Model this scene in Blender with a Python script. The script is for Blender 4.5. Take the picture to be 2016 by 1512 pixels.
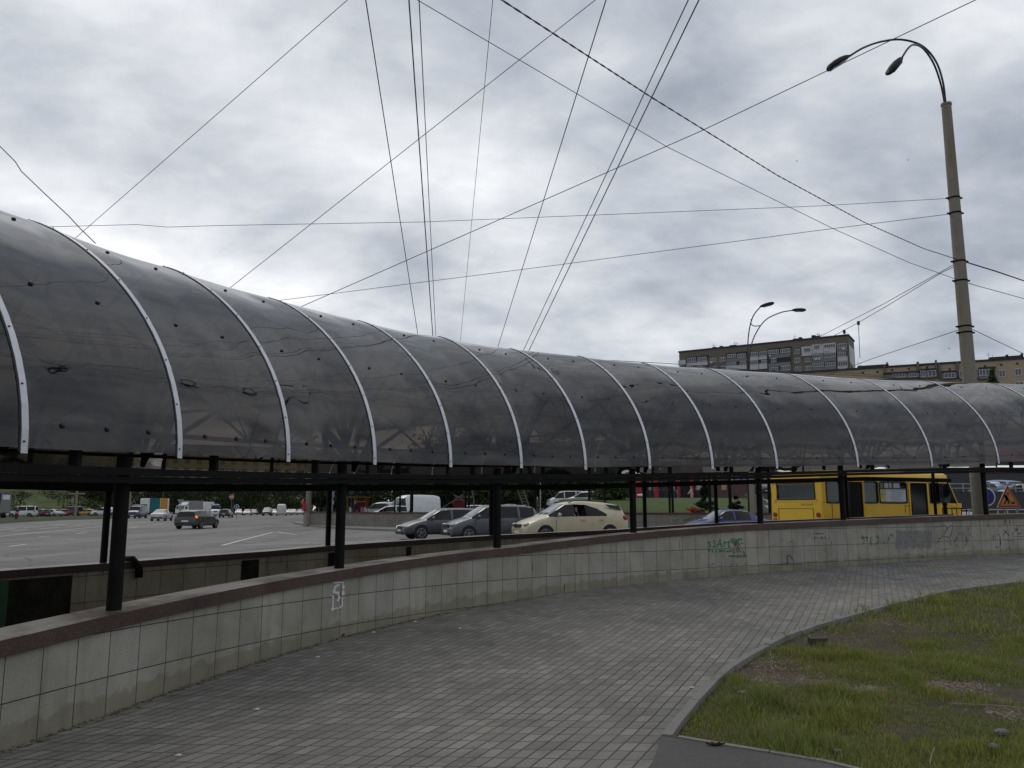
import bpy, bmesh, math, random
import numpy as np
from mathutils import Vector, Matrix, noise
random.seed(7)
for o in list(bpy.data.objects): bpy.data.objects.remove(o)
SC = bpy.context.scene
COL = SC.collection
# ------------------------------------------------------------------ camera
EYE = 1.65; FPX = 1620.0; TH = math.atan(246/FPX)
cam = bpy.data.objects.new('camera', bpy.data.cameras.new('camera')); COL.objects.link(cam)
cam.location = (0, 0, EYE); cam.rotation_euler = (math.pi/2 + TH, 0, 0)
cam.data.sensor_width = 36; cam.data.lens = 36*FPX/2016; cam.data.clip_end = 3000; cam.data.clip_start = .05
SC.camera = cam
# ------------------------------------------------------------------ sky
SUN_EL, SUN_AZ = math.radians(52), math.radians(-28)     # azimuth measured from +Y towards +X
w = bpy.data.worlds.new('World'); SC.world = w; w.use_nodes = True
nt = w.node_tree; N = nt.nodes; LK = nt.links
for n in list(N): N.remove(n)
def wn(t, **k):
    n = N.new(t)
    for a, b in k.items(): setattr(n, a, b)
    return n
def sock(nn, s, v):
    if isinstance(v, bpy.types.NodeSocket): nn.id_data.links.new(v, nn.inputs[s])
    elif v is not None: nn.inputs[s].default_value = v
def wm(op, a, b=None, c=None):
    n = wn('ShaderNodeMath', operation=op)
    for i, v in enumerate((a, b, c)):
        if v is not None: sock(n, i, v)
    return n.outputs[0]
tc = wn('ShaderNodeTexCoord'); sep = wn('ShaderNodeSeparateXYZ'); LK.new(tc.outputs['Generated'], sep.inputs[0])
den = wm('ADD', wm('MAXIMUM', sep.outputs[2], 0.0), 0.34)
cx = wm('DIVIDE', sep.outputs[0], den); cy = wm('DIVIDE', sep.outputs[1], den)
cmb = wn('ShaderNodeCombineXYZ'); LK.new(cx, cmb.inputs[0]); LK.new(cy, cmb.inputs[1])
def wnoise(scale, detail, rough, dist, offs):
    mp = wn('ShaderNodeMapping'); LK.new(cmb.outputs[0], mp.inputs[0]); mp.inputs['Location'].default_value = offs
    mp.inputs['Rotation'].default_value = (0, 0, -.5); mp.inputs['Scale'].default_value = (1, 1.25, 1)
    n = wn('ShaderNodeTexNoise'); LK.new(mp.outputs[0], n.inputs['Vector'])
    n.inputs['Scale'].default_value = scale; n.inputs['Detail'].default_value = detail
    n.inputs['Roughness'].default_value = rough; n.inputs['Distortion'].default_value = dist
    return n.outputs['Fac']
n1 = wnoise(1.5, 4, .5, .3, (1.3, 4.7, 0)); n2 = wnoise(4.2, 8, .58, .25, (7.1, 2.2, 3)); n3 = wnoise(12, 6, .6, .2, (3, 9, 1))
f = wm('ADD', wm('ADD', wm('MULTIPLY', n1, .80), wm('MULTIPLY', n2, .42)), wm('MULTIPLY', n3, .12))
f = wm('SUBTRACT', f, .145)
def sky_blob(px, py, r, amp):      # a brighter or darker part of the cloud deck, by direction
    d = Vector(((px-1008)/FPX, 1, -(py-756)/FPX)); c, s = math.cos(TH), math.sin(TH)
    d = Vector((d.x, d.y*c - d.z*s, d.y*s + d.z*c)).normalized()
    dp = wn('ShaderNodeVectorMath', operation='DOT_PRODUCT'); LK.new(tc.outputs['Generated'], dp.inputs[0]); dp.inputs[1].default_value = d
    k = 1/(2*r*r)
    return wm('MULTIPLY', wm('EXPONENT', wm('MULTIPLY', wm('SUBTRACT', dp.outputs[1 if dp.outputs[1].enabled else 0] if False else dp.outputs['Value'], 1.0), k)), amp)
for b in [(80, 400, .07, .17), (300, 520, .06, .13), (600, 590, .07, .09), (640, 230, .12, .06), (930, 300, .07, .05), (1140, 240, .06, .05), (1540, 250, .05, .13), (1950, 80, .07, .06),
          (1200, 600, .11, .06), (900, 640, .10, .06), (1800, 640, .10, .06), (60, 260, .07, -.05), (450, 370, .06, -.06), (700, 460, .08, -.06), (1500, 440, .09, -.07), (1880, 330, .10, -.05), (1120, 60, .09, -.03), (1080, 450, .08, -.03), (1800, 500, .08, -.04)]:
    f = wm('ADD', f, sky_blob(*b))
cr = wn('ShaderNodeValToRGB'); LK.new(f, cr.inputs[0])
el = cr.color_ramp.elements
el[0].position = .28; el[0].color = (.25, .285, .35, 1)
el[1].position = .78; el[1].color = (1.0, 1.0, 1.0, 1)
for p, c in ((.38, (.34, .38, .445, 1)), (.46, (.44, .48, .545, 1)), (.54, (.56, .595, .65, 1)), (.62, (.70, .725, .77, 1)), (.72, (.86, .88, .91, 1))):
    e = el.new(p); e.color = c
sky = wn('ShaderNodeTexSky', sky_type='NISHITA'); sky.sun_disc = False; sky.sun_elevation = SUN_EL; sky.sun_rotation = SUN_AZ
bg1 = wn('ShaderNodeBackground'); LK.new(sky.outputs[0], bg1.inputs[0]); bg1.inputs[1].default_value = .05
bg2 = wn('ShaderNodeBackground'); LK.new(cr.outputs[0], bg2.inputs[0]); bg2.inputs[1].default_value = 1.07
ms = wn('ShaderNodeMixShader'); ms.inputs[0].default_value = .96
LK.new(bg1.outputs[0], ms.inputs[1]); LK.new(bg2.outputs[0], ms.inputs[2])
ow = wn('ShaderNodeOutputWorld'); LK.new(ms.outputs[0], ow.inputs[0])
sun = bpy.data.objects.new('sun', bpy.data.lights.new('sun', 'SUN')); COL.objects.link(sun)
sun.data.energy = .7; sun.data.angle = math.radians(25); sun.data.color = (1, .93, .83)
sd = Vector((math.sin(SUN_AZ)*math.cos(SUN_EL), math.cos(SUN_AZ)*math.cos(SUN_EL), math.sin(SUN_EL)))
sun.rotation_euler = sd.to_track_quat('Z', 'Y').to_euler()
SC.view_settings.view_transform = 'Standard'; SC.view_settings.look = 'None'; SC.view_settings.exposure = 0; SC.view_settings.gamma = 1
SC.render.resolution_x = 1024; SC.render.resolution_y = 768
SC.render.engine = 'CYCLES'
SC.cycles.transparent_max_bounces = 24; SC.cycles.max_bounces = 6

# ------------------------------------------------------------------ materials
MATS = {}
def newmat(name):
    m = bpy.data.materials.new(name); m.use_nodes = True; n = m.node_tree
    for x in list(n.nodes): n.nodes.remove(x)
    MATS[name] = m
    return m, n
class G:
    def __init__(s, nt): s.nt = nt
    def n(s, t, _out=0, _in=None, **k):
        nn = s.nt.nodes.new(t)
        for a, b in k.items(): setattr(nn, a, b)
        for key, v in (_in or {}).items(): sock(nn, key, v)
        return nn
    def tex(s, kind='Object'): return s.n('ShaderNodeTexCoord').outputs[kind]
    def map(s, vec, scale=(1, 1, 1), rot=(0, 0, 0), loc=(0, 0, 0)):
        return s.n('ShaderNodeMapping', _in={'Vector': vec, 'Scale': scale, 'Rotation': rot, 'Location': loc}).outputs[0]
    def noise(s, vec, scale, detail=4, rough=.55, dist=0):
        return s.n('ShaderNodeTexNoise', _in={'Vector': vec, 'Scale': scale, 'Detail': detail, 'Roughness': rough, 'Distortion': dist}).outputs['Fac']
    def ramp(s, fac, stops):
        r = s.n('ShaderNodeValToRGB', _in={0: fac}); e = r.color_ramp.elements
        e[0].position, e[0].color = stops[0][0], (*stops[0][1], 1); e[1].position, e[1].color = stops[-1][0], (*stops[-1][1], 1)
        for p, c in stops[1:-1]: x = e.new(p); x.color = (*c, 1)
        return r.outputs[0]
    def mix(s, fac, a, b, mode='MIX'):
        m = s.n('ShaderNodeMix', data_type='RGBA', blend_type=mode)
        sock(m, 0, fac); sock(m, 6, a if isinstance(a, bpy.types.NodeSocket) else (*a, 1)); sock(m, 7, b if isinstance(b, bpy.types.NodeSocket) else (*b, 1))
        return m.outputs[2]
    def math(s, op, a, b=None):
        m = s.n('ShaderNodeMath', operation=op); sock(m, 0, a)
        if b is not None: sock(m, 1, b)
        return m.outputs[0]
    def bump(s, h, strength=.3, dist=.02): return s.n('ShaderNodeBump', _in={'Height': h, 'Strength': strength, 'Distance': dist}).outputs[0]
    def pbr(s, col, rough=.7, metal=0, normal=None, spec=.5, **k):
        ins = {'Base Color': col if isinstance(col, bpy.types.NodeSocket) else (*col, 1), 'Roughness': rough, 'Metallic': metal, 'Specular IOR Level': spec}
        if normal is not None: ins['Normal'] = normal
        ins.update(k)
        return s.n('ShaderNodeBsdfPrincipled', _in=ins).outputs[0]
    def out(s, sh): s.nt.links.new(sh, s.n('ShaderNodeOutputMaterial').inputs[0])
def simple(name, col, rough=.6, metal=0, var=.12, scale=6, spec=.5, bumps=0, coat=0, emit=None, es=0):
    if name in MATS: return MATS[name]
    m, n = newmat(name); g = G(n); v = g.tex()
    f_ = g.noise(v, scale, 5, .6)
    c = g.mix(g.ramp(f_, [(.3, (0, 0, 0)), (.7, (1, 1, 1))]), tuple(x*(1-var) for x in col), tuple(min(1, x*(1+var)) for x in col))
    k = {}
    if coat: k = {'Coat Weight': coat, 'Coat Roughness': .06}
    if emit: k = {'Emission Color': (*emit, 1), 'Emission Strength': es}
    g.out(g.pbr(c, rough, metal, g.bump(g.noise(v, scale*8, 3), bumps, .01) if bumps else None, spec, **k))
    return m
def paint(name, col, dirt=.25):
    if name in MATS: return MATS[name]
    m, n = newmat(name); g = G(n); v = g.tex()
    d = g.ramp(g.noise(v, 3, 5, .65), [(.45, (0, 0, 0)), (.75, (1, 1, 1))])
    c = g.mix(g.math('MULTIPLY', d, dirt), col, (.14, .12, .09))
    g.out(g.pbr(c, .36, .15, None, .5, **{'Coat Weight': .35, 'Coat Roughness': .14}))
    return m
GLASS = simple('dark car glass', (.010, .012, .013), .08, 0, .1, 2, .28)
WINDSH = simple('windscreen glass', (.05, .06, .062), .05, 0, .1, 2, 1.0)
TYRE = simple('tyre rubber', (.012, .012, .012), .85)
RIM = simple('wheel rim metal', (.2, .205, .21), .4, .7)
CHROME = simple('bright trim metal', (.55, .56, .57), .25, .9)
BLACKP = simple('black plastic', (.015, .015, .016), .6)
LAMPC = simple('clear lamp lens', (.20, .21, .22), .12, .5, spec=.8)
LAMPR = simple('red lamp lens', (.25, .008, .01), .2)
LAMPO = simple('lit orange indicator', (.9, .25, .02), .3, emit=(1, .16, .01), es=.7)
HEADL = simple('lit headlight', (.9, .9, .85), .3, emit=(1, .95, .85), es=.9)
PLATE = simple('number plate white', (.62, .63, .62), .5)
SKIN = simple('skin', (.42, .22, .15), .6)
BLKST = simple('black painted steel', (.0060, .0058, .0058), .7, 0, .4, 5, .14)
WHITE = simple('white paint', (.68, .69, .68), .5)

# ------------------------------------------------------------------ object helpers
def tag(o, label=None, cat=None, group=None, kind=None):
    if label: o['label'] = label
    if cat: o['category'] = cat
    if group: o['group'] = group
    if kind: o['kind'] = kind
    return o
def empty(name, loc=(0, 0, 0), rz=0, label=None, cat=None, group=None):
    o = bpy.data.objects.new(name, None); COL.objects.link(o); o.location = loc; o.rotation_euler = (0, 0, rz); o.empty_display_size = .3
    return tag(o, label, cat, group)
class MB:
    def __init__(s): s.v = []; s.f = []; s.uv = {}; s.mi = []
    def add(s, vs, fs, mi=0):
        b = len(s.v); s.v += [tuple(x) for x in vs]; s.f += [tuple(b+i for i in f_) for f_ in fs]; s.mi += [mi]*len(fs); return s
    def box(s, c, d, rz=0, mi=0, top=1.0):
        x, y, z = d[0]/2, d[1]/2, d[2]/2; vs = []
        for k in (-1, 1):
            t = top if k > 0 else 1
            for a, b in ((-1, -1), (1, -1), (1, 1), (-1, 1)):
                px, py = a*x*t, b*y*t
                vs.append((c[0]+px*math.cos(rz)-py*math.sin(rz), c[1]+px*math.sin(rz)+py*math.cos(rz), c[2]+k*z))
        return s.add(vs, [(3, 2, 1, 0), (4, 5, 6, 7), (0, 1, 5, 4), (1, 2, 6, 5), (2, 3, 7, 6), (3, 0, 4, 7)], mi)
    def tube(s, pts, r, seg=8, mi=0, cap=True, square=False):
        pts = [Vector(p) for p in pts]; rr = r if isinstance(r, (list, tuple)) else [r]*len(pts); vs = []; fs = []
        up0 = None
        for i, p in enumerate(pts):
            t = (pts[min(i+1, len(pts)-1)]-pts[max(i-1, 0)]).normalized()
            if up0 is None: up0 = Vector((0, 0, 1)) if abs(t.z) < .9 else Vector((1, 0, 0))
            a = t.cross(up0).normalized(); b = a.cross(t).normalized(); up0 = b
            for k in range(seg):
                an = 2*math.pi*(k+(.5 if square else 0))/seg; vs.append(p+(a*math.cos(an)+b*math.sin(an))*rr[i])
        for i in range(len(pts)-1):
            for k in range(seg):
                fs.append((i*seg+k, i*seg+(k+1) % seg, (i+1)*seg+(k+1) % seg, (i+1)*seg+k))
        if cap: fs.append(tuple(range(seg-1, -1, -1))); fs.append(tuple((len(pts)-1)*seg+k for k in range(seg)))
        return s.add(vs, fs, mi)
    def cyl(s, c, r, h, axis='z', seg=16, mi=0, r2=None):
        c = Vector(c); ax = {'x': Vector((1, 0, 0)), 'y': Vector((0, 1, 0)), 'z': Vector((0, 0, 1))}[axis]
        return s.tube([c-ax*h/2, c+ax*h/2], [r, r if r2 is None else r2], seg, mi)
    def prism(s, poly, z0, z1, mi=0):
        n = len(poly); return s.add([(x, y, z0) for x, y in poly]+[(x, y, z1) for x, y in poly], [tuple(range(n-1, -1, -1)), tuple(range(n, 2*n))]+[(i, (i+1) % n, n+(i+1) % n, n+i) for i in range(n)], mi)
    def sphere(s, c, r, seg=10, ring=6, sc=(1, 1, 1), mi=0):
        vs = [(c[0], c[1], c[2]-r*sc[2])]; fs = []
        for j in range(1, ring):
            ph = -math.pi/2+math.pi*j/ring
            for k in range(seg):
                a = 2*math.pi*k/seg; vs.append((c[0]+r*sc[0]*math.cos(ph)*math.cos(a), c[1]+r*sc[1]*math.cos(ph)*math.sin(a), c[2]+r*sc[2]*math.sin(ph)))
        vs.append((c[0], c[1], c[2]+r*sc[2])); L = len(vs)-1
        for k in range(seg):
            fs.append((0, 1+(k+1) % seg, 1+k)); fs.append((L, L-seg+k, L-seg+(k+1) % seg))
            for j in range(ring-2):
                a = 1+j*seg; fs.append((a+k, a+(k+1) % seg, a+seg+(k+1) % seg, a+seg+k))
        return s.add(vs, fs, mi)
    def build(s, name, mat, parent=None, smooth=False, **k):
        me = bpy.data.meshes.new(name); me.from_pydata(s.v, [], s.f); me.update()
        for m in (mat if isinstance(mat, (list, tuple)) else [mat]): me.materials.append(m)
        if any(s.mi): me.polygons.foreach_set('material_index', s.mi)
        if smooth: me.polygons.foreach_set('use_smooth', [True]*len(me.polygons))
        o = bpy.data.objects.new(name, me); COL.objects.link(o)
        if parent is not None: o.parent = parent
        if smooth == 'auto':
            md = o.modifiers.new('split', 'EDGE_SPLIT'); md.split_angle = math.radians(38)
        return tag(o, **k) if k else o
def copy_tree(o, parent=None, name=None):
    c = o.copy(); COL.objects.link(c); c.parent = parent
    for ch in list(o.children): copy_tree(ch, c)
    return c
def ray(px, py):
    a = (px-1008)/FPX; b = -(py-756)/FPX; c, s = math.cos(TH), math.sin(TH)
    return Vector((a, c-b*s, s+b*c))
def at(px, py, Y):                # the point seen at a pixel, at forward distance Y
    r = ray(px, py); return Vector((0, 0, EYE)) + r*(Y/r.y)
def onz(px, py, z):
    r = ray(px, py); return Vector((0, 0, EYE)) + r*((z-EYE)/r.z)
def gh(y): return max(0.0, .032*(y-7))
def gp(px, py):                   # pixel to the sloping pavement
    lo, hi = .5, 300.; r = ray(px, py)
    for _ in range(60):
        m = (lo+hi)/2
        if EYE+r.z*m-gh(r.y*m) > 0: lo = m
        else: hi = m
    return Vector((r.x*lo, r.y*lo, gh(r.y*lo)))
def onplane(px, py, A, B):        # pixel to the vertical plane through A and B (x, y)
    r = ray(px, py); dx, dy = B[0]-A[0], B[1]-A[1]
    t = (A[0]*dy-A[1]*dx)/(r.x*dy-r.y*dx); return Vector((r.x*t, r.y*t, EYE+r.z*t))

# ------------------------------------------------------------------ the curve both low walls and the canopy follow
K = [(-4.3, -0.6), (-4.22, .9), (-4.08, 2.4), (-3.87, 3.88), (-3.62, 5.36), (-3.32, 6.83), (-2.91, 8.28), (-2.38, 9.68), (-1.71, 11.02), (-0.91, 12.29), (0.02, 13.46), (1.08, 14.53), (2.22, 15.49), (3.44, 16.38), (4.7, 17.19), (5.98, 17.97), (7.28, 18.72), (8.58, 19.46), (9.89, 20.2), (11.21, 20.91), (12.56, 21.56), (13.92, 22.18), (15.3, 22.75), (16.7, 23.28), (18.12, 23.76), (19.6, 24.2)]
K = [Vector(p) for p in K]
def W(s):
    i = int(min(max(s, 1), len(K)-2.001)); t = s-i; p0, p1, p2, p3 = K[i-1], K[i], K[i+1], K[min(i+2, len(K)-1)]
    p = .5*(2*p1+(p2-p0)*t+(2*p0-5*p1+4*p2-p3)*t*t+(3*p1-p0-3*p2+p3)*t**3)
    d = .5*((p2-p0)+2*(2*p0-5*p1+4*p2-p3)*t+3*(3*p1-p0-3*p2+p3)*t*t); d.normalize()
    return p, Vector((-d.y, d.x))
def off(s, o): p, n = W(s); return p+n*o
def lerp(x, xs, ys): return float(np.interp(x, xs, ys))
def copz(s): return lerp(W(s)[0].y, [2, 5.95, 10.1, 13.6, 15.1, 17.3, 21.8, 24], [.72, .76, .907, 1.05, 1.175, 1.33, 1.52, 1.6])
def copzf(s): return lerp(s, [7.5, 9, 9.8, 12, 14, 14.8, 16.4, 19.7, 22], [.88, .92, .97, 1.07, 1.14, 1.19, 1.28, 1.39, 1.48])
OFF, WA, WB, WN = -.06, 2.017, 2.466, 1.506
RS = [1.0, 3.14, 4.33, 5.52, 6.68, 7.81, 8.94, 10.08, 11.16, 12.3, 13.46, 14.74, 16.51, 18.34, 20.09, 21.9, 23.4]
RZ = [1.9, 2.0, 2.05, 2.12, 2.18, 2.23, 2.27, 2.32, 2.35, 2.42, 2.46, 2.52, 2.62, 2.7, 2.83, 2.93, 3.02]
def surf(s, t, dr=0.0):
    f_ = off(s, OFF); nn = W(s)[1]; c_ = math.cos(t)
    wv = WA-(WA)*(1 if c_ > 0 else -1)*abs(c_)**WN; hv = WB*math.sin(t)
    wv += -dr*math.cos(t); hv += dr*math.sin(t)
    return Vector((f_.x+nn.x*wv, f_.y+nn.y*wv, lerp(s, RS, RZ)+hv))
SR = list(np.arange(1.2, 23.6, .25))
def s_of(px, py, o):
    r = ray(px, py); tx = r.x/r.y; lo = 3.2; prev = None
    ss = np.linspace(3.2, 23.6, 1200)
    for a in ss:
        p = off(a, o); v = p.x/p.y-tx
        if prev is not None and prev[1] <= 0 < v: return a
        prev = (a, v)
    return 23.6
def wallp(px, py, d=-.006):       # pixel to the face of the near low wall
    s = s_of(px, py, 0); p = off(s, d); r = ray(px, py); q = off(s, 0)
    return Vector((p.x, p.y, EYE+r.z*q.y/r.y))

# ------------------------------------------------------------------ surface materials
def mat_paving():
    m, n = newmat('concrete block paving'); g = G(n); v = g.tex()
    # sheared coordinates: courses run about 67 degrees from +X, cross joints almost along X
    sx = g.n('ShaderNodeSeparateXYZ', _in={0: v}); th, ps = math.radians(66.5), math.radians(-3)
    det = math.cos(ps)*math.sin(th)-math.sin(ps)*math.cos(th)
    def lin(a, b): return g.math('ADD', g.math('MULTIPLY', sx.outputs[0], a), g.math('MULTIPLY', sx.outputs[1], b))
    u = lin(math.sin(th)/det, -math.cos(th)/det); t = lin(-math.sin(ps)/det, math.cos(ps)/det)
    wob = g.noise(g.map(v, (1.2, 1.2, 1.2)), 1.0, 3); 
    u = g.math('ADD', u, g.math('MULTIPLY', wob, .025)); t = g.math('ADD', t, g.math('MULTIPLY', g.noise(v, 1.7, 3), .03))
    cv = g.n('ShaderNodeCombineXYZ', _in={0: t, 1: u}).outputs[0]
    br = g.n('ShaderNodeTexBrick', offset=.06, squash=1.0, _in={'Vector': cv, 'Scale': 1.0, 'Mortar Size': .0075, 'Mortar Smooth': .2, 'Brick Width': .215, 'Row Height': .108, 'Color1': (.2, .2, .2, 1), 'Color2': (.9, .9, .9, 1), 'Mortar': (0, 0, 0, 1), 'Bias': 0.0})
    rnd = br.outputs['Color']; mort = br.outputs['Fac']
    base = g.ramp(rnd, [(.15, (.160, .153, .139)), (.4, (.180, .172, .156)), (.7, (.200, .191, .174)), (.9, (.238, .228, .208))])
    big = g.ramp(g.noise(v, .55, 5, .6), [(.3, (.70, .70, .70)), (.7, (1.22, 1.2, 1.16))])
    fine = g.ramp(g.noise(v, 60, 4, .7), [(.25, (.72, .72, .72)), (.75, (1.25, 1.25, 1.25))])
    stain = g.mix(1, g.ramp(g.noise(v, 2.3, 6, .68, .3), [(.5, (1, 1, 1)), (.72, (.66, .65, .62))]), g.ramp(g.noise(v, 17, 2, .4), [(.70, (1, 1, 1)), (.74, (.5, .5, .5))]), 'MULTIPLY')
    c = g.mix(1, g.mix(1, g.mix(1, base, big, 'MULTIPLY'), fine, 'MULTIPLY'), stain, 'MULTIPLY')
    jm = g.math('MULTIPLY', mort, g.ramp(g.noise(v, 2.2, 4, .6), [(.3, (.5, .5, .5)), (.6, (1, 1, 1))]))
    fill = g.ramp(g.math('MULTIPLY', sx.outputs[1], .05), [(.40, (1, 1, 1)), (.72, (.38, .38, .38))])
    jm = g.math('MULTIPLY', jm, fill)
    c = g.mix(jm, c, (.032, .030, .026))
    h = g.math('SUBTRACT', g.math('MULTIPLY', g.noise(v, 45, 4), .25), mort)
    nrm = g.bump(g.math('ADD', h, g.math('MULTIPLY', rnd, .25)), .5, .006)
    g.out(g.pbr(c, g.math('ADD', .62, g.math('MULTIPLY', g.noise(v, 1.4, 4), .3)), 0, nrm, .35))
    return m
def mat_tiles(name, tw=.355, th=.36, base=(.315, .302, .262), slope=.018, z0=.30, u0=0.0, dirty=1.0):
    m, n = newmat(name); g = G(n); v = g.n('ShaderNodeUVMap').outputs[0]; ob = g.tex()
    br = g.n('ShaderNodeTexBrick', offset=0, squash=1, _in={'Vector': v, 'Scale': 1.0, 'Mortar Size': .0042, 'Mortar Smooth': .1, 'Brick Width': tw, 'Row Height': th, 'Color1': (.3, .3, .3, 1), 'Color2': (.8, .8, .8, 1), 'Mortar': (0, 0, 0, 1)})
    col = g.mix(br.outputs['Color'], tuple(x*.80 for x in base), tuple(x*1.16 for x in base))
    grain = g.ramp(g.noise(ob, 130, 3, .7), [(.3, (.72, .72, .72)), (.7, (1.22, 1.22, 1.2))])
    grime = g.ramp(g.noise(ob, 1.6, 6, .65, .3), [(.35, (.80, .79, .75)), (.65, (1.1, 1.1, 1.09))])
    streak = g.ramp(g.noise(g.map(ob, (9, 9, .9)), 1, 5, .65), [(.52, (1, 1, 1)), (.82, (.66, .64, .6))])
    c = g.mix(1, g.mix(1, g.mix(1, col, grain, 'MULTIPLY'), grime, 'MULTIPLY'), streak, 'MULTIPLY')
    uvs = g.n('ShaderNodeSeparateXYZ', _in={0: g.n('ShaderNodeUVMap', uv_map='foot').outputs[0]})
    foot = g.ramp(g.math('SUBTRACT', uvs.outputs[1], g.math('MULTIPLY', g.noise(ob, 5, 4), .28)), [(-.06, (.74, .72, .64)), (.04, (1, 1, 1))])
    c = g.mix(1, c, foot, 'MULTIPLY')
    spots = g.ramp(g.noise(g.map(ob, (14, 14, 2.2)), 1, 2, .4), [(.73, (1, 1, 1)), (.78, (.25, .24, .2))])
    c = g.mix(1, c, spots, 'MULTIPLY')
    c = g.mix(br.outputs['Fac'], c, (.02, .018, .013))
    nrm = g.bump(g.math('SUBTRACT', g.math('MULTIPLY', g.noise(ob, 90, 3), .12), br.outputs['Fac']), .5, .004)
    g.out(g.pbr(c, .62, 0, nrm, .4)); return m
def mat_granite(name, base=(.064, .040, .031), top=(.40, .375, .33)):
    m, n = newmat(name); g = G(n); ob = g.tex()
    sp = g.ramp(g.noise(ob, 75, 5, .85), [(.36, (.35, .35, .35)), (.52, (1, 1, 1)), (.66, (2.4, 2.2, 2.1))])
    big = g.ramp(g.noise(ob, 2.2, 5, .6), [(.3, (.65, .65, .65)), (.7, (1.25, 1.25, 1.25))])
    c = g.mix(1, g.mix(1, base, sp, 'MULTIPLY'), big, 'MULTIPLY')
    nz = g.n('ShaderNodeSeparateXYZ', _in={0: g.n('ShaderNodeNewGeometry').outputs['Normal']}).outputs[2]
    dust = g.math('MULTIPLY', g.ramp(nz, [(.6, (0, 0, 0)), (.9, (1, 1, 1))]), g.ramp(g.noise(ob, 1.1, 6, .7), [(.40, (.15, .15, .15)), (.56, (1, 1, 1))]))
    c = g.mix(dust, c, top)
    jt = g.n('ShaderNodeTexBrick', offset=0, _in={'Vector': g.n('ShaderNodeUVMap').outputs[0], 'Scale': 1.0, 'Mortar Size': .003, 'Brick Width': 1.22, 'Row Height': 5.0})
    c = g.mix(jt.outputs['Fac'], c, (.03, .02, .016))
    g.out(g.pbr(c, .5, 0, g.bump(g.noise(ob, 60, 4), .25, .004), .4)); return m
def mat_asphalt(name, base=(.072, .07, .068)):
    m, n = newmat(name); g = G(n); ob = g.tex()
    c = g.mix(1, g.mix(1, base, g.ramp(g.noise(ob, 70, 4, .75), [(.3, (.6, .6, .6)), (.7, (1.45, 1.45, 1.45))]), 'MULTIPLY'),
              g.ramp(g.noise(g.map(ob, (.12, .5, 1)), 1, 6, .62), [(.3, (.8, .8, .8)), (.7, (1.15, 1.15, 1.15))]), 'MULTIPLY')
    c = g.mix(1, c, g.ramp(g.noise(ob, 1.1, 6, .7, .6), [(.55, (1, 1, 1)), (.75, (.72, .72, .72))]), 'MULTIPLY')
    vo = g.n('ShaderNodeTexVoronoi', feature='DISTANCE_TO_EDGE', _in={'Vector': g.map(g.n('ShaderNodeVectorMath', operation='ADD', _in={0: ob, 1: g.n('ShaderNodeTexNoise', _in={'Vector': ob, 'Scale': .8, 'Detail': 5}).outputs['Color']}).outputs[0], (.16, .16, .16)), 'Scale': 1.0}).outputs[0]
    c = g.mix(1, c, g.ramp(vo, [(.002, (.45, .45, .45)), (.006, (1, 1, 1))]), 'MULTIPLY')
    c = g.mix(1, c, g.ramp(g.noise(g.map(ob, (.35, .06, 1), (0, 0, .5)), 1, 3, .5), [(.47, (1.1, 1.1, 1.1)), (.56, (.82, .82, .82))]), 'MULTIPLY')
    g.out(g.pbr(c, .82, 0, g.bump(g.noise(ob, 120, 3), .35, .006), .3)); return m
def mat_ground(name, a, b, sc=1.5):
    m, n = newmat(name); g = G(n); ob = g.tex()
    c = g.mix(g.ramp(g.noise(ob, sc, 7, .7), [(.35, (0, 0, 0)), (.65, (1, 1, 1))]), a, b)
    c = g.mix(1, c, g.ramp(g.noise(ob, sc*22, 4, .7), [(.3, (.55, .55, .55)), (.7, (1.4, 1.4, 1.4))]), 'MULTIPLY')
    g.out(g.pbr(c, .95, 0, g.bump(g.noise(ob, sc*14, 4), .6, .05), .2)); return m
def mat_panel():
    m, n = newmat('smoked polycarbonate'); g = G(n); ob = g.tex()
    b1 = g.noise(g.map(ob, (1, 1, 1.0)), .85, 1, .3, .3); b2 = g.noise(ob, 2.6, 1, .5)
    nrm = g.bump(g.math('ADD', b1, g.math('MULTIPLY', b2, .045)), 1.0, .05)
    fr = g.n('ShaderNodeFresnel', _in={'IOR': 1.5, 'Normal': nrm}).outputs[0]
    dust = g.ramp(g.noise(ob, 1.5, 6, .7), [(.3, (.002, .002, .002)), (.75, (.012, .012, .012))])
    tr = g.n('ShaderNodeBsdfTransparent', _in={'Color': (.265, .230, .196, 1)}).outputs[0]
    body = g.n('ShaderNodeBsdfDiffuse', _in={'Color': (.16, .17, .18, 1)}).outputs[0]
    mx = g.n('ShaderNodeMixShader', _in={0: dust, 1: tr, 2: body}).outputs[0]
    gl = g.n('ShaderNodeBsdfGlossy', _in={'Color': (1, 1, 1, 1), 'Roughness': .02, 'Normal': nrm}).outputs[0]
    fac = g.math('MINIMUM', g.math('MULTIPLY', fr, .92), .9)
    g.out(g.n('ShaderNodeMixShader', _in={0: fac, 1: mx, 2: gl}).outputs[0]); return m
def mat_strip():
    m, n = newmat('galvanised steel strip'); g = G(n); ob = g.tex()
    c = g.mix(g.noise(ob, 14, 4, .6), (.50, .51, .54), (.70, .71, .73))
    g.out(g.pbr(c, .5, .5, g.bump(g.noise(ob, 30, 3), .1, .004), .5)); return m
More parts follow.
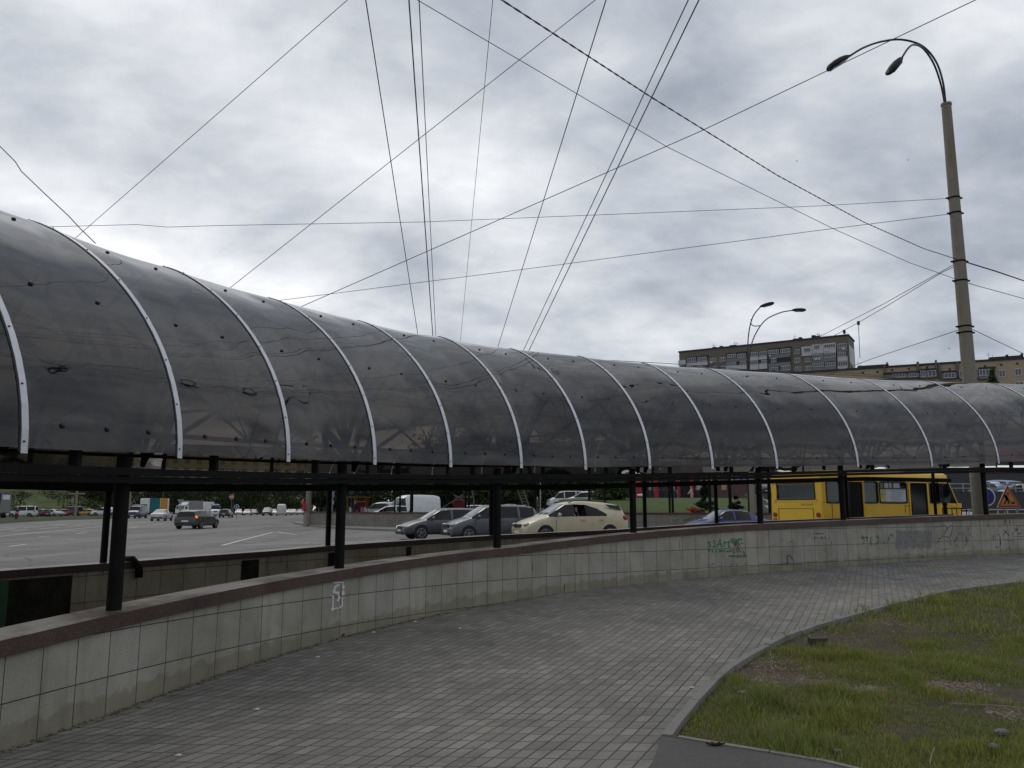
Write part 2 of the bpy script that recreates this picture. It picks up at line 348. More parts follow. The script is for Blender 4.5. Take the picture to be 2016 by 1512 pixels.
def mat_concrete(name, base=(.23, .215, .18), rust=False):
    m, n = newmat(name); g = G(n); ob = g.tex()
    c = g.mix(g.noise(ob, 3, 6, .65), tuple(x*.72 for x in base), tuple(x*1.2 for x in base))
    c = g.mix(1, c, g.ramp(g.noise(ob, 40, 4, .7), [(.3, (.8, .8, .8)), (.7, (1.15, 1.15, 1.15))]), 'MULTIPLY')
    if rust:
        r = g.ramp(g.noise(g.map(ob, (3, 3, .25)), 1, 5, .65), [(.47, (0, 0, 0)), (.66, (1, 1, 1))])
        c = g.mix(g.math('MULTIPLY', r, .55), c, (.17, .105, .04))
    g.out(g.pbr(c, .85, 0, g.bump(g.noise(ob, 30, 4), .3, .01), .3)); return m
M_PAVE = mat_paving(); M_TILE = mat_tiles('aged wall tiles'); M_TILE2 = mat_tiles('aged inner wall tiles', .42, .36, (.33, .30, .23))
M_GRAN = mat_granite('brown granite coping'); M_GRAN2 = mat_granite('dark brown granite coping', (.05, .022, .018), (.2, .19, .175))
M_ASPH = mat_asphalt('road asphalt', (.165, .158, .150)); M_PATH = mat_asphalt('path asphalt', (.075, .072, .069))
M_PANEL = mat_panel(); M_STRIP = mat_strip()
M_CONC = mat_concrete('weathered concrete'); M_CONCR = mat_concrete('rust stained concrete', (.235, .215, .175), True)
M_KERB = mat_concrete('kerb concrete', (.20, .195, .18))
M_SOIL = mat_ground('bare soil with grit', (.055, .043, .031), (.098, .08, .06), 2.2)
M_MEAD = mat_ground('rough grass', (.028, .045, .013), (.052, .066, .022), .5)
M_LAWN = mat_ground('mown grass', (.055, .085, .02), (.075, .10, .03), .8)
M_DIRT = mat_ground('base earth', (.05, .045, .035), (.08, .07, .055), .3)
def mat_line(name, col, wear=.5):
    m, n = newmat(name); g = G(n); ob = g.tex()
    a = g.ramp(g.noise(ob, 9, 6, .75), [(wear-.06, (0, 0, 0)), (wear+.1, (1, 1, 1))])
    sh = g.n('ShaderNodeMixShader', _in={0: a, 1: g.n('ShaderNodeBsdfTransparent').outputs[0], 2: g.pbr(col, .7)}).outputs[0]
    g.out(sh); return m
M_LINE = mat_line('worn white road paint', (.5, .5, .48), .33)
M_BLUE = mat_line('faded blue paint', (.09, .18, .30), .46)
M_BLUE2 = mat_line('very faded blue paint', (.10, .18, .29), .52)

# ------------------------------------------------------------------ the ground and its sheets
def sdist(x, y):      # signed distance beyond the near wall face (rough)
    best = (1e9, 0)
    for i, k in enumerate(KD):
        d = (k[0]-x)**2+(k[1]-y)**2
        if d < best[0]: best = (d, i)
    k = KD[best[1]]; return (x-k[0])*k[2]+(y-k[1])*k[3]
KD = [(p.x, p.y, n_.x, n_.y) for p, n_ in (W(s) for s in np.arange(1, 24, .5))]
p_, n_ = W(23.9); KD += [(p_.x+t*n_.y, p_.y-t*n_.x, n_.x, n_.y) for t in (4, 10, 20, 40, 80, 160, 320)]
p_, n_ = W(1); KD += [(p_.x-t*n_.y, p_.y+t*n_.x, n_.x, n_.y) for t in (4, 10, 20, 40, 80, 160, 320)]
def sst(x): x = min(1, max(0, x)); return x*x*(3-2*x)
def roadz(x, y): return .2 + .15*sst((x-8)/4)
def grid(name, xs, ys, fz, mat, **k):
    b = MB(); nx = len(xs)
    vs = [(x, y, fz(x, y)) for y in ys for x in xs]
    b.add(vs, [(j*nx+i, j*nx+i+1, (j+1)*nx+i+1, (j+1)*nx+i) for j in range(len(ys)-1) for i in range(nx-1)])
    return b.build(name, mat, smooth=True, **k)
ax_ = [-900, -400, -200, -100, -60, -40] + list(np.arange(-30, 32, 1.0)) + [40, 60, 100, 200, 400, 900]
ay_ = [-900, -300, -100, -40, -20, -10] + list(np.arange(-4, 40, 1.0)) + [50, 70, 100, 160, 300, 500, 900]
def gz(x, y):
    if y < -60 or abs(x) > 150: return -.1
    sdv = sdist(x, y); return -.1 + (roadz(x, y)+.02)*sst((sdv-.8)/2.4)
grid('ground', ax_, ay_, gz, M_DIRT, kind='structure')
def strip_between(name, left, right, mat, **k):
    b = MB(); n = len(left); b.add(list(left)+list(right), [(i, n+i, n+i+1, i+1) for i in range(n-1)]); return b.build(name, mat, **k)
# the road begins behind the far low wall
rs = list(np.arange(1.0, 23.9, .5))
A_ = [off(s, 4.38) for s in rs]; A_ = [Vector((-9.5, -60)), Vector((-8.6, -20))]+A_+[Vector((60, 34)), Vector((160, 45))]
road = MB(); n = len(A_)
Bf = []
for p in A_: Bf.append((p.x, p.y))
rows = [[(x, y, roadz(x, y)) for x, y in Bf]]
for q in (.04, .12, .3, .6, 1.0):
    row = []
    for i, (x, y) in enumerate(Bf):
        an = math.pi*(1.06-1.02*i/(n-1)); ex, ey = 420*math.cos(an), 40+420*math.sin(an)
        X, Y = x+(ex-x)*q, y+(ey-y)*q; row.append((X, Y, roadz(X, Y)))
    rows.append(row)
road.add([v for r in rows for v in r], [(j*n+i, j*n+i+1, (j+1)*n+i+1, (j+1)*n+i) for j in range(len(rows)-1) for i in range(n-1)])
tag(road.build('road', M_ASPH), kind='structure')
# pavement, grass bed and asphalt path
KERB_PX = [(1302, 1450), (1325, 1420), (1359, 1380), (1399, 1338), (1432, 1311), (1470, 1288), (1534, 1255), (1598, 1231), (1705, 1203), (1797, 1177), (1868, 1162), (1957, 1151), (2016, 1144)]
kerb = [gp(*p).to_2d() for p in KERB_PX] + [Vector((12.4, 17.35)), Vector((16, 18.9)), Vector((22, 21))]
edge = [kerb[0]] + [gp(*p).to_2d() for p in [(1332, 1454), (1420, 1469), (1513, 1484), (1620, 1502)]] + [Vector((2.5, 5.2)), Vector((3.4, 4.75)), Vector((6, 4.3)), Vector((12, 4.0)), Vector((22, 3.9))]
def flat_poly(name, poly, dz, mat, **k):
    bm = bmesh.new(); vs = [bm.verts.new((p[0], p[1], 0)) for p in poly]; bm.faces.new(vs)
    bmesh.ops.bisect_plane(bm, geom=bm.verts[:]+bm.edges[:]+bm.faces[:], plane_co=(0, 7, 0), plane_no=(0, 1, 0))
    bmesh.ops.triangulate(bm, faces=bm.faces[:])
    for v in bm.verts: v.co.z = gh(v.co.y)+dz
    bmesh.ops.recalc_face_normals(bm, faces=bm.faces[:])
    if sum(f_.normal.z for f_ in bm.faces) < 0: bmesh.ops.reverse_faces(bm, faces=bm.faces[:])
    me = bpy.data.meshes.new(name); bm.to_mesh(me); bm.free(); me.materials.append(mat); o = bpy.data.objects.new(name, me); COL.objects.link(o)
    return tag(o, **k)
wl = [off(s, .05) for s in np.arange(1.0, 24.0, .5)]
pav = [Vector((-4.3, -8))] + wl + [Vector((24, 25.6)), Vector((24, 21.8))] + kerb[::-1][0:] + [gp(1282, 1512).to_2d(), Vector((.55, 4.4)), Vector((.1, 3.0)), Vector((-.8, 0)), Vector((-2, -8))]
flat_poly('pavement', pav, 0, M_PAVE, kind='structure')
pth = [gp(1282, 1512).to_2d(), kerb[0]] + edge[1:] + [Vector((22, -8)), Vector((-2, -8)), Vector((-.8, 0)), Vector((.1, 3.0)), Vector((.55, 4.4))]
flat_poly('asphalt_path', pth, .004, M_PATH, kind='structure')
bed = kerb[:] + edge[::-1][:-1]
flat_poly('grass_bed', bed, -.045, M_SOIL, kind='structure')
def kerb_run(name, pts, wd, h0, h1, mat):
    b = MB(); L = []; n_ = len(pts)
    for i, p in enumerate(pts):
        d = (pts[min(i+1, n_-1)]-pts[max(i-1, 0)]).normalized(); nn = Vector((d.y, -d.x)); L.append((p, p+nn*wd))
    rk = random.Random(9)
    for i0 in range(0, n_-1, 2):      # separate kerb stones with open joints, each a little out of line
        seg = [list(x) for x in L[i0:i0+3]]
        if len(seg) < 2: continue
        seg[0] = [v.lerp(w_, .012) for v, w_ in zip(seg[0], seg[1])]; seg[-1] = [v.lerp(w_, .012) for v, w_ in zip(seg[-1], seg[-2])]
        dz = rk.uniform(-.006, .006); vs = []; m_ = len(seg)
        for a, c in seg:
            for q, z in ((a, h0), (a, h1+dz), (c, h1+dz), (c, h0)): vs.append((q.x, q.y, gh(q.y)+z))
        fs = [(0, 1, 2, 3), tuple((m_-1)*4+k for k in (3, 2, 1, 0))]
        for i in range(m_-1):
            for k in range(4): fs.append((i*4+k, (i+1)*4+k, (i+1)*4+(k+1) % 4, i*4+(k+1) % 4))
        b.add(vs, fs)
    return tag(b.build(name, mat), kind='structure')
def dense(pts, st=.5):
    o = []
    for a, c in zip(pts[:-1], pts[1:]):
        k = max(1, int((c-a).length/st)); o += [a.lerp(c, i/k) for i in range(k)]
    return o+[pts[-1]]
kerb_run('kerb', dense(kerb), .078, -.2, .018, M_KERB)
kerb_run('path_edging', dense(edge)[1:], -.045, -.2, .015, M_KERB)
# painted markings
def ribbon(b, pts, wd, fz, dz=.006):
    pts = [Vector((p[0], p[1])) for p in pts]; vs = []; n_ = len(pts)
    for i, p in enumerate(pts):
        d = (pts[min(i+1, n_-1)]-pts[max(i-1, 0)]).normalized(); nn = Vector((-d.y, d.x))*wd/2
        for q in (p-nn, p+nn): vs.append((q.x, q.y, fz(q.x, q.y)+dz))
    b.add(vs, [(2*i, 2*i+2, 2*i+3, 2*i+1) for i in range(n_-1)])
rm = MB()
for pts in [[(437, 1074), (490, 1060), (535, 1048.5), (552, 1047)], [(437, 1074), (520, 1072), (600, 1070), (690, 1066)], [(548, 1048), (583, 1053), (602, 1050)], [(495, 1055), (548, 1054.5)], [(513, 1058.5), (545, 1058.5)], [(490, 1062.5), (528, 1062.5)], [(480, 1066.5), (515, 1067.5)],
            [(-60, 1064), (0, 1056), (60, 1050), (200, 1036.5), (290, 1028)], [(0, 1043), (28, 1040.5)], [(48, 1038.5), (85, 1035.5)], [(100, 1035), (133, 1031.5)], [(20, 1046), (55, 1043)], [(78, 1041.5), (115, 1038.5)], [(135, 1037), (165, 1034.5)], [(150, 1033), (175, 1031)], [(18, 1076), (53, 1071.5)], [(75, 1057.5), (100, 1055.5)], [(123, 1062), (147, 1060.5)], [(150, 1051), (171, 1048.5)], [(255, 1039), (273, 1036.5)], [(262, 1047), (280, 1046)], [(300, 1033), (322, 1031)], [(600, 1069), (640, 1071), (760, 1064), (840, 1060)]]:
    q = [onz(p[0], p[1], .2) for p in pts]; ribbon(rm, q, .16, roadz)
rm.build('road_markings', M_LINE, kind='structure')
pm = MB()
for pts in [[(1584, 1122), (1650, 1125), (1769, 1141)], [(1769, 1141), (1880, 1129), (2016, 1118)]]: ribbon(pm, [gp(*p) for p in pts], .07, lambda x, y: gh(y))
pm.build('blue_paint_lines', M_BLUE, kind='structure')
pm = MB()
for pts in [[(1600, 1119), (1700, 1112), (1840, 1106)], [(1690, 1112), (1790, 1125), (1860, 1130)], [(1750, 1110), (1850, 1117), (1960, 1122)], [(1830, 1104), (1930, 1110), (2016, 1112)], [(1650, 1123), (1760, 1128), (1830, 1133)], [(1620, 1117), (1720, 1130), (1790, 1138)], [(1900, 1102), (2016, 1100)], [(1720, 1118), (1800, 1114), (1990, 1106)]]: ribbon(pm, [gp(*p) for p in pts], .05, lambda x, y: gh(y))
pm.build('faded_blue_paint_lines', M_BLUE2, kind='structure')

# ------------------------------------------------------------------ low walls
def wall_mesh(b, o0, o1, fz0, fz1, ss, uvs, foots, vf=lambda s, z: z):
    L = 0; prev = None; rowsv = []
    for s in ss:
        a, c = off(s, o0), off(s, o1); z0, z1 = fz0(s), fz1(s)
        if prev is not None: L += (a-prev).length
        prev = a
        rowsv.append((a, c, z0, z1, L, s))
    for (a, c, z0, z1, L0, s0), (a2, c2, y0, y1, L1, s1) in zip(rowsv[:-1], rowsv[1:]):
        for quad, uq in (([(a.x, a.y, z0), (a2.x, a2.y, y0), (a2.x, a2.y, y1), (a.x, a.y, z1)], [(L0, vf(s0, z0)), (L1, vf(s1, y0)), (L1, vf(s1, y1)), (L0, vf(s0, z1))]),
                         ([(a.x, a.y, z1), (a2.x, a2.y, y1), (c2.x, c2.y, y1), (c.x, c.y, z1)], [(L0, 0), (L1, 0), (L1, .3), (L0, .3)]),
                         ([(c2.x, c2.y, y0), (c.x, c.y, z0), (c.x, c.y, z1), (c2.x, c2.y, y1)], [(L1, y0), (L0, z0), (L0, z1), (L1, y1)]),
                         ([(c.x, c.y, z0), (c2.x, c2.y, y0), (a2.x, a2.y, y0), (a.x, a.y, z0)], [(L0, 0), (L1, 0), (L1, .3), (L0, .3)])):
            b.add(quad, [(0, 1, 2, 3)]); uvs.append(uq)
            yb = W(s0)[0].y; yb1 = W(s1)[0].y
            foots.append([(0, q[2]-gh(yb if k in (0, 3) else yb1)) for k, q in enumerate(quad)])
    for r, fl in ((rowsv[0], False), (rowsv[-1], True)):
        a, c, z0, z1, L0, s0 = r; q = [(a.x, a.y, z0), (c.x, c.y, z0), (c.x, c.y, z1), (a.x, a.y, z1)]
        b.add(q, [(0, 1, 2, 3) if fl else (3, 2, 1, 0)]); u_ = [(0, z0), (.3, z0), (.3, z1), (0, z1)]; uvs.append(u_ if fl else u_[::-1]); foots.append([(0, .5)]*4)
def add_uv(o, uvs, foots=None, v_shift=None):
    me = o.data; ul = me.uv_layers.new(name='UVMap'); flat = [c for f_ in uvs for uv in f_ for c in uv]; ul.data.foreach_set('uv', flat)
    if foots: u2 = me.uv_layers.new(name='foot'); u2.data.foreach_set('uv', [c for f_ in foots for uv in f_ for c in uv])
    me.uv_layers.active = ul; ul.active_render = True
SS = list(np.arange(1.0, 24.0, .25))
near = empty('low_wall', (W(6)[0].x, W(6)[0].y, 0), label='near curved low wall of grey tiles under brown granite coping, with graffiti and torn poster', cat='low wall')
def child(o, p): o.parent = p; o.matrix_parent_inverse = p.matrix_world.inverted() if False else Matrix.Translation(-Vector(p.location)); return o
b = MB(); u = []; ft = []
wall_mesh(b, 0, .36, lambda s: gh(W(s)[0].y)-.35, lambda s: copz(s)-.118, SS, u, ft, lambda s, z: z+.018*max(-2, min(9, W(s)[0].y-7))-.30)
o = b.build('tile_facing', M_TILE)
u = [[(x-.11, y_) for x, y_ in q] for q in u]
add_uv(o, u, ft); child(o, near)
b = MB(); u = []; ft = []
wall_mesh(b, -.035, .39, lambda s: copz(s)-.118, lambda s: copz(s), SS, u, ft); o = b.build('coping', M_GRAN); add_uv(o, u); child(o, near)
md = o.modifiers.new('bevel', 'BEVEL'); md.width = .008; md.limit_method = 'ANGLE'; md.segments = 2
FO0, FO1 = 4.1, 4.42
far = empty('far_low_wall', (off(9, 4.2).x, off(9, 4.2).y, .2), label='low tiled wall with dark coping on the road side of the covered stairs', cat='low wall')
SF = list(np.arange(1.0, 22.4, .25))
b = MB(); u = []; ft = []
wall_mesh(b, FO0+.04, FO1-.04, lambda s: -.35, lambda s: copzf(s)-.1, SF, u, ft); o = b.build('tile_facing', M_TILE2); add_uv(o, u, [[(0, 1)]*4 for _ in ft]); child(o, far)
b = MB(); u = []; ft = []
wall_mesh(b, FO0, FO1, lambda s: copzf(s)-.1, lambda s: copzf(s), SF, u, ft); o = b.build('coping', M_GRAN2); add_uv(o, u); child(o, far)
# dark rectangular patches on the inner face, and a green strip at its left end
def farface(px, py, d=.03):
    s = s_of(px, py, FO0+.04); p = off(s, FO0+d); r = ray(px, py); q = off(s, FO0+.04); return Vector((p.x, p.y, EYE+r.z*q.y/r.y))
M_DARKC = mat_ground('dark inner patch', (.010, .010, .009), (.04, .037, .03), 3)
b = MB()
for x0, x1 in ((14, 137), (470, 507), (643, 668), (797, 806)):
    L = []
    for i in range(9):
        px = x0+(x1-x0)*i/8; q = farface(px, 1150); s_ = s_of(px, 1150, FO0+.04); L.append(((q.x, q.y, copzf(s_)-.13), (q.x, q.y, .0)))
    b.add([p for l in L for p in l], [(2*i, 2*i+2, 2*i+3, 2*i+1) for i in range(8)])
o = b.build('dark_patch', M_DARKC); child(o, far)
b = MB(); L = []
for px in (-60, -30, 0, 14): q = farface(px, 1150); s_ = s_of(px, 1150, FO0+.04) if px >= 0 else 7; L.append(((q.x, q.y, .76), (q.x, q.y, 0)))
b.add([p for l in L for p in l], [(2*i, 2*i+2, 2*i+3, 2*i+1) for i in range(3)]); o = b.build('green_painted_patch', simple('green enamel', (.01, .075, .025), .5)); child(o, far)
# graffiti: strokes traced on the wall face
def catm(P, n_=5):
    P = [Vector(p) for p in P]
    if len(P) < 3: return P
    Q = [P[0]*2-P[1]]+P+[P[-1]*2-P[-2]]; R_ = []
    for i in range(1, len(Q)-2):
        for k in range(n_):
            t = k/n_; p0, p1, p2, p3 = Q[i-1], Q[i], Q[i+1], Q[i+2]
            R_.append(.5*(2*p1+(p2-p0)*t+(2*p0-5*p1+4*p2-p3)*t*t+(3*p1-p0-3*p2+p3)*t**3))
    return R_+[P[-1]]
def strokes(name, parent, lines, wd, mat, mapper, jit=0):
    b = MB()
    for ln in lines:
        ln = [(p.x, p.y) for p in catm(ln, 4)] if len(ln) > 2 else ln
        P = []
        for (x0, y0), (x1, y1) in zip(ln[:-1], ln[1:]):
            k = max(1, int(math.hypot(x1-x0, y1-y0)/4))
            P += [(x0+(x1-x0)*i/k, y0+(y1-y0)*i/k) for i in range(k)]
        P.append(ln[-1]); n_ = len(P); Q = []
        for i, p in enumerate(P):
            dx = P[min(i+1, n_-1)][0]-P[max(i-1, 0)][0]; dy = P[min(i+1, n_-1)][1]-P[max(i-1, 0)][1]; l = math.hypot(dx, dy) or 1
            ww = wd/2*(1+random.uniform(-jit, jit)); Q.append((mapper(p[0]-dy/l*ww, p[1]+dx/l*ww), mapper(p[0]+dy/l*ww, p[1]-dx/l*ww)))
        b.add([v for q in Q for v in q], [(2*i, 2*i+1, 2*i+3, 2*i+2) for i in range(n_-1)])
    o = b.build(name, mat); child(o, parent); return o
M_GREENP = mat_line('green marker paint', (.02, .15, .055), .16); M_BLKP = mat_line('black spray paint', (.03, .03, .028), .42); M_GREYP = mat_line('grey roller paint', (.19, .185, .18), .44)
M_GREENF = mat_line('faded green paint', (.03, .17, .05), .5); M_POST = mat_line('torn white paper', (.58, .59, .60), .12)
def text_mesh(s, size=1.0):
    cu = bpy.data.curves.new('t', 'FONT'); cu.body = s; cu.size = size; ob = bpy.data.objects.new('t', cu); COL.objects.link(ob)
    dg = bpy.context.evaluated_depsgraph_get(); me = bpy.data.meshes.new_from_object(ob.evaluated_get(dg)); bpy.data.objects.remove(ob)
    return me
def text_on(name, s, x0, y0, x1, y1, mat, parent, mapper, slant=0.0, thin=False):     # text stretched over a pixel rectangle of a mapped surface
    me = text_mesh(s); xs = [v.co.x for v in me.vertices]; ys = [v.co.y for v in me.vertices]
    a, c, d, e = min(xs), max(xs), min(ys), max(ys)
    for v in me.vertices:
        fx = (v.co.x-a)/(c-a); fy = (v.co.y-d)/(e-d)
        v.co = mapper(x0+(x1-x0)*fx+slant*fy, y1+(y0-y1)*fy)
    me.materials.append(mat); o = bpy.data.objects.new(name, me); COL.objects.link(o); child(o, parent); return o
def zz(ox, oy, sc, L): return [[(ox+x/sc, oy+y/sc) for x, y in l] for l in L]
text_on('graffiti', 'sзArt', 1393, 1060, 1437, 1078, M_GREENP, near, wallp)
text_on('graffiti', 'nart', 1437, 1058, 1461, 1071, M_GREENP, near, wallp)
text_on('graffiti', 'Першамонтик', 1390, 1080, 1447, 1089, M_GREENP, near, wallp)
text_on('graffiti', 'Минск', 1433, 1093, 1468, 1097, M_GREENP, near, wallp)
text_on('graffiti', 'ис  и1  кз  и?', 1392, 1107, 1470, 1116, M_GREENF, near, wallp)
strokes('graffiti', near, zz(1240, 900, 5.04, [[(975, 980), (1155, 975)], [(1000, 840), (1110, 810)]]), 1.6, M_GREENP, wallp)
strokes('graffiti', near, zz(1240, 900, 5.04, [[(1040, 840), (1030, 960)], [(1040, 840), (1105, 965)], [(1060, 835), (1135, 965)], [(1035, 845), (1070, 960)]]), 1.1, M_BLKP, wallp)
strokes('graffiti', near, zz(1500, 880, 3.907, [[(770, 680), (775, 750)], [(770, 690), (800, 740), (805, 690)], [(840, 690), (835, 750), (870, 745)], [(880, 680), (900, 720), (870, 750)], [(930, 690), (935, 740)], [(960, 740), (985, 670), (1010, 700)], [(760, 700), (830, 690)]]), 3.2, M_GREENF, wallp, .5)
b = MB(); L = []
for i in range(15):
    px = 1763+i*5.1; L.append((wallp(px, 1045-1.0*math.sin(i*1.7), -.004), wallp(px, 1079+3*math.sin(i*2.1), -.004)))
b.add([p for l in L for p in l], [(2*i, 2*i+1, 2*i+3, 2*i+2) for i in range(14)]); child(b.build('painted_over_patch', M_GREYP), near)
strokes('graffiti', near, zz(1500, 880, 3.907, [[(1040, 760), (1080, 760), (1075, 640), (1110, 770)]]), 2, simple('pale scribble', (.2, .2, .21), .8), wallp, .3)
strokes('graffiti', near, zz(1500, 880, 3.907, [[(1330, 620), (1400, 600), (1420, 640), (1370, 700), (1340, 700)], [(1400, 660), (1460, 600), (1440, 740)], [(1500, 690), (1480, 740), (1530, 780), (1570, 740), (1560, 680), (1520, 660), (1490, 700)], [(1340, 750), (1380, 690), (1440, 700), (1450, 760)], [(1580, 620), (1600, 680), (1640, 700)], [(1380, 790), (1450, 780)], [(1530, 600), (1510, 640)],
            [(1800, 640), (1775, 700), (1800, 770), (1830, 760), (1825, 670), (1790, 700), (1805, 730)], [(1820, 560), (1830, 620), (1870, 560), (1860, 620)], [(1880, 640), (1850, 700), (1930, 720), (1860, 640)], [(1930, 560), (1950, 640), (1990, 580)], [(1990, 600), (1920, 680), (2016, 690)], [(1900, 560), (1905, 600)], [(1960, 620), (1975, 670), (2010, 640)], [(1240, 860), (1230, 830)]]), .75, M_BLKP, wallp, .4)
strokes('graffiti', near, zz(1500, 880, 3.907, [[(195, 905), (195, 830), (240, 870), (250, 905)], [(190, 740), (240, 720)], [(480, 780), (490, 810)], [(60, 905), (300, 903)]]), .8, M_BLKP, wallp, .4)
for nm, box in (('scribble', (1600, 1049, 1621, 1052)), ('scribble', (1600, 1057, 1632, 1061))): text_on('graffiti', 'намокс' if box[0] == 1600 and box[1] == 1049 else 'леласточ', *box, M_BLKP, near, wallp)
# the torn poster: only its glued rim is left
strokes('torn_poster', near, zz(480, 880, 4.032, [[(702, 1078), (778, 1074)], [(777, 1072), (782, 1120), (778, 1178)], [(772, 1188), (776, 1240), (768, 1262), (752, 1278)], [(698, 1180), (702, 1240), (692, 1298)], [(690, 1288), (742, 1278)]]), 3.2, M_POST, wallp, .35)
strokes('torn_poster', near, zz(480, 880, 4.032, [[(708, 1160), (714, 1128), (732, 1098), (748, 1096)], [(716, 1156), (748, 1158)], [(742, 1172), (747, 1195), (740, 1225)]]), 5.0, M_POST, wallp, .3)
strokes('paint_drip', near, zz(480, 880, 4.032, [[(945, 1150), (940, 1260)]]), 1.6, mat_line('thin white drip', (.3, .3, .29), .5), wallp, .5)
strokes('rust_mark', near, zz(400, 1000, 5.04, [[(1370, 1250), (1370, 1285)], [(1390, 1245), (1391, 1285)]]), 1.6, simple('rust brown', (.03, .015, .01), .9), wallp, .3)
# ------------------------------------------------------------------ the canopy
can = empty('stair_canopy', (W(6)[0].x, W(6)[0].y, 0), label='long curved barrel canopy of smoked panels with pale strips on black posts over the stairs', cat='canopy')
def cb(b, name, mat, smooth=False): o = b.build(name, mat, smooth=smooth); child(o, can); return o
POSTS = [2.9]+[float(s_of(x, y, .15)) for x, y in ((222, 1190), (666, 1112), (977, 1078), (1246, 1048), (1497, 1033), (1660, 1025), (1941, 1014))]+[22.0]
FPOST = [5.1]+[float(s_of(x, 1060, 4.24)) for x in (206, 645, 966, 1269, 1411, 1671, 1845)]
NBZ = lambda s: lerp(s, [4.2, 5.5, 9.85, 14.5, 16.7, 20.3], [1.84, 1.88, 2.06, 2.29, 2.43, 2.61])
FBZ = lambda s: lerp(s, [7.5, 9.5, 13.1, 17, 20], [1.9, 1.98, 2.11, 2.33, 2.5])
def beam(name, o0, o1, z0, z1, ss):
    b = MB(); wall_mesh(b, o0, o1, z0, z1, ss, [], []); return cb(b, name, BLKST)
beam('beam', .02, .12, lambda s: NBZ(s), lambda s: NBZ(s)+.058, SS)
beam('beam', .0, .13, lambda s: NBZ(s)+.064, lambda s: NBZ(s)+.128, SS)
beam('beam', 4.1, 4.22, lambda s: FBZ(s), lambda s: FBZ(s)+.122, SF)
for s in POSTS:
    p = off(s, .15); b = MB(); b.tube([(p.x, p.y, copz(s)-.01), (p.x, p.y, NBZ(s)+.24)], .062, 16)
    cb(b, 'post', BLKST, 'auto')
for s in FPOST:
    p = off(s, 4.24); b = MB(); b.tube([(p.x, p.y, copzf(s)-.01), (p.x, p.y, FBZ(s)+.3)], .05, 14)
    cb(b, 'post', BLKST, 'auto')
# an old pipe bend beside the second post, on the inner face
b = MB(); q = farface(262, 1118, .06); b.tube([(q.x-.14, q.y-.05, q.z+.12), (q.x, q.y-.06, q.z+.13), (q.x+.1, q.y-.05, q.z+.02), (q.x+.11, q.y-.05, q.z-.14)], .055, 10); cb(b, 'pipe_bend', BLKST, True)
def psag(k, t, f_):     # how far a panel bellies in between its ribs and dimples round its bolts
    g_ = -.022*math.sin(math.pi*f_)*(.6+.4*math.sin(t*2.3+k*1.7)) + .006*math.sin(t*7+k*2.1)*math.sin(math.pi*f_)
    for bt in (.59, 1.15):
        for d in (t, math.pi-t):
            for bf in (.28, .68): g_ -= .008*math.exp(-((d-bt)**2/.006+(f_-bf)**2/.02))
    return g_
TS = np.linspace(.012, math.pi-.012, 46)
for k in range(len(RS)-1):
    s0, s1 = RS[k], RS[k+1]; b = MB(); ns = 9; vs = []
    for t in TS:
        for i in range(ns):
            f_ = i/(ns-1); s = s0+(s1-s0)*f_
            vs.append(surf(s, t, psag(k, t, f_)))
    b.add(vs, [(j*ns+i, j*ns+i+1, (j+1)*ns+i+1, (j+1)*ns+i) for j in range(len(TS)-1) for i in range(ns-1)])
    pn = cb(b, 'roof_panel', M_PANEL, True)
    if k >= 1:
        for t, fr in ((.085, (.22, .5, .78)), (.59, (.27, .68)), (1.15, (.3, .68))):
            for f_ in fr:
                s = s0+(s1-s0)*f_; sg_ = psag(k, t, f_); p = surf(s, t, sg_-.004); q = surf(s, t, sg_+.022); d = (q-p).normalized()
                b = MB(); r0 = .021; b.tube([p, p+d*.012, p+d*.019, p+d*.024], [r0, r0, r0*.75, .004], 10)
                bo = b.build('bolt', BLACKP, smooth=True); bo.parent = pn
def arc_band(s, t0, t1, wd, d0, d1, name, mat, n_=44, parent=can, lift=None):
    b = MB(); vs = []
    for i in range(n_+1):
        t = t0+(t1-t0)*i/n_; p0, p1 = surf(s, t, d0), surf(s, t, d1); tg = W(s)[1]; al = Vector((tg.y, -tg.x, 0))*wd/2
        vs += [p0-al, p0+al, p1+al, p1-al]
    fs = [(0, 3, 2, 1), (n_*4, n_*4+1, n_*4+2, n_*4+3)]
    for i in range(n_):
        for k in range(4): fs.append((i*4+k, i*4+(k+1) % 4, (i+1)*4+(k+1) % 4, (i+1)*4+k))
    b.add(vs, fs); o = b.build(name, mat); child(o, parent) if parent is can else setattr(o, 'parent', parent); return o
for k, s in enumerate(RS[1:]):
    arc_band(s, .0, math.pi, .078, -.002, .004, 'gasket', BLACKP)
    st = arc_band(s+.006, -.004, math.pi+.004, .064, .0045, .009, 'metal_strip', M_STRIP)
    b = MB()
    for t in (.03, .2, .38, .57, .78, 1.0, 1.25, 1.5):
        p = surf(s, t, .008); q = surf(s, t, .017); b.tube([p, q], [.009, .006], 6)
    so = b.build('screw', BLACKP); so.parent = st
def arc_tube(s, dr, r, n_=30, t0=.02, t1=math.pi-.02): return [surf(s, t0+(t1-t0)*i/n_, dr) for i in range(n_+1)]
for s in POSTS:
    b = MB(); A1 = arc_tube(s, -.14, 0); A2 = arc_tube(s, -.46, 0, 30, .12, math.pi-.12); b.tube(A1, .05, 4, square=True); b.tube(A2, .045, 4, square=True)
    for i in range(0, 30, 3): b.tube([A1[i], A2[min(30, i+1)]], .026, 5); b.tube([A2[min(30, i+1)], A1[min(30, i+3)]], .026, 5)
    a_, c_ = surf(s, .42, -.46), surf(s, math.pi-.42, -.46); b.tube([a_, c_], .03, 4, square=True)
    m_ = (a_+c_)/2; b.tube([m_, surf(s, 1.2, -.4)], .022, 5); b.tube([m_, surf(s, math.pi-1.2, -.4)], .022, 5)
    cb(b, 'arch_truss', BLKST)
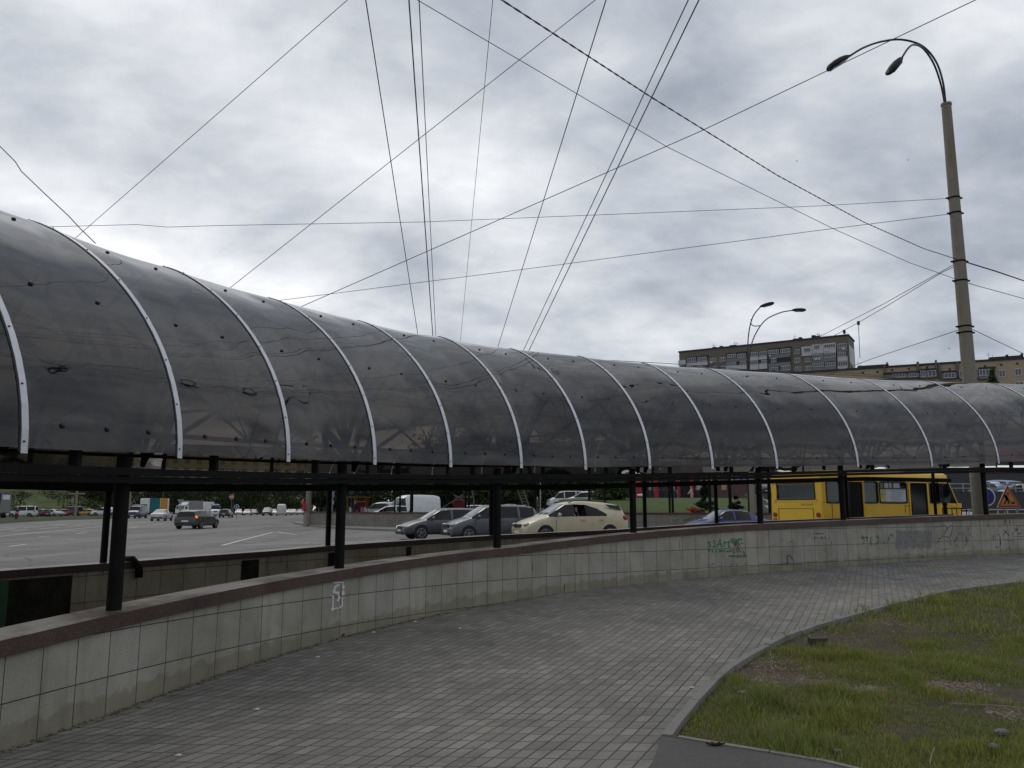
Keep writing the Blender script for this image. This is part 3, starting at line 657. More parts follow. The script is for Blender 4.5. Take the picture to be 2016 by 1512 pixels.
for t in (.085, .59, 1.15, math.pi-1.15, math.pi-.59, math.pi-.085):
    b = MB(); b.tube([surf(s, t, -.10) for s in np.arange(1.0, 23.4, .5)], .03, 4, square=True); cb(b, 'purlin', BLKST)
for s0, s1 in zip(POSTS[:-1], POSTS[1:]):
    for ta, tb in ((.085, .95), (math.pi-.085, math.pi-.95)):
        b = MB(); m0 = (s0+s1)/2
        b.tube([surf(s0, ta, -.17), surf(m0, tb, -.15), surf(s1, ta, -.17)], .042, 6)
        b.tube([surf(s0, tb, -.15), surf(m0, ta, -.17), surf(s1, tb, -.15)], .018, 5); cb(b, 'brace', BLKST)
for k in range(1, len(RS)):
    s = RS[k]+.45; p = off(s, .06); b = MB(); b.box((p.x, p.y, NBZ(s)+.2), (.07, .07, .16)); cb(b, 'bracket', BLKST)

# ------------------------------------------------------------------ lamp columns
def luminaire(L=.62):
    b = MB(); rows = [(-.02, .05, .04), (.06, .085, .075), (.2, .12, .10), (.4, .15, .105), (L-.06, .13, .085), (L, .05, .04)]; vs = []
    for x, wy, hz in rows:
        for k in range(10):
            a = 2*math.pi*k/10; vs.append((x, wy*math.cos(a), hz*math.sin(a)*(1 if math.sin(a) > 0 else .55)))
    n_ = len(rows); b.add(vs, [(i*10+k, (i+1)*10+k, (i+1)*10+(k+1) % 10, i*10+(k+1) % 10) for i in range(n_-1) for k in range(10)]+[tuple(range(9, -1, -1)), tuple((n_-1)*10+k for k in range(10))])
    return b
M_LAMPH = simple('lamp housing grey', (.02, .021, .023), .6, .1, spec=.2); M_LENS = simple('lamp glass dull', (.10, .10, .11), .2)
M_ARM = simple('dark grey steel arm', (.028, .028, .03), .5, .4, .3)
def bez(p0, p1, p2, p3, n_=14): return [p0*(1-t)**3+p1*3*t*(1-t)**2+p2*3*t*t*(1-t)+p3*t**3 for t in [i/n_ for i in range(n_+1)]]
def set_lamp(parent, p, d, sc=1.0):
    a = luminaire().build('lamp_head', M_LAMPH, parent, smooth=True); a.matrix_local = Matrix.Translation(p) @ d.to_track_quat('X', 'Z').to_matrix().to_4x4() @ Matrix.Scale(sc, 4)
    b = MB(); b.box((.33, 0, -.045), (.4, .18, .02)); l = b.build('lens', M_LENS, a); return a
D0 = 27.5
base = at(1937, 1000, D0); topz = at(1860, 205, D0); px0 = base.x
bz = .25; hz_ = topz.z-bz
def column(label, x, y, z0, h, r0, r1, heads, group=None, clamps=()):
    L = empty('street_lamp', (x, y, z0), label=label, cat='street lamp', group=group)
    b = MB(); b.tube([(0, 0, -.3), (0, 0, h*.5), (0, 0, h)], [r0, (r0+r1)/2, r1], 24); b.tube([(0, 0, h-.06), (0, 0, h+.02)], r1*1.12, 24); b.build('pole', M_CONCR, L, smooth='auto')
    for pts, d, sc, rr in heads:
        b = MB(); b.tube(catm(pts, 5), rr, 10); b.build('arm', M_ARM, L, smooth=True); set_lamp(L, pts[-1], d, sc)
    for cz_ in clamps:
        b = MB(); rr = r0+(r1-r0)*cz_/h; b.tube([(0, 0, cz_-.025), (0, 0, cz_+.025)], rr+.018, 20); b.box((rr+.05, 0, cz_), (.1, .06, .05)); b.box((-rr-.05, 0, cz_), (.1, .06, .05)); b.build('clamp', BLKST, L)
    return L
def px_local(px, py, D, o): return at(px, py, D)-o
P0 = Vector((px0, D0, bz))
P0.x = at(1908, 740, D0).x
arm1 = [px_local(*q, P0) for q in ((1862, 205, D0), (1856, 160, D0), (1842, 120, D0), (1815, 90, D0-.05), (1775, 78, D0-.3), (1735, 82, D0-.7), (1700, 94, D0-1.1), (1670, 112, D0-1.4))]
arm2 = [px_local(*q, P0) for q in ((1860, 205, D0), (1852, 165, D0-.1), (1838, 125, D0-.5), (1818, 96, D0-1.2), (1800, 88, D0-1.9), (1788, 95, D0-2.4), (1774, 116, D0-2.7))]
clz = [at(1878, y, D0).z-bz for y in (390, 420, 515, 553, 643, 655)]
column('tall rust stained concrete column with two hooked lamp arms, standing behind the canopy', P0.x, P0.y, P0.z, topz.z-bz, .255, .16,
       [(arm1, Vector((-.82, -.1, -.56)), 1.5, .036), (arm2, Vector((-.62, -.25, -.74)), 1.4, .033)], clamps=clz)
D1 = 50; g1 = at(1482, 1010, D1); P1 = Vector((g1.x, D1, .9)); hb = at(1474, 745, D1).z-P1.z
a1 = [px_local(*q, P1) for q in ((1474, 750, D1), (1472, 690, D1), (1475, 650, D1), (1483, 622, D1-.3), (1497, 604, D1-.8))]
a2 = [px_local(*q, P1) for q in ((1475, 750, D1), (1476, 700, D1), (1484, 665, D1), (1505, 632, D1), (1535, 616, D1), (1560, 611, D1))]
a3 = [px_local(*q, P1) for q in ((1479, 628, D1), (1479, 638, D1), (1486, 642, D1), (1496, 641, D1))]
L2 = column('two headed lamp column with slim curving arms in front of the grey apartment block', P1.x, P1.y, P1.z, hb, .17, .1, [(a1, Vector((.8, -.2, .18)), 1.35, .035), (a2, Vector((1, 0, 0)), 1.35, .035)])
b = MB(); b.tube(catm(a3, 5), .03, 8); b.build('arm', M_ARM, L2, smooth=True)
# unseen lamp columns, added out of view only for reflections in the panels
for i, (x, y) in enumerate(((9, -7), (16, 3))):
    c = column('swan neck lamp column added out of view, %s' % ('to mirror in the first panels' if i == 0 else 'to mirror in the far panels'), x, y, 0, 9, .12, .08,
               [([Vector((0, 0, 9)), Vector((0, 0, 9.8)), Vector((-.5, .2, 10.4)), Vector((-1.4, .5, 10.6)), Vector((-2.2, .8, 10.5))], Vector((-1, .3, 0)), 1.1, .04), ([Vector((0, 0, 9)), Vector((.1, 0, 9.6)), Vector((.6, -.3, 10.1)), Vector((1.4, -.5, 10.3))], Vector((1, -.3, 0)), 1.1, .04)])

# ------------------------------------------------------------------ overhead cables
M_CABLE = simple('black cable', (.012, .012, .014), .6)
def cable(label, pts, wpx, grp='overhead cables', sag=0, twist=False, pre=0, post=0):
    P = []; pts = list(pts)
    if pre: pts = [pts[0]+(pts[0]-pts[1]).normalized()*pre]+pts
    if post: pts = pts+[pts[-1]+(pts[-1]-pts[-2]).normalized()*post]
    for a_, b_ in zip(pts[:-1], pts[1:]):
        k = 10
        for i in range(k): P.append(a_.lerp(b_, i/k))
    P.append(pts[-1]); b = MB(); n_ = len(P)
    if sag:
        P = [p-Vector((0, 0, sag*4*(i/(n_-1))*(1-i/(n_-1)))) for i, p in enumerate(P)]
    rad = [min(max(.003, wpx*abs(p.y)/FPX/2*.85), max(.004, wpx*pts[1].y/FPX*.7)) if False else max(.004, wpx*max(p.y, 4)/FPX/2*.85) for p in P] if wpx > 0 else [-wpx]*n_
    rad = [min(r, .02 if not twist else .035) for r in rad]; m_ = sum(rad)/n_; rad = [(r+m_)/2 for r in rad]
    if twist:
        for ph in (0, math.pi):
            Q = []
            for i in range(n_*14-13):
                f_ = i/14; j = min(int(f_), n_-2); p = P[j].lerp(P[j+1], f_-j); a = f_*6+ph; r_ = rad[j]
                Q.append(p+Vector((0, math.cos(a)*r_*.9, math.sin(a)*r_*.9)))
            b.tube(Q, m_*.75, 5)
    else: b.tube(P, rad, 5)
    o = b.build('cable', M_CABLE, None, smooth=True)
    return tag(o, label, 'cable')
def hz(px, py, z): r = ray(px, py); return Vector((0, 0, EYE))+r*((z-EYE)/r.z)
def wire(label, p0, p1, z0, z1, w, ext=1.0, **k):
    a, b_ = hz(*p0, z0), hz(*p1, z1); d = b_-a; return cable(label, [a-d*2.2, a, b_, b_+d*ext], w, **k)
wire('straight cable leaning to the right as it falls, leftmost of the steep group of cables', (720, 0), (822, 655), 6.4, 6.4, 1.7)
wire('thick paired cable dropping almost straight from the top centre of the sky', (805, 0), (852, 660), 6.2, 6.2, 2.3)
wire('thin cable just right of the thick near vertical cable at the top centre', (825, 0), (858, 663), 6.5, 6.5, 1.4)
wire('faintest of the steep cables, crossing the bright cloud right of centre', (970, 0), (907, 665), 9.5, 9.5, .9)
wire('single cable slanting down left from the top edge, crossing the twisted cable high up', (1193, 0), (978, 690), 6.6, 6.6, 1.5)
wire('left one of the two close parallel cables slanting down to the canopy', (1355, 0), (1028, 695), 6.4, 6.4, 1.6)
wire('right one of the two close parallel cables slanting down to the canopy', (1376, 0), (1038, 697), 6.3, 6.3, 1.9)
cable('long straight cable from the top edge down to the far left end of the canopy', [at(780, -85, 12), at(684, 0, 13), at(170, 450, 21), at(60, 545, 23)], 1.5, pre=40, post=30)
cable('cable crossing diagonally from the top right of centre to the left middle of the canopy', [at(1300, -105, 14), at(1172, 0, 15), at(455, 565, 26), at(300, 690, 29)], 1.6, pre=40, post=20)
cable('cable from the top right corner passing the lamp head down to the canopy', [at(2150, -110, 15), at(1920, 0, 16), at(1380, 258, 22), at(590, 605, 34), at(400, 690, 38)], 1.9, pre=40, post=20)
pc = lambda y, dx=0: at(lerp(y, [205, 740], [1862, 1908])+dx, y, D0)
cable('twisted thick cable sagging across the sky to the tall column', [at(900, -55, 8), at(988, 0, 9), at(1280, 190, 13), at(1530, 345, 18), at(1700, 437, 22.5), at(1820, 490, 25.8), pc(512)], 2.2, twist=True, pre=30)
cable('thin cable curving below the twisted cable to the tall column', [at(740, -45, 10), at(822, 0, 11), at(1315, 290, 17), at(1640, 450, 23), at(1790, 517, 26.2), pc(553)], 1.6, pre=40)
cable('upper slack wire running left from the tall column above the roofline', [pc(390), at(1600, 406, 27), at(830, 437, 25), at(430, 444, 24), at(330, 447, 24), at(270, 442, 24), at(110, 446, 24), at(-100, 450, 24)], 1.3, post=30)
cable('lower wire running left from the tall column down to the canopy', [pc(420), at(1600, 455, 28), at(1110, 520, 31), at(545, 592, 34), at(400, 610, 35)], 1.3, post=40)
cable('kinked dark cable entering at the left edge and ending on the canopy', [at(-60, 225, 9.5), at(0, 288, 9.4), at(30, 318, 9.35), at(42, 337, 9.3), at(90, 383, 9.2), at(135, 425, 9.1), at(160, 452, 9.05), at(188, 479, 9.0)], 2.4, pre=20)
cable('upper of two wires going down left from the tall column toward the grey block', [pc(515), at(1858, 532, 30), at(1740, 598, 40), at(1615, 662, 56), at(1560, 690, 62)], 1.4)
cable('lower of two wires going down left from the tall column toward the grey block', [pc(520), at(1855, 536, 30), at(1750, 600, 39), at(1690, 635, 47), at(1640, 662, 55), at(1600, 690, 62)], 1.4)
cable('wire from the lowest clamp of the tall column down left to the brick houses', [pc(645), at(1865, 657, 29), at(1720, 705, 45), at(1600, 750, 60)], 1.4)
cable('right hand part of the twisted cable beyond the tall column', [pc(512), at(1960, 534, 29), at(2016, 553, 32), at(2120, 590, 36)], 2.0, twist=True, post=30)
cable('right hand wire leaving the tall column below the twisted cable', [pc(553), at(1925, 563, 28), at(2016, 588, 33), at(2120, 620, 36)], 1.5, post=30)
cable('wire from the lowest clamp of the tall column off to the right edge', [pc(645), at(1918, 650, 28.5), at(2016, 697, 34), at(2100, 740, 38)], 1.4, post=30)
cable('near level wire just above the canopy running right across the grey block', [at(1040, 702, 50), at(1190, 709, 52), at(1337, 717, 55), at(1500, 730, 58), at(1700, 740, 62), at(1900, 755, 66)], 1.6, pre=60, post=30)
cable('second level wire above the canopy ending among the brick houses', [at(1290, 730, 55), at(1480, 728, 57), at(1690, 735, 60), at(1750, 742, 62)], 1.3, pre=60, post=30)
b = MB(); 
for x, y in ((1690, 636), (1662, 653)): p = at(x, y, 47); b.box(p, (.12, .12, .22)); b.tube([p, at(x+3 if x == 1690 else x, 705 if x == 1690 else 662, 47)], .018, 5)
tag(b.build('cable_hanger', M_CABLE), 'small insulator with a thin wire hanging from it, right of the grey block roof', 'cable hanger')
for i, (x, y, lb) in enumerate(((1787, 315, 'tiny dark bird in the sky left of the tall column'), (1568, 317, 'tiny speck of a bird in the middle of the right hand sky'), (1868, 686, 'tiny bird just above the brick houses'))):
    p = at(x, y, 60); b = MB(); s_ = .06
    b.add([p+Vector((-2*s_, 0, .8*s_)), p+Vector((-.9*s_, 0, .5*s_)), p, p+Vector((1.1*s_, 0, .7*s_)), p+Vector((2*s_, 0, -.2*s_)), p+Vector((.1*s_, .3*s_, -.45*s_)), p+Vector((0, -.4*s_, -.1*s_))], [(0, 1, 5), (1, 2, 5), (2, 3, 5), (3, 4, 5), (2, 5, 6), (1, 2, 6), (2, 3, 6)])
    tag(b.build('bird', BLACKP), lb, 'bird')

# ------------------------------------------------------------------ vehicles
def evaluated(o):
    dg = bpy.context.evaluated_depsgraph_get(); dg.update(); me = bpy.data.meshes.new_from_object(o.evaluated_get(dg)); return me
def split_by_material(me, names, parent):
    outs = {}
    vs = [v.co.copy() for v in me.vertices]
    for mi, nm in enumerate(names):
        if nm is None: continue
        fs = [p for p in me.polygons if p.material_index == mi]
        if not fs: continue
        mp = {}; b = MB(); F = []
        for p in fs:
            q = []
            for i in p.vertices:
                if i not in mp: mp[i] = len(mp)
                q.append(mp[i])
            F.append(q)
        V_ = [vs[i] for i in mp]
        if nm[0] not in ('side_window', 'windscreen'): b.add(V_, F); outs[nm[0]] = b.build(nm[0], nm[1], parent, smooth=True); continue
        uf = list(range(len(V_)))
        def fd(a):
            while uf[a] != a: uf[a] = uf[uf[a]]; a = uf[a]
            return a
        for q in F:
            for i in q[1:]: uf[fd(i)] = fd(q[0])
        grp = {}
        for q in F: grp.setdefault(fd(q[0]), []).append(q)
        for g_ in grp.values():
            ids = sorted({i for q in g_ for i in q}); m_ = {i: k for k, i in enumerate(ids)}; b = MB(); b.add([V_[i] for i in ids], [[m_[i] for i in q] for q in g_])
            cx_ = sum(V_[i].x for i in ids)/len(ids); rw_ = nm[0] == 'windscreen' and cx_ < 0; outs[nm[0]] = b.build('rear_window' if rw_ else nm[0], GLASS if rw_ else nm[1], parent, smooth=True)
    return outs
TYPES = {
 # stations from the tail to the nose: x, top height, half width of the top, tag of the top segment up to the next station, tag of the side segment
 'wagon': dict(L=4.5, W=.88, H=1.48, belt=.93, st=[(-2.25, .72, .70, 'b', 'b'), (-2.22, .95, .70, 'g', 'b'), (-2.0, 1.36, .58, 'b', 'b'), (-1.9, 1.43, .60, 'b', 'g'), (-1.15, 1.47, .64, 'b', 'b'), (-1.08, 1.475, .64, 'b', 'g'), (-.2, 1.48, .65, 'b', 'b'), (-.12, 1.48, .65, 'b', 'g'), (.42, 1.42, .62, 'g', 'g'), (1.12, 1.0, .72, 'b', 'b'), (1.2, .96, .74, 'b', 'b'), (1.75, .84, .70, 'b', 'b'), (2.12, .70, .60, 'b', 'b'), (2.25, .55, .55, 'b', 'b')]),
 'suv': dict(L=5.1, W=.96, H=1.82, belt=1.12, win={-1.42: 1.22, -.95: 1.48, -.45: 1.63, -.38: 1.64, .15: 1.66}, st=[(-2.55, .85, .75, 'b', 'b'), (-2.5, 1.1, .74, 'g', 'b'), (-2.25, 1.60, .62, 'b', 'b'), (-2.1, 1.68, .64, 'b', 'b'), (-1.42, 1.77, .68, 'b', 'g'), (-.95, 1.80, .69, 'b', 'g'), (-.45, 1.82, .70, 'b', 'g'), (-.38, 1.82, .70, 'b', 'g'), (.15, 1.80, .69, 'b', 'g'), (.55, 1.70, .66, 'g', 'g'), (1.4, 1.2, .78, 'b', 'b'), (1.45, 1.15, .80, 'b', 'b'), (2.0, 1.02, .76, 'b', 'b'), (2.4, .86, .66, 'b', 'b'), (2.55, .66, .60, 'b', 'b')]),
 'mpv': dict(L=4.45, W=.9, H=1.63, belt=1.02, st=[(-2.22, .75, .72, 'b', 'b'), (-2.2, 1.05, .72, 'g', 'b'), (-2.0, 1.5, .62, 'b', 'b'), (-1.9, 1.58, .64, 'b', 'g'), (-1.15, 1.62, .66, 'b', 'b'), (-1.08, 1.62, .66, 'b', 'g'), (-.15, 1.63, .67, 'b', 'b'), (-.08, 1.63, .67, 'b', 'g'), (.5, 1.56, .65, 'g', 'g'), (1.22, 1.1, .74, 'b', 'b'), (1.3, 1.06, .76, 'b', 'b'), (1.75, .95, .72, 'b', 'b'), (2.08, .82, .64, 'b', 'b'), (2.22, .6, .58, 'b', 'b')]),
 'sedan': dict(L=4.4, W=.86, H=1.42, belt=.88, st=[(-2.2, .7, .68, 'b', 'b'), (-2.15, .92, .70, 'b', 'b'), (-1.65, .98, .72, 'b', 'b'), (-1.5, 1.0, .70, 'g', 'b'), (-.95, 1.34, .60, 'b', 'g'), (-.5, 1.41, .62, 'b', 'g'), (-.12, 1.42, .63, 'b', 'b'), (-.04, 1.42, .63, 'b', 'g'), (.35, 1.37, .61, 'g', 'g'), (1.05, .96, .70, 'b', 'b'), (1.15, .92, .72, 'b', 'b'), (1.7, .80, .68, 'b', 'b'), (2.08, .66, .58, 'b', 'b'), (2.2, .5, .52, 'b', 'b')]),
 'hatch': dict(L=3.9, W=.84, H=1.46, belt=.92, st=[(-1.95, .7, .68, 'b', 'b'), (-1.92, .95, .70, 'g', 'b'), (-1.6, 1.38, .58, 'b', 'b'), (-1.5, 1.42, .60, 'b', 'g'), (-.6, 1.46, .62, 'b', 'b'), (-.52, 1.46, .62, 'b', 'g'), (.2, 1.4, .60, 'g', 'g'), (.95, 1.0, .70, 'b', 'b'), (1.05, .96, .72, 'b', 'b'), (1.55, .84, .68, 'b', 'b'), (1.85, .68, .58, 'b', 'b'), (1.95, .5, .52, 'b', 'b')]),
 'panelvan': dict(L=5.6, W=1.0, H=2.5, belt=1.3, st=[(-2.8, 1.2, .95, 'b', 'b'), (-2.78, 2.3, .86, 'b', 'b'), (-2.65, 2.48, .84, 'b', 'b'), (.2, 2.5, .84, 'b', 'b'), (.7, 2.42, .82, 'b', 'b'), (.95, 2.32, .78, 'b', 'g'), (1.15, 2.2, .76, 'g', 'g'), (1.95, 1.42, .86, 'b', 'b'), (2.1, 1.3, .86, 'b', 'b'), (2.6, 1.08, .80, 'b', 'b'), (2.75, .9, .76, 'b', 'b'), (2.8, .6, .72, 'b', 'b')]),
 'minivan': dict(L=4.6, W=.92, H=2.0, belt=1.15, st=[(-2.3, .9, .84, 'b', 'b'), (-2.28, 1.2, .84, 'g', 'b'), (-2.2, 1.85, .74, 'b', 'b'), (-2.1, 1.97, .74, 'b', 'g'), (-.9, 2.0, .75, 'b', 'b'), (-.8, 2.0, .75, 'b', 'g'), (.5, 1.98, .75, 'b', 'b'), (.58, 1.97, .74, 'b', 'g'), (1.1, 1.84, .72, 'g', 'g'), (1.65, 1.25, .82, 'b', 'b'), (1.75, 1.18, .82, 'b', 'b'), (2.15, 1.0, .78, 'b', 'b'), (2.26, .85, .74, 'b', 'b'), (2.3, .6, .7, 'b', 'b')]),
}
def wheel(parent, x, y, r, side):
    b = MB(); b.cyl((0, 0, 0), r, .2, 'y', 28); t = b.build('tyre', TYRE); 
    wh = empty('wheel', (x, y, r)); wh.parent = parent; t.parent = wh
    b = MB(); b.cyl((0, side*.093, 0), r*.66, .03, 'y', 24); hb_ = b.build('wheel_disc', BLACKP); hb_.parent = wh
    b = MB(); b.tube([(r*.63*math.cos(2*math.pi*i/20), side*.105, r*.63*math.sin(2*math.pi*i/20)) for i in range(21)], .018, 5, cap=False)
    for k in range(5):
        a = 2*math.pi*k/5+.3; b.tube([(0, side*.115, 0), (math.cos(a)*r*.62, side*.11, math.sin(a)*r*.62)], [.028, .022], 4)
    b.cyl((0, side*.12, 0), .06, .03, 'y', 12); rm_ = b.build('rim', RIM); rm_.parent = wh
    return wh
def vehicle(name, kind, col, loc, rz, label, cat='car', group=None, detail=1, sx=1, glass=GLASS, open_win=False, rails=False, lit=None, dirt=.25, grille=True):
    T = TYPES[kind]; root = empty(name, loc, rz, label, cat, group)
    mat = paint('paint %.3f %.3f %.3f' % col, col, dirt); Wd, belt = T['W'], T['belt']; st = T['st']; L2_ = T['L']/2
    b = MB(); R = []
    for i, (x, zt, wt, tt, ts) in enumerate(st):
        e = abs(x)/L2_; k = 1-.10*max(0, (e-.72)/.28)**2; zb = min(belt, zt-.06) if zt < belt+.12 else belt
        zb_ = zb+.03*(-x/L2_)
        ring = [(0, .28), (Wd*k-.16, .24), (Wd*k-.02, .30), (Wd*k+.01, .52), (Wd*k, (zb_+.52)/2+.05), (Wd*k-.03, zb_)]
        wz = T.get('win', {}).get(x)
        if wz: f_ = (wz-zb_)/(zt-.07-zb_); ring += [((Wd*k-.03)*(1-f_)+(wt+.015)*f_, wz), (wt*.9, zt-.03), (0, zt)]
        elif zt > belt+.12: ring += [(wt+.015, zt-.07), (wt*.85, zt-.012), (0, zt)]
        else: ring += [(min(wt, Wd*k-.05), zt-.03), (wt*.6, zt-.006), (0, zt)]
        R.append([(x, y, z) for y, z in ring]+[(x, -y, z) for y, z in ring[-2:0:-1]])
    n_ = len(R[0]); nr = len(ring)
    for r in R: b.v += r
    for i in range(len(R)-1):
        for k in range(n_):
            seg = k if k < nr-1 else (n_-1-k)
            mi = 0
            if seg == 5 and st[i][4] == 'g': mi = 2
            if seg >= 6 and st[i][3] == 'g' : mi = 1
            if seg == 5 and st[i][3] == 'g' and st[i][1] < belt+.12: mi = 0
            if seg == 0: mi = 3
            if open_win and seg == 5 and k < nr-1 and st[i][4] == 'g' and open_win[0] <= st[i][0] <= open_win[1]: mi = 4
            b.f.append((i*n_+k, i*n_+(k+1) % n_, (i+1)*n_+(k+1) % n_, (i+1)*n_+k)); b.mi.append(mi)
    b.f.append(tuple(range(n_-1, -1, -1))); b.mi.append(0); b.f.append(tuple((len(R)-1)*n_+k for k in range(n_))); b.mi.append(0)
    tmp = b.build('tmp', [mat, glass, glass, BLACKP, glass]); me0 = tmp.data
    # keep the glass edges crisp
    at_ = me0.attributes.new('crease_edge', 'FLOAT', 'EDGE'); ef = {}
    for p in me0.polygons:
        for ek in p.edge_keys: ef.setdefault(ek, set()).add(p.material_index)
    for e in me0.edges: at_.data[e.index].value = .95 if len(ef.get(tuple(sorted(e.vertices)), ())) > 1 else 0.0
    av = me0.attributes.new('crease_vert', 'FLOAT', 'POINT'); vf_ = {}
    for p in me0.polygons:
        for i in p.vertices: vf_.setdefault(i, set()).add(p.material_index)
    for i, q_ in vf_.items():
        if (2 in q_ or 4 in q_) and 0 in q_: av.data[i].value = 1.0
    md = tmp.modifiers.new('s', 'SUBSURF'); md.levels = md.render_levels = 2 if detail > 1 else 1
    me = evaluated(tmp); bpy.data.objects.remove(tmp)
    outs = split_by_material(me, [('body', mat), ('windscreen', WINDSH if detail > 1 else glass), ('side_window', glass), ('underside', BLACKP), None], root)
    if kind == 'suv':
        for sd_ in (1, -1):
            q_ = MB(); q_.add([(-2.22, sd_*.80, 1.38), (-1.62, sd_*.795, 1.50), (-1.40, sd_*.745, 1.66), (-2.12, sd_*.72, 1.60)], [(0, 1, 2, 3)]); q_.build('quarter_window', glass, root)
    wr = .33 if kind not in ('suv', 'panelvan', 'minivan') else .36
    wx = (L2_*.62, -L2_*.60)
    for x in wx:
        for sd_ in (1, -1):
            wheel(root, x, sd_*(Wd-.085), wr, sd_)
            bb = MB(); n2 = 20; vs = [(x, sd_*(Wd+.013), wr)]+[(x+(wr+.055)*math.cos(math.pi*i/n2), sd_*(Wd+.013), wr+(wr+.055)*math.sin(math.pi*i/n2)) for i in range(n2+1)]
            bb.add(vs+[(x+(wr+.05)*math.cos(-a), sd_*(Wd+.013), wr+(.12)*math.sin(-a)) for a in ()], [(0, i+1, i+2) for i in range(n2)])
            bb.build('wheel_gap_shade', BLACKP, root)  # flat black half disc paints the shade of the wheel well gap
            if detail > 1:
                bb = MB(); bb.tube([(x+(wr+.07)*math.cos(math.pi*i/n2), sd_*(Wd+.006), wr+(wr+.07)*math.sin(math.pi*i/n2)) for i in range(n2+1)], .022, 6); bb.build('arch_lip', mat, root, smooth=True)
    zf = [s_[1] for s_ in st if s_[0] > L2_-.2][0]
    for sd_ in (1, -1):
        a = MB(); a.sphere((L2_-.27, sd_*(Wd-.27), zf-.1), .17, 12, 8, (1.5, 1.0, .55)); hl = a.build('headlight', LAMPC, root, smooth=True)
        if lit == 'head': a = MB(); a.sphere((L2_-.08, sd_*(Wd-.29), zf-.1), .055, 10, 6); bb_ = a.build('bulb', HEADL, root, smooth=True)
        zr = st[1][1] if kind in ('wagon', 'suv', 'mpv', 'hatch', 'minivan') else st[1][1]-.12
        a = MB(); a.sphere((-L2_+.22, sd_*(Wd-.155), min(zr, 1.12)-.06), .12, 12, 8, (1.35, 1.05, 1.15 if kind != 'sedan' else .7)); a.build('tail_light', LAMPO if (lit == 'right_blinker' and sd_ < 0) else LAMPR, root)
        if detail:
            a = MB(); mx = [s_[0] for s_ in st if s_[3] == 'g'][-1]+.42; a.sphere((mx, sd_*(Wd+.13), belt+.08), .12, 10, 6, (.6, .9, .75)); a.box((mx, sd_*(Wd+.02), belt+.03), (.06, .14, .04)); a.build('wing_mirror', mat if detail > 1 else BLACKP, root, smooth=True)
    for x, nm in ((L2_-.005, 'number_plate'), (-L2_-.01, 'number_plate')):
        a = MB(); a.box((x, 0, .45 if x > 0 else .62), (.02, .5, .11)); a.build(nm, PLATE, root)
    if grille:
        a = MB(); a.box((L2_-.04, 0, zf-.14), (.1, .72, .14)); a.box((L2_-.015, 0, .32), (.1, 1.1, .12)); a.build('grille', BLACKP, root)
    a = MB(); a.box((-L2_+.02, 0, .40), (.12, 1.3, .16)); a.build('bumper', BLACKP if detail else mat, root)
    if detail > 1:
        for x in sorted({round(s_[0], 1) for s_ in st if s_[4] == 'b' and -1.3 < s_[0] < .2})+[.95*1.1]:
            for sd_ in (1, -1): a = MB(); a.box((x+.03, sd_*(Wd+.006), .68), (.010, .012, .60)); a.build('door_seam', BLACKP, root)
        for x in (-.3, -1.05 if kind != 'suv' else -1.2, ):
            for sd_ in (1, -1):
                a = MB(); a.box((x+.05, sd_*(Wd+.02), belt-.14), (.2, .035, .035)); a.build('door_handle', mat, root)
        a = MB(); a.box((1.3, .25, belt+.16), (.05, .5, .02), .25); a.box((1.3, -.3, belt+.16), (.05, .5, .02), .25); a.build('wiper', BLACKP, root)
    if rails:
        for sd_ in (1, -1):
            a = MB(); xs = [-1.5, -1.4, .2, .35]; H = T['H']; a.tube([(-1.7, sd_*.62, H-.12), (-1.5, sd_*.62, H-.03), (-.6, sd_*.62, H-.005), (.1, sd_*.62, H-.01), (.35, sd_*.62, H-.09)], .02, 6); a.build('roof_rail', BLACKP if rails == 'black' else CHROME, root)
    return root
def facing(deg): return math.radians(deg)      # heading measured from +X
# ------------------------------------------------------------------ the queue on the side road
def vloc(px, D, z): p = at(px, 1000, D); return (p.x, D, z)
S1 = vehicle('station_wagon', 'wagon', (.075, .08, .092), vloc(874, 41.0, .2), facing(203), 'dark grey estate car with a lit headlight, foremost of the queue behind the dark coping', 'car', 'cars queuing behind the stairs', 2, rails=True, lit='head')
S2 = vehicle('people_carrier', 'mpv', (.085, .10, .112), vloc(966, 39.2, .2), facing(202), 'blue grey people carrier with silver roof rails between the dark estate and the cream car', 'car', 'cars queuing behind the stairs', 2, rails=True)
S3 = vehicle('large_suv', 'suv', (.50, .45, .32), vloc(1121, 37.6, .2), facing(201), 'large cream car with arched dark windows, its driver leaning out of the front window', 'car', 'cars queuing behind the stairs', 2, rails='black', open_win=(-.4, -.3))
S4 = vehicle('blue_sedan', 'sedan', (.018, .042, .17), vloc(1427, 41.0, .22), facing(196), 'blue saloon car before the black scrawl on the tiled wall, left of the bus', 'car', 'cars queuing behind the stairs', 2)
W1 = vehicle('station_wagon', 'wagon', (.045, .046, .044), (*onz(388, 1040.5, .2).to_2d(), .2), facing(88), 'dark grey estate car turning away across the wide road with its right indicator lit', 'car', None, 2, lit='right_blinker')
W1.scale = (1, 1, .94)
W2 = vehicle('silver_sedan', 'sedan', (.36, .37, .39), (*onz(318, 1025.5, .2).to_2d(), .2), facing(98), 'silver saloon car driving away, left of the dark estate car', 'car', None, 2)
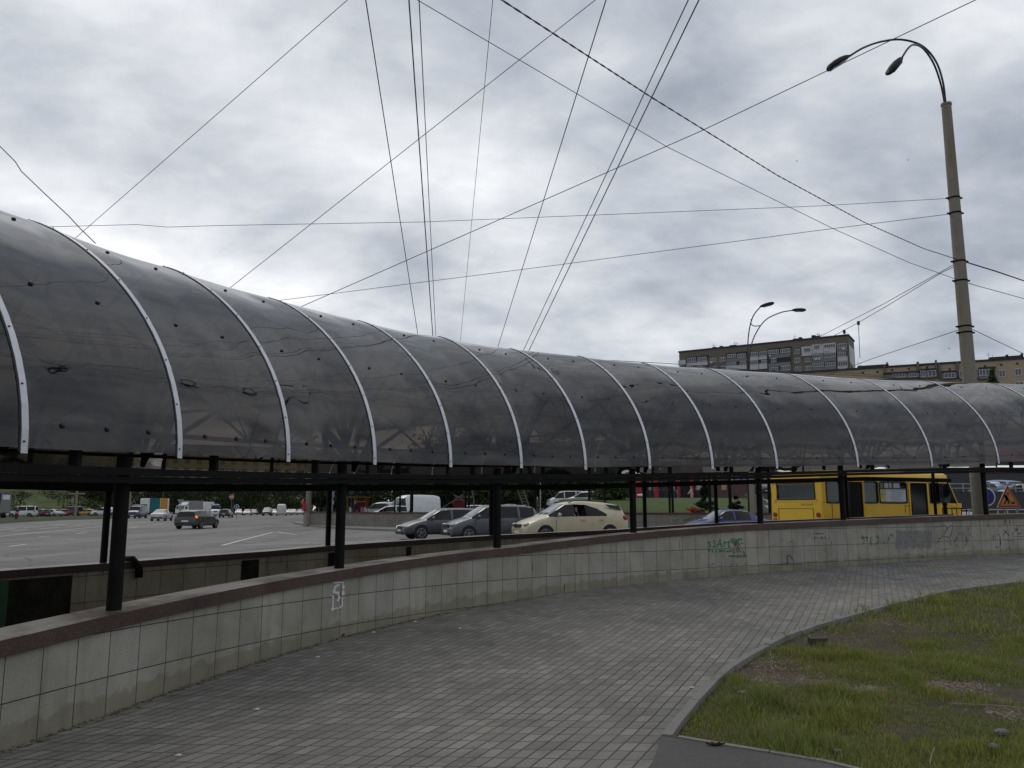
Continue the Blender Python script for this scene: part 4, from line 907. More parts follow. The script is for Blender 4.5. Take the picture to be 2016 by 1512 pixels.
# ------------------------------------------------------------------ people
def person(name, label, loc, rz, pose='stand', top=(.03, .03, .04), bottom=(.03, .035, .06), hair=(.02, .015, .01), group=None, hgt=1.75, hands=False, parentless=True):
    k = hgt/1.75; J = {}
    def add(n_, p, r, par=None): J[n_] = (Vector(p)*k, r*k, par)
    sit = pose in ('sit', 'ride', 'lean')
    hip = .95
    add('pelvis', (0, 0, hip), .135); add('waist', (.01, 0, hip+.16), .12, 'pelvis'); add('chest', (.02, 0, hip+.38), .145, 'waist'); add('neck', (.02, 0, hip+.53), .058, 'chest')
    add('head0', (.035, 0, hip+.61), .075, 'neck'); add('head1', (.03, 0, hip+.71), .09, 'head0'); add('head2', (.02, 0, hip+.77), .06, 'head1'); add('nose', (.115, 0, hip+.67), .014, 'head1')
    for sg, s_ in (('l', 1), ('r', -1)):
        add('sh'+sg, (.01, s_*.17, hip+.46), .062, 'chest')
        if pose == 'lean' and s_ == 1: el, wr_ = (.12, .40, hip+.22), (.27, .42, hip+.36)
        elif pose in ('ride', 'sit'): el, wr_ = (.18, s_*.26, hip+.24), (.42, s_*.22, hip+.2)
        elif pose == 'bend': el, wr_ = (.2, s_*.2, hip+.2), (.36, s_*.18, hip+.02)
        elif pose == 'walk': el, wr_ = (-s_*.1, s_*.24, hip+.2), (s_*.06, s_*.25, hip-.03)
        else: el, wr_ = (-.03, s_*.235, hip+.2), (.06, s_*.24, hip-.05)
        add('el'+sg, el, .042, 'sh'+sg); add('wr'+sg, wr_, .028, 'el'+sg)
        d = (Vector(wr_)-Vector(el)).normalized(); h0 = Vector(wr_)+d*.05; add('hand'+sg, h0, .03, 'wr'+sg)
        for f_ in range(4 if hands else 0): add('f%d%s' % (f_, sg), h0+d*(.075+.01*(f_ in (1, 2)))+Vector((0, (f_-1.5)*.02, -.02)), .009, 'hand'+sg)
        if hands: add('th'+sg, h0+Vector((.03, -s_*.03, .02)), .010, 'wr'+sg)
        if sit: kn, an = (.42, s_*.15, hip-.02), (.40, s_*.15, hip-.45)
        elif pose == 'walk': kn, an = (.12*s_+.06, s_*.09, .5), (-.1 if s_ < 0 else .22, s_*.09, .09)
        else: kn, an = (.02, s_*.11, .5), (0, s_*.12, .09)
        add('hp'+sg, (0, s_*.09, hip-.06), .10, 'pelvis'); add('kn'+sg, kn, .065, 'hp'+sg); add('an'+sg, an, .04, 'kn'+sg); add('ft'+sg, (an[0]+.15, an[1], an[2]-.05), .036, 'an'+sg)
    names = list(J); me = bpy.data.meshes.new('p'); me.from_pydata([J[n_][0] for n_ in names], [(names.index(J[n_][2]), i) for i, n_ in enumerate(names) if J[n_][2]], [])
    ob = bpy.data.objects.new('p', me); COL.objects.link(ob); sk = ob.modifiers.new('s', 'SKIN'); sv = me.skin_vertices[0].data
    for i, n_ in enumerate(names): sv[i].radius = (J[n_][1], J[n_][1]*(1.0 if n_[:2] not in ('pe', 'wa', 'ch') else 1.25)); sv[i].use_root = (n_ == 'pelvis')
    sb = ob.modifiers.new('b', 'SUBSURF'); sb.levels = sb.render_levels = 1
    m2 = evaluated(ob); bpy.data.objects.remove(ob)
    mats = [simple('cloth %.2f %.2f %.2f' % top, top, .85), simple('cloth %.2f %.2f %.2f' % bottom, bottom, .85), SKIN, simple('hair %.2f' % hair[0], hair, .8)]
    m2.materials.clear(); [m2.materials.append(m_) for m_ in mats]
    wr = [J['wrl'][0], J['wrr'][0], J['handl'][0], J['handr'][0]]; hd = J['head1'][0]
    for p in m2.polygons:
        c = p.center; mi = 0 if c.z > (hip-.02)*k else 1
        if sit and c.x < .12 and c.z > (hip-.05)*k: mi = 0
        if sit and c.x > .1 and c.z < (hip+.1)*k: mi = 1
        if min((c-q).length for q in wr) < .09*k: mi = 2
        if hands and min((c-q).length for q in wr) < .2 and c.y > .2: mi = 2
        if c.z > (hip+.54)*k: mi = 3 if (c.z > hd.z+.05*k or c.x < .0) else 2
        p.material_index = mi; p.use_smooth = True
    o = bpy.data.objects.new(name, m2); COL.objects.link(o); o.location = loc; o.rotation_euler = (0, 0, rz)
    return tag(o, label, 'person', group)
h3 = facing(201)
def veh_pt(v, x, y, z): return v.matrix_basis @ Vector((x, y, z))
p = veh_pt(S3, -.12, .50, -.16)
person('person', 'person in a dark blue T shirt leaning an elbow out of the cream car window', p, h3, 'lean', (.008, .025, .075), (.02, .02, .03), hands=True)
p = veh_pt(S4, .0, .36, -.55); person('person', 'driver in a grey top behind the side window of the blue saloon car', p, facing(196), 'sit', (.12, .12, .12))
b = MB(); b.box((-.1, .4, .75), (.5, .5, .15)); b.box((-.38, .4, 1.08), (.14, .5, .66)); b.box((-.1, -.4, .75), (.5, .5, .15)); b.box((-.38, -.4, 1.08), (.14, .5, .66)); b.box((-1.2, 0, .85), (.6, 1.4, .5)); b.box((.95, 0, .95), (.5, 1.5, .25)); b.build('seats', BLACKP, S3)
# ------------------------------------------------------------------ yellow bus
M_BUSY = paint('bus yellow', (.74, .45, .004), .10)
m, n = newmat('bus glass'); g = G(n)
g.out(g.n('ShaderNodeMixShader', _in={0: g.math('MULTIPLY', g.n('ShaderNodeFresnel', _in={'IOR': 1.45}).outputs[0], .6), 1: g.n('ShaderNodeBsdfTransparent', _in={'Color': (.36, .40, .40, 1)}).outputs[0], 2: g.n('ShaderNodeBsdfGlossy', _in={'Roughness': .03}).outputs[0]}).outputs[0]); M_BG = m
BA = math.radians(25); BH = Vector((math.cos(BA), math.sin(BA))); BLft = Vector((-math.sin(BA), math.cos(BA)))
RR = Vector((10.44, 28.0)); bc = RR+BH*3.75+BLft*1.2; BZ = .35
bus = empty('yellow_bus', (bc.x, bc.y, BZ), BA, 'small yellow city bus with a white notice in its window, behind the canopy posts', 'bus')
def lx(px):
    r = ray(px, 1000); tx = r.x/r.y; t = (tx*RR.y-RR.x)/(BH.x-tx*BH.y); return t-3.75
def lz(px, py): t = lx(px)+3.75; D = RR.y+BH.y*t; return at(px, py, D).z-BZ
Hh = 2.66; Wb = 1.2; X0, X1 = -3.75, lx(1893)
prof = lambda xn: 0
def side_panel(b, xa, xb, za, zb_, y, th=.05, mi=0): b.box(((xa+xb)/2, y, (za+zb_)/2), (xb-xa, th, zb_-za), 0, mi)
belt, wt_ = 1.50, 2.22
drs = [(lx(1663), lx(1702)), (lx(1789), lx(1829))]
wins = [(lx(1627), lx(1656)), (lx(1699), lx(1730)), (lx(1732), lx(1787)), (lx(1831), lx(1852))]
b = MB(); xs = X0
for a_, c_ in drs+[(X1, X1)]:
    side_panel(b, xs, a_, .38, belt, -Wb); xs = c_
side_panel(b, X0, X1-.72, wt_, Hh-.22, -Wb)
edges = [X0+.02]+[e for w_ in sorted(wins+drs) for e in w_]+[X1-.75]
edges = sorted(edges)
ww = sorted(wins+drs); prev = X0
for a_, c_ in ww:
    if a_-prev > .01: side_panel(b, prev, a_, belt, wt_, -Wb)
    prev = c_
# the other side, the tail and the nose
side_panel(b, X0, X1, .38, belt, Wb); side_panel(b, X0, X1-.72, wt_, Hh-.22, Wb)
for xq in (X0+.1, -2.3, -.8, .7, 2.1): side_panel(b, xq-.06, xq+.06, belt, wt_, Wb)
b.box((X0+.025, 0, .95), (.06, 2*Wb-.04, 1.14+.0)); b.box((X0+.025, 0, Hh-.36), (.06, 2*Wb-.04, .3))
for sg in (-1, 1): b.box((X0+.025, sg*(Wb-.15), 1.86), (.06, .30, .78)); 
b.box((X0+.025, 0, 1.58), (.06, 2*Wb-.3, .14))
body = b.build('body', M_BUSY, bus); md = body.modifiers.new('b', 'BEVEL'); md.width = .02; md.segments = 2
b = MB(); rows = []
for x in (X0, X0+.08, X0+.25, X1-1.1, X1-.9, X1-.72):
    ins = .10 if x in (X0,) else (.03 if x == X0+.08 else 0)
    ring = []
    for k in range(13):
        a = math.pi*k/12; ring.append((x, -math.copysign(abs(math.cos(a))**.45, math.cos(a))*(Wb+.02-ins), Hh-.25-ins*.5+(.25)*abs(math.sin(a))**.6))
    rows.append(ring)
b.add([v for r in rows for v in r], [(i*13+k, i*13+k+1, (i+1)*13+k+1, (i+1)*13+k) for i in range(len(rows)-1) for k in range(12)]+[tuple(range(12, -1, -1)), tuple(65+k for k in range(13))])
b.build('roof', M_BUSY, bus, smooth='auto'); b = MB(); b.box((-.2, 0, Hh+.015), (5.6, 1.5, .06)); b.box((.9, 0, Hh+.05), (1.2, 1.2, .12)); b.build('roof_hatch', simple('roof grey', (.2, .2, .21), .6), bus)
b = MB(); nx0, nx1 = X1-.02, X1+.0
# nose: sloping windscreen and rounded lower panel
pr = [(.38, X1+.02), (.62, X1+.10), (1.0, X1+.06), (1.32, X1-.02)]
vs = []; 
for z, x in pr:
    for k in range(9): y = -Wb+2*Wb*k/8; vs.append((x-.18*abs(y/Wb)**4, y, z))
b.add(vs, [(i*9+k, i*9+k+1, (i+1)*9+k+1, (i+1)*9+k) for i in range(3) for k in range(8)])
for sg in (-1, 1): b.add([(X1-.9, sg*Wb, .38), (X1-.12, sg*Wb, .38), (X1-.12, sg*Wb, 1.32), (X1-.9, sg*Wb, 1.5)], [(0, 1, 2, 3)])
for sg in (-1, 1): b.tube([(X1-.1, sg*(Wb-.02), 1.32), (X1-.66, sg*(Wb-.04), 2.42)], .035, 6)
b.box((X1-.80, 0, 2.47), (.30, 2*Wb-.04, .16))
b.build('nose', M_BUSY, bus, smooth='auto')
b = MB(); b.add([(X1-.10, -Wb+.1, 1.34), (X1-.10, Wb-.1, 1.34), (X1-.62, Wb-.12, 2.4), (X1-.62, -Wb+.12, 2.4)], [(0, 1, 2, 3)]); b.build('windscreen', M_BG, bus)
for sg in (-1, 1):
    b = MB(); b.add([(X1-.98, sg*(Wb+.004), 1.5), (X1-.2, sg*(Wb+.004), 1.32), (X1-.70, sg*(Wb+.004), 2.36), (X1-.98, sg*(Wb+.004), 2.36)], [(0, 1, 2, 3)]); b.build('cab_side_window', M_BG, bus)
    fr = MB(); fr.tube([(X1-.98, sg*(Wb+.01), 1.5), (X1-.2, sg*(Wb+.01), 1.32), (X1-.70, sg*(Wb+.01), 2.36), (X1-.98, sg*(Wb+.01), 2.36), (X1-.98, sg*(Wb+.01), 1.5)], .022, 5); fr.build('window_rubber', BLACKP, bus)
def rrect(b, x0, x1, z0, z1, y, r=.08, wd=.03):
    P = []
    for cx_, cz_, a0 in ((x1-r, z0+r, -90), (x1-r, z1-r, 0), (x0+r, z1-r, 90), (x0+r, z0+r, 180)):
        for k in range(5): a = math.radians(a0+90*k/4); P.append((cx_+r*math.cos(a), y, cz_+r*math.sin(a)))
    b.tube(P+[P[0]], wd/2, 5, cap=False)
for (a_, c_) in wins:
    w_ = MB(); rrect(w_, a_+.02, c_-.02, belt+.01, wt_+.02, -Wb-.022, .09, .055); fo = w_.build('window', BLACKP, bus, smooth=True)
    pn = MB(); pn.box(((a_+c_)/2, -Wb, (belt+wt_)/2), (c_-a_, .012, wt_-belt)); pn.build('pane', M_BG, fo)
    if c_-a_ > 1: rl = MB(); rl.box(((a_+c_)/2, -Wb-.02, wt_-.2), (c_-a_-.05, .03, .035)); rl.build('slider_rail', BLACKP, fo)
for xa, xb in ((X0+.16, -2.36), (-2.24, -.86), (-.74, .64), (.76, 2.04), (2.16, X1-1)):
    pn = MB(); pn.box(((xa+xb)/2, Wb, (belt+wt_)/2), (xb-xa, .012, wt_-belt)); pn.build('window', M_BG, bus)
pn = MB(); pn.box((X0+.02, 0, 1.93), (.012, 1.86, .58)); pn.build('rear_window', M_BG, bus)
w_ = MB(); 
P = [(X0-.012, -.9, 1.64), (X0-.012, .9, 1.64), (X0-.012, .9, 2.2), (X0-.012, -.9, 2.2), (X0-.012, -.9, 1.64)]; w_.tube(P, .03, 6); w_.build('window_rubber', BLACKP, bus)
for (a_, c_) in drs:
    d = empty('door', (a_, -Wb, .38)); d.parent = bus
    f_ = MB(); L_ = c_-a_
    for xq in (.05, L_-.05): f_.box((xq, -.02, .93), (.07, .05, 1.9))
    f_.box((L_/2, -.02, 1.9), (L_, .05, .1)); f_.build('door_frame', M_BUSY, d)
    r_ = MB(); rrect(r_, .10, L_-.10, .04, 1.84, -.025, .1, .04); r_.build('door_rubber', BLACKP, d)
    q_ = MB(); q_.box((L_/2, .0, .93), (L_-.2, .01, 1.78)); q_.build('pane', GLASS, d)
# inside
b = MB(); b.box((0, 0, .62), (7.2, 2.3, .08)); b.build('floor_panel', BLACKP, bus)
for k, x in enumerate((-3.2, -2.5, -.6, .25, 1.1)):
    for y in (-.75, .75):
        if y < 0 and k in (1, 4): continue
        b = MB(); b.box((x, y, 1.02), (.42, .8, .1)); b.box((x-.22, y, 1.35), (.1, .8, .62)); b.build('seat', simple('seat cloth', (.03, .03, .04), .9), bus)
b = MB()
for x in (-1.9, -1.1, 1.9): b.tube([(x, -.5, .64), (x, -.5, 2.4)], .018, 6)
b.build('grab_pole', CHROME, bus)
# the notice in the window, its printed lines and the papers above
b = MB(); xa, xb = lx(1732)+.06, lx(1787)-.05; zb0, zt0 = belt+.06, belt+.52
b.box(((xa+xb)/2+.12, -Wb-.012, (zb0+zt0)/2), (xb-xa-.28, .012, zt0-zb0)); b.build('paper_notice', simple('notice white', (.5, .53, .57), .5), bus)
b = MB(); b.box((xa+.12, -Wb-.013, (zb0+zt0)/2), (.26, .012, zt0-zb0)); b.build('paper_notice', simple('notice yellow', (.55, .42, .12), .5), bus)
b = MB()
for k in range(6): b.box(((xa+xb)/2+.15+random.uniform(-.05, .05), -Wb-.02, zt0-.07-.066*k), (random.uniform(.55, .8)*(xb-xa-.4), .004, .022))
b.box((xa+.1, -Wb-.021, (zb0+zt0)/2), (.09, .004, .16)); b.build('notice_print', simple('print blue grey', (.25, .33, .42), .6), bus)
for a_, c_ in ((1743, 1751), (1753, 1757), (1761, 1773)):
    b = MB(); b.box(((lx(a_)+lx(c_))/2, -Wb-.012, wt_-.1), (lx(c_)-lx(a_), .012, .2)); b.build('paper_notice', simple('notice pale', (.42, .44, .46), .5), bus)
b = MB(); x_ = lx(1790)-.12; 
for dx, dz, sx_, sz_ in ((-.12, 0, .02, .26), (.12, 0, .02, .26), (0, .13, .26, .02)): b.box((x_+dx, -Wb-.03, 1.28+dz), (sx_, .006, sz_))
b.cyl((x_, -Wb-.03, .93), .045, .01, 'y', 12); b.build('door_marking', BLACKP, bus)
b = MB(); b.cyl((x_+.02, -Wb-.03, .82), .05, .01, 'y', 12); b.build('fuel_cap', WHITE, bus)
for y in (-1.03, 1.03):
    for k, (z, m_) in enumerate(((1.10, LAMPR), (.90, simple('amber lens', (.3, .1, .02), .3)), (.70, simple('smoked lens', (.12, .05, .05), .3)))):
        b = MB(); b.cyl((X0-.02, y, z), .085, .04, 'x', 16, r2=.075); b.build('tail_light', m_, bus)
b = MB(); 
for z, y0, y1 in ((1.32, -.8, .85),): b.box((X0-.012, (y0+y1)/2, z), (.012, y1-y0, .014)); b.box((X0-.012, y0, z-.4), (.012, .014, .8)); b.box((X0-.012, y1, z-.4), (.012, .014, .8))
b.box((X0+.42, -Wb-.03, .95), (.014, .012, 1.1)); b.build('panel_seam', simple('seam brown', (.12, .07, .01), .7), bus)
me = text_mesh('БОГДАН'); me.transform(Matrix.Translation((X0-.012, -.25, 1.42)) @ Matrix(((0, 0, -1, 0), (-1, 0, 0, 0), (0, 1, 0, 0), (0, 0, 0, 1))) @ Matrix.Diagonal((.13, .09, 1, 1))); me.materials.append(simple('seam brown', (0, 0, 0)))
o = bpy.data.objects.new('rear_lettering', me); COL.objects.link(o); o.parent = bus
for x in (-2.3, 2.35):
    for sg in (-1, 1): wheel(bus, x, sg*(Wb-.13), .40, sg)
b = MB(); b.tube([(X1-.5, -Wb-.0, 2.48), (X1+.1, -Wb-.12, 2.42), (X1+.55, -Wb-.2, 2.15), (X1+.7, -Wb-.2, 1.95)], .014, 6); b.box((X1+.72, -Wb-.2, 1.78), (.06, .2, .34)); b.build('wing_mirror', BLACKP, bus)
b = MB(); b.box((lx(1850), -Wb+.15, 1.6), (.25, .1, .6)); b.build('dashboard_cloth', simple('red cloth', (.25, .02, .02), .8), bus)
b = MB(); b.box((lx(1868), -Wb+.25, 1.56), (.55, .08, .32)); b.build('dashboard_box', simple('green blue print', (.04, .2, .13), .8), bus)
for sg in (-1, 1): b = MB(); b.sphere((X1+.04, sg*.85, .72), .14, 12, 8, (.5, 1, 1)); b.build('headlight', LAMPC, bus, smooth=True)
for px, sg, col, lb in ((1638, -.6, (.02, .02, .02), 'passenger in black by the rearmost side window of the yellow bus'), (1722, -.55, (.05, .03, .02), 'passenger with dark hair seated behind the first long window of the yellow bus'), (1560, .3, (.02, .02, .03), 'passenger whose head shows in the back window of the yellow bus'), (1833, -.3, (.3, .3, .31), 'driver in a pale shirt at the front of the yellow bus')):
    x = lx(px) if px > 1600 else -3.0
    q = bus.matrix_basis @ Vector((x, sg, .62-.42)); person('person', lb, q, BA, 'sit', col)
# ------------------------------------------------------------------ generic background vehicles
bgn = 0
def bg(name, kind, col, px, yb, head, label, cat='car', z=.2, D=None, group=None, **k):
    p = onz(px, yb, z) if D is None else at(px, 1000, D)
    return vehicle(name, kind, col, (p.x, p.y, z), facing(head), label, cat, group, 1, **k)
GP = 'cars parked below the green bank'; GF = 'cars waiting far down the road'
bg('white_van', 'minivan', (.6, .61, .6), 43, 1018.5, 195, 'white high van parked on the far verge behind the motorbike rider', 'van', group=GP)
bg('dark_red_car', 'hatch', (.12, .012, .015), 76, 1018, 160, 'dark red small car right of the white van on the verge', group=GP)
bg('silver_car', 'sedan', (.38, .39, .41), 103, 1017.5, 160, 'silver saloon parked between the dark red and the bright red car', group=GP)
bg('red_car', 'hatch', (.35, .015, .02), 123, 1016.5, 130, 'bright red hatchback at the green bank', group=GP)
bg('black_van', 'minivan', (.02, .018, .022), 139, 1016, 170, 'black van with pale roof left of the concrete column at the green bank', 'van', group=GP)
bg('taxi_car', 'hatch', (.45, .25, .08), 166, 1016, 190, 'small car with orange doors right of the concrete column at the green bank', group=GP)
bg('white_suv', 'suv', (.6, .6, .6), 205, 1016, 200, 'white off roader half hidden by the first near post', group=GP)
bg('dark_blue_van', 'minivan', (.018, .025, .06), 270, 1020.5, 276, 'dark blue van coming nearer, right of the first near post', 'van')
bg('dark_blue_hatchback', 'hatch', (.012, .03, .04), 445, 1019, 96, 'dark blue hatchback driving away beyond the dark estate car')
bg('white_bus', 'panelvan', (.5, .51, .54), 424, 1015.5, 289, 'white minibus with a purple sign on its brow facing us', 'minibus')
bg('silver_saloon', 'sedan', (.4, .41, .42), 487, 1014.5, 282, 'pale silver car, larger of the pair right of the minibus', group=GF)
bg('white_hatchback', 'hatch', (.55, .55, .55), 470, 1014, 284, 'small white car just right of the dark blue hatchback', group=GF)
bg('dark_saloon', 'sedan', (.03, .05, .045), 500, 1014, 284, 'dark green car at the right of the silver pair far away', group=GF)
bg('black_suv', 'suv', (.02, .018, .02), 526, 1015.5, 282, 'black off roader facing us, left of the white van seen from behind', group=GF)
bg('white_small_car', 'hatch', (.6, .6, .6), 539, 1014.5, 284, 'white car wedged between the black off roader and the white van', group=GF)
bg('white_delivery_van', 'panelvan', (.52, .52, .49), 554, 1015.5, 104, 'white van seen from behind far down the road', 'van')
bg('beige_car', 'hatch', (.4, .36, .28), 569, 1014, 284, 'beige car just right of the white van far away', group=GF)
bg('grey_hatchback', 'hatch', (.25, .28, .3), 578, 1014, 284, 'grey blue car second right of the far white van', group=GF)
bg('blue_grey_saloon', 'sedan', (.2, .25, .32), 591, 1013.6, 282, 'blue grey saloon last in the far row before the tiled wall', group=GF)
M_BW = simple('lorry white', (.62, .63, .6), .5); M_TEAL = simple('lorry teal', (.01, .12, .14), .5); M_OR = simple('lorry orange', (.5, .24, .03), .5); M_NAVY = simple('lorry blue', (.012, .04, .11), .5); M_LGREY = simple('lorry grey', (.2, .2, .2), .6); M_PURP = simple('sign purple', (.10, .05, .30), .5)
def lorry(label, px, yb, head, L, Wd, H, cab, box, name='box_lorry', extra=None, D=None):
    p = onz(px, yb, .2); r = empty(name, (p.x, p.y, .2), facing(head), label, 'lorry')
    b = MB(); b.box((-.9, 0, (H+.8)/2+.0), (L-1.9, Wd, H-.8)); bx_ = b.build('cargo_box', box, r); md = bx_.modifiers.new('b', 'BEVEL'); md.width = .05
    b = MB(); vs = [(L/2-1.8, -Wd/2+.05, .5), (L/2, -Wd/2+.08, .5), (L/2, -Wd/2+.08, 1.3), (L/2-.35, -Wd/2+.12, 2.2), (L/2-1.8, -Wd/2+.1, 2.3)]
    vs2 = [(x, -y, z) for x, y, z in vs]; b.add(vs+vs2, [(0, 1, 2, 3, 4), (9, 8, 7, 6, 5)]+[(i, i+5, (i+1) % 5+5, (i+1) % 5) for i in range(5)]); b.build('cab', cab, r)
    b = MB(); b.add([(L/2-.03+.01, -Wd/2+.2, 1.4), (L/2-.03+.01, Wd/2-.2, 1.4), (L/2-.31, Wd/2-.22, 2.12), (L/2-.31, -Wd/2+.22, 2.12)], [(0, 1, 2, 3)]); b.box((L/2-.9, 0, 1.75), (.7, Wd-.12, .5)); b.build('cab_window', GLASS, r)
    for x in (-L/2+1.1, L/2-.95):
        for sg in (-1, 1): wheel(r, x, sg*(Wd/2-.16), .42, sg)
    b = MB(); b.box((0, 0, .62), (L-.4, .8, .2)); b.build('chassis', BLACKP, r); return r
r1 = lorry('small lorry with teal and orange body and white front behind the dark blue van', 294, 1018, 235, 6.2, 2.3, 3.35, M_TEAL, M_BW)
b = MB(); b.box((-2.0, 1.17, 2.1), (1.4, .02, 2.6)); b.build('side_board', M_OR, r1); b = MB(); b.box((-.2, 1.17, 2.1), (2.0, .02, 2.6)); b.build('side_board', M_TEAL, r1)
r2 = lorry('grey tarpaulin lorry with a white wind deflector behind the roof of the dark estate car', 372, 1014.5, 255, 7, 2.4, 3.3, M_BW, M_LGREY)
b = MB(); b.add([(1.2, -1.0, 2.35), (2.6, -1.0, 2.35), (1.4, -1.1, 3.25), (1.2, 1.0, 2.35), (2.6, 1.0, 2.35), (1.4, 1.1, 3.25)], [(0, 1, 2), (5, 4, 3), (1, 4, 5, 2), (0, 2, 5, 3)]); b.build('wind_deflector', M_BW, r2)
r3 = lorry('white box lorry with a yellow poster, between the grey lorry and the minibus', 399, 1013.6, 258, 6, 2.4, 3.2, M_BW, M_BW)
b = MB(); b.box((1.16, .3, 2.3), (.02, .8, 1.0)); b.build('yellow_poster', simple('poster yellow', (.5, .38, .05), .6), r3)
r4 = lorry('blue lorry with a grey tail panel at the far left edge below the bank', -38, 1021, 170, 8, 2.5, 3.9, M_NAVY, M_NAVY)
b = MB(); b.box((-4.06, 0, 2.3), (.05, 2.0, 2.8)); b.build('tail_panel', M_LGREY, r4); b = MB(); b.box((-4.1, 0, 3.2), (.03, 1.4, .7)); b.build('tail_sign', WHITE, r4)
mb_ = [o for o in bpy.data.objects if o.name.startswith('white_bus')][0]
b = MB(); b.box((2.0, 0, 2.22), (.5, 1.7, .34)); b.build('route_sign', M_PURP, mb_)
me = text_mesh('МАРШРУТКА'); me.transform(Matrix.Translation((2.262, -.72, 2.14)) @ Matrix(((0, 0, 1, 0), (1, 0, 0, 0), (0, 1, 0, 0), (0, 0, 0, 1))) @ Matrix.Diagonal((.24, .2, 1, 1))); me.materials.append(WHITE); o = bpy.data.objects.new('route_lettering', me); COL.objects.link(o); o.parent = mb_
# the motorbike and its rider
pm_ = onz(32, 1024.5, .2); mo = empty('motorbike', (pm_.x, pm_.y, .2), facing(296), 'red motorbike ridden toward us along the far kerb', 'motorbike')
for x in (-.68, .70):
    b = MB(); b.cyl((x, 0, .31), .31, .12, 'y', 20); wv = b.build('wheel', TYRE, mo); b = MB(); b.cyl((x, 0, .31), .18, .13, 'y', 16); b.build('rim', RIM, wv)
b = MB(); b.sphere((.15, 0, .82), .22, 12, 8, (1.4, .7, .7)); b.sphere((.62, 0, .88), .19, 12, 8, (.7, 1.0, 1.1)); b.sphere((-.55, 0, .85), .14, 10, 6, (2.0, .8, .5)); b.build('bodywork', simple('bike red', (.42, .02, .02), .3), mo, smooth=True)
b = MB(); b.box((0, 0, .5), (.5, .24, .34)); b.tube([(.5, 0, .95), (.70, 0, .31)], .04, 6); b.tube([(-.2, 0, .45), (-.68, 0, .31)], .04, 6); b.tube([(.48, -.34, 1.05), (.5, 0, 1.0), (.48, .34, 1.05)], .018, 6); b.build('frame', BLACKP, mo)
b = MB(); b.sphere((.76, 0, .9), .09, 10, 6, (.5, 1, 1)); b.build('headlight', LAMPC, mo, smooth=True)
b = MB(); b.box((-.3, 0, .86), (.6, .26, .08)); b.build('saddle', BLACKP, mo)
person('person', 'rider in a dark blue jacket on the red motorbike', mo.matrix_basis @ Vector((-.2, 0, -.05)), facing(296), 'ride', (.012, .03, .075), (.03, .02, .02), (.02, .02, .02))
# ------------------------------------------------------------------ verge, bank and woods
kl = [onz(x, y, .2).to_2d() for x, y in ((-160, 1040), (0, 1031), (64, 1027), (129, 1024), (203, 1022), (232, 1020))]
b = MB(); n_ = len(kl); q = [onz(x, 1015.8, .2).to_2d() for x in (-160, 0, 64, 129, 203, 236)]
for i in range(n_): b.v += [(kl[i].x, kl[i].y, .2), (kl[i].x, kl[i].y, .36), (kl[i].x-.05, kl[i].y+.25, .36), (q[i].x, q[i].y, .28)]
for i in range(n_-1):
    for k in range(3): b.f.append((i*4+k, (i+1)*4+k, (i+1)*4+k+1, i*4+k+1))
b.mi = [0]*len(b.f); 
for j in range(0, len(b.f), 3): b.mi[j] = 1; b.mi[j+1] = 1
b.build('verge', [M_MEAD, M_KERB], kind='structure')
def bank(x, y):
    px = 1008+1620*x/max(y, 1); h = 17*sst((y-172)/70); k = sst((330-px)/380); return .15 + h*k*(.75+.25*noise.noise(Vector((x*.05, y*.05, 0))))
xs = [(-230+i*5) for i in range(46)]; ys = [150+6*j for j in range(30)]
grid('green_bank', xs, ys, bank, mat_ground('bank grass', (.030, .046, .012), (.085, .105, .032), .12), kind='structure')
def leaf_mat(name, a, b_):
    m, n = newmat(name); g = G(n); ob = g.tex(); rn = g.n('ShaderNodeNewGeometry').outputs['Random Per Island']
    c = g.mix(rn, a, b_); c = g.mix(g.ramp(g.noise(ob, .9, 4, .6), [(.4, (0, 0, 0)), (.65, (1, 1, 1))]), g.mix(1, c, (.6, .62, .6), 'MULTIPLY'), c)
    d = g.pbr(c, .75, 0, None, .25); t = g.n('ShaderNodeBsdfTranslucent', _in={'Color': c}).outputs[0]
    g.out(g.n('ShaderNodeMixShader', _in={0: .25, 1: d, 2: t}).outputs[0]); return m
M_LEAF = leaf_mat('dark leaves', (.018, .032, .010), (.045, .07, .020)); M_LEAF2 = leaf_mat('bush leaves', (.035, .06, .018), (.075, .11, .035)); M_BARK = simple('bark', (.05, .04, .03), .9)
def leaves(centres, size, count_each, rng, mat, name, parent=None, **k):
    nC = len(centres); C_ = np.array([c[:3] for c in centres]); R_ = np.array([c[3:6] for c in centres]); idx = rng.integers(0, nC, nC*count_each)
    d = rng.normal(size=(len(idx), 3)); d /= np.linalg.norm(d, axis=1)[:, None]; rad = rng.random(len(idx))**.4
    P = C_[idx]+d*R_[idx]*rad[:, None]*(1+.2*rng.normal(size=(len(idx), 1)))
    a = rng.normal(size=P.shape); a /= np.linalg.norm(a, axis=1)[:, None]; b2 = np.cross(a, rng.normal(size=P.shape)); b2 /= np.linalg.norm(b2, axis=1)[:, None]
    s = size*(.6+.8*rng.random((len(P), 1))); V = np.stack([P-a*s, P-b2*s*.55, P+a*s, P+b2*s*.55], 1).reshape(-1, 3)
    me = bpy.data.meshes.new(name); me.vertices.add(len(V)); me.vertices.foreach_set('co', V.ravel()); nf = len(P)
    me.loops.add(nf*4); me.loops.foreach_set('vertex_index', np.arange(nf*4)); me.polygons.add(nf); me.polygons.foreach_set('loop_start', np.arange(nf)*4); me.update(calc_edges=True)
    me.materials.append(mat); o = bpy.data.objects.new(name, me); COL.objects.link(o); o.parent = parent
    return tag(o, **k) if k else o
rng = np.random.default_rng(5)
cen = []
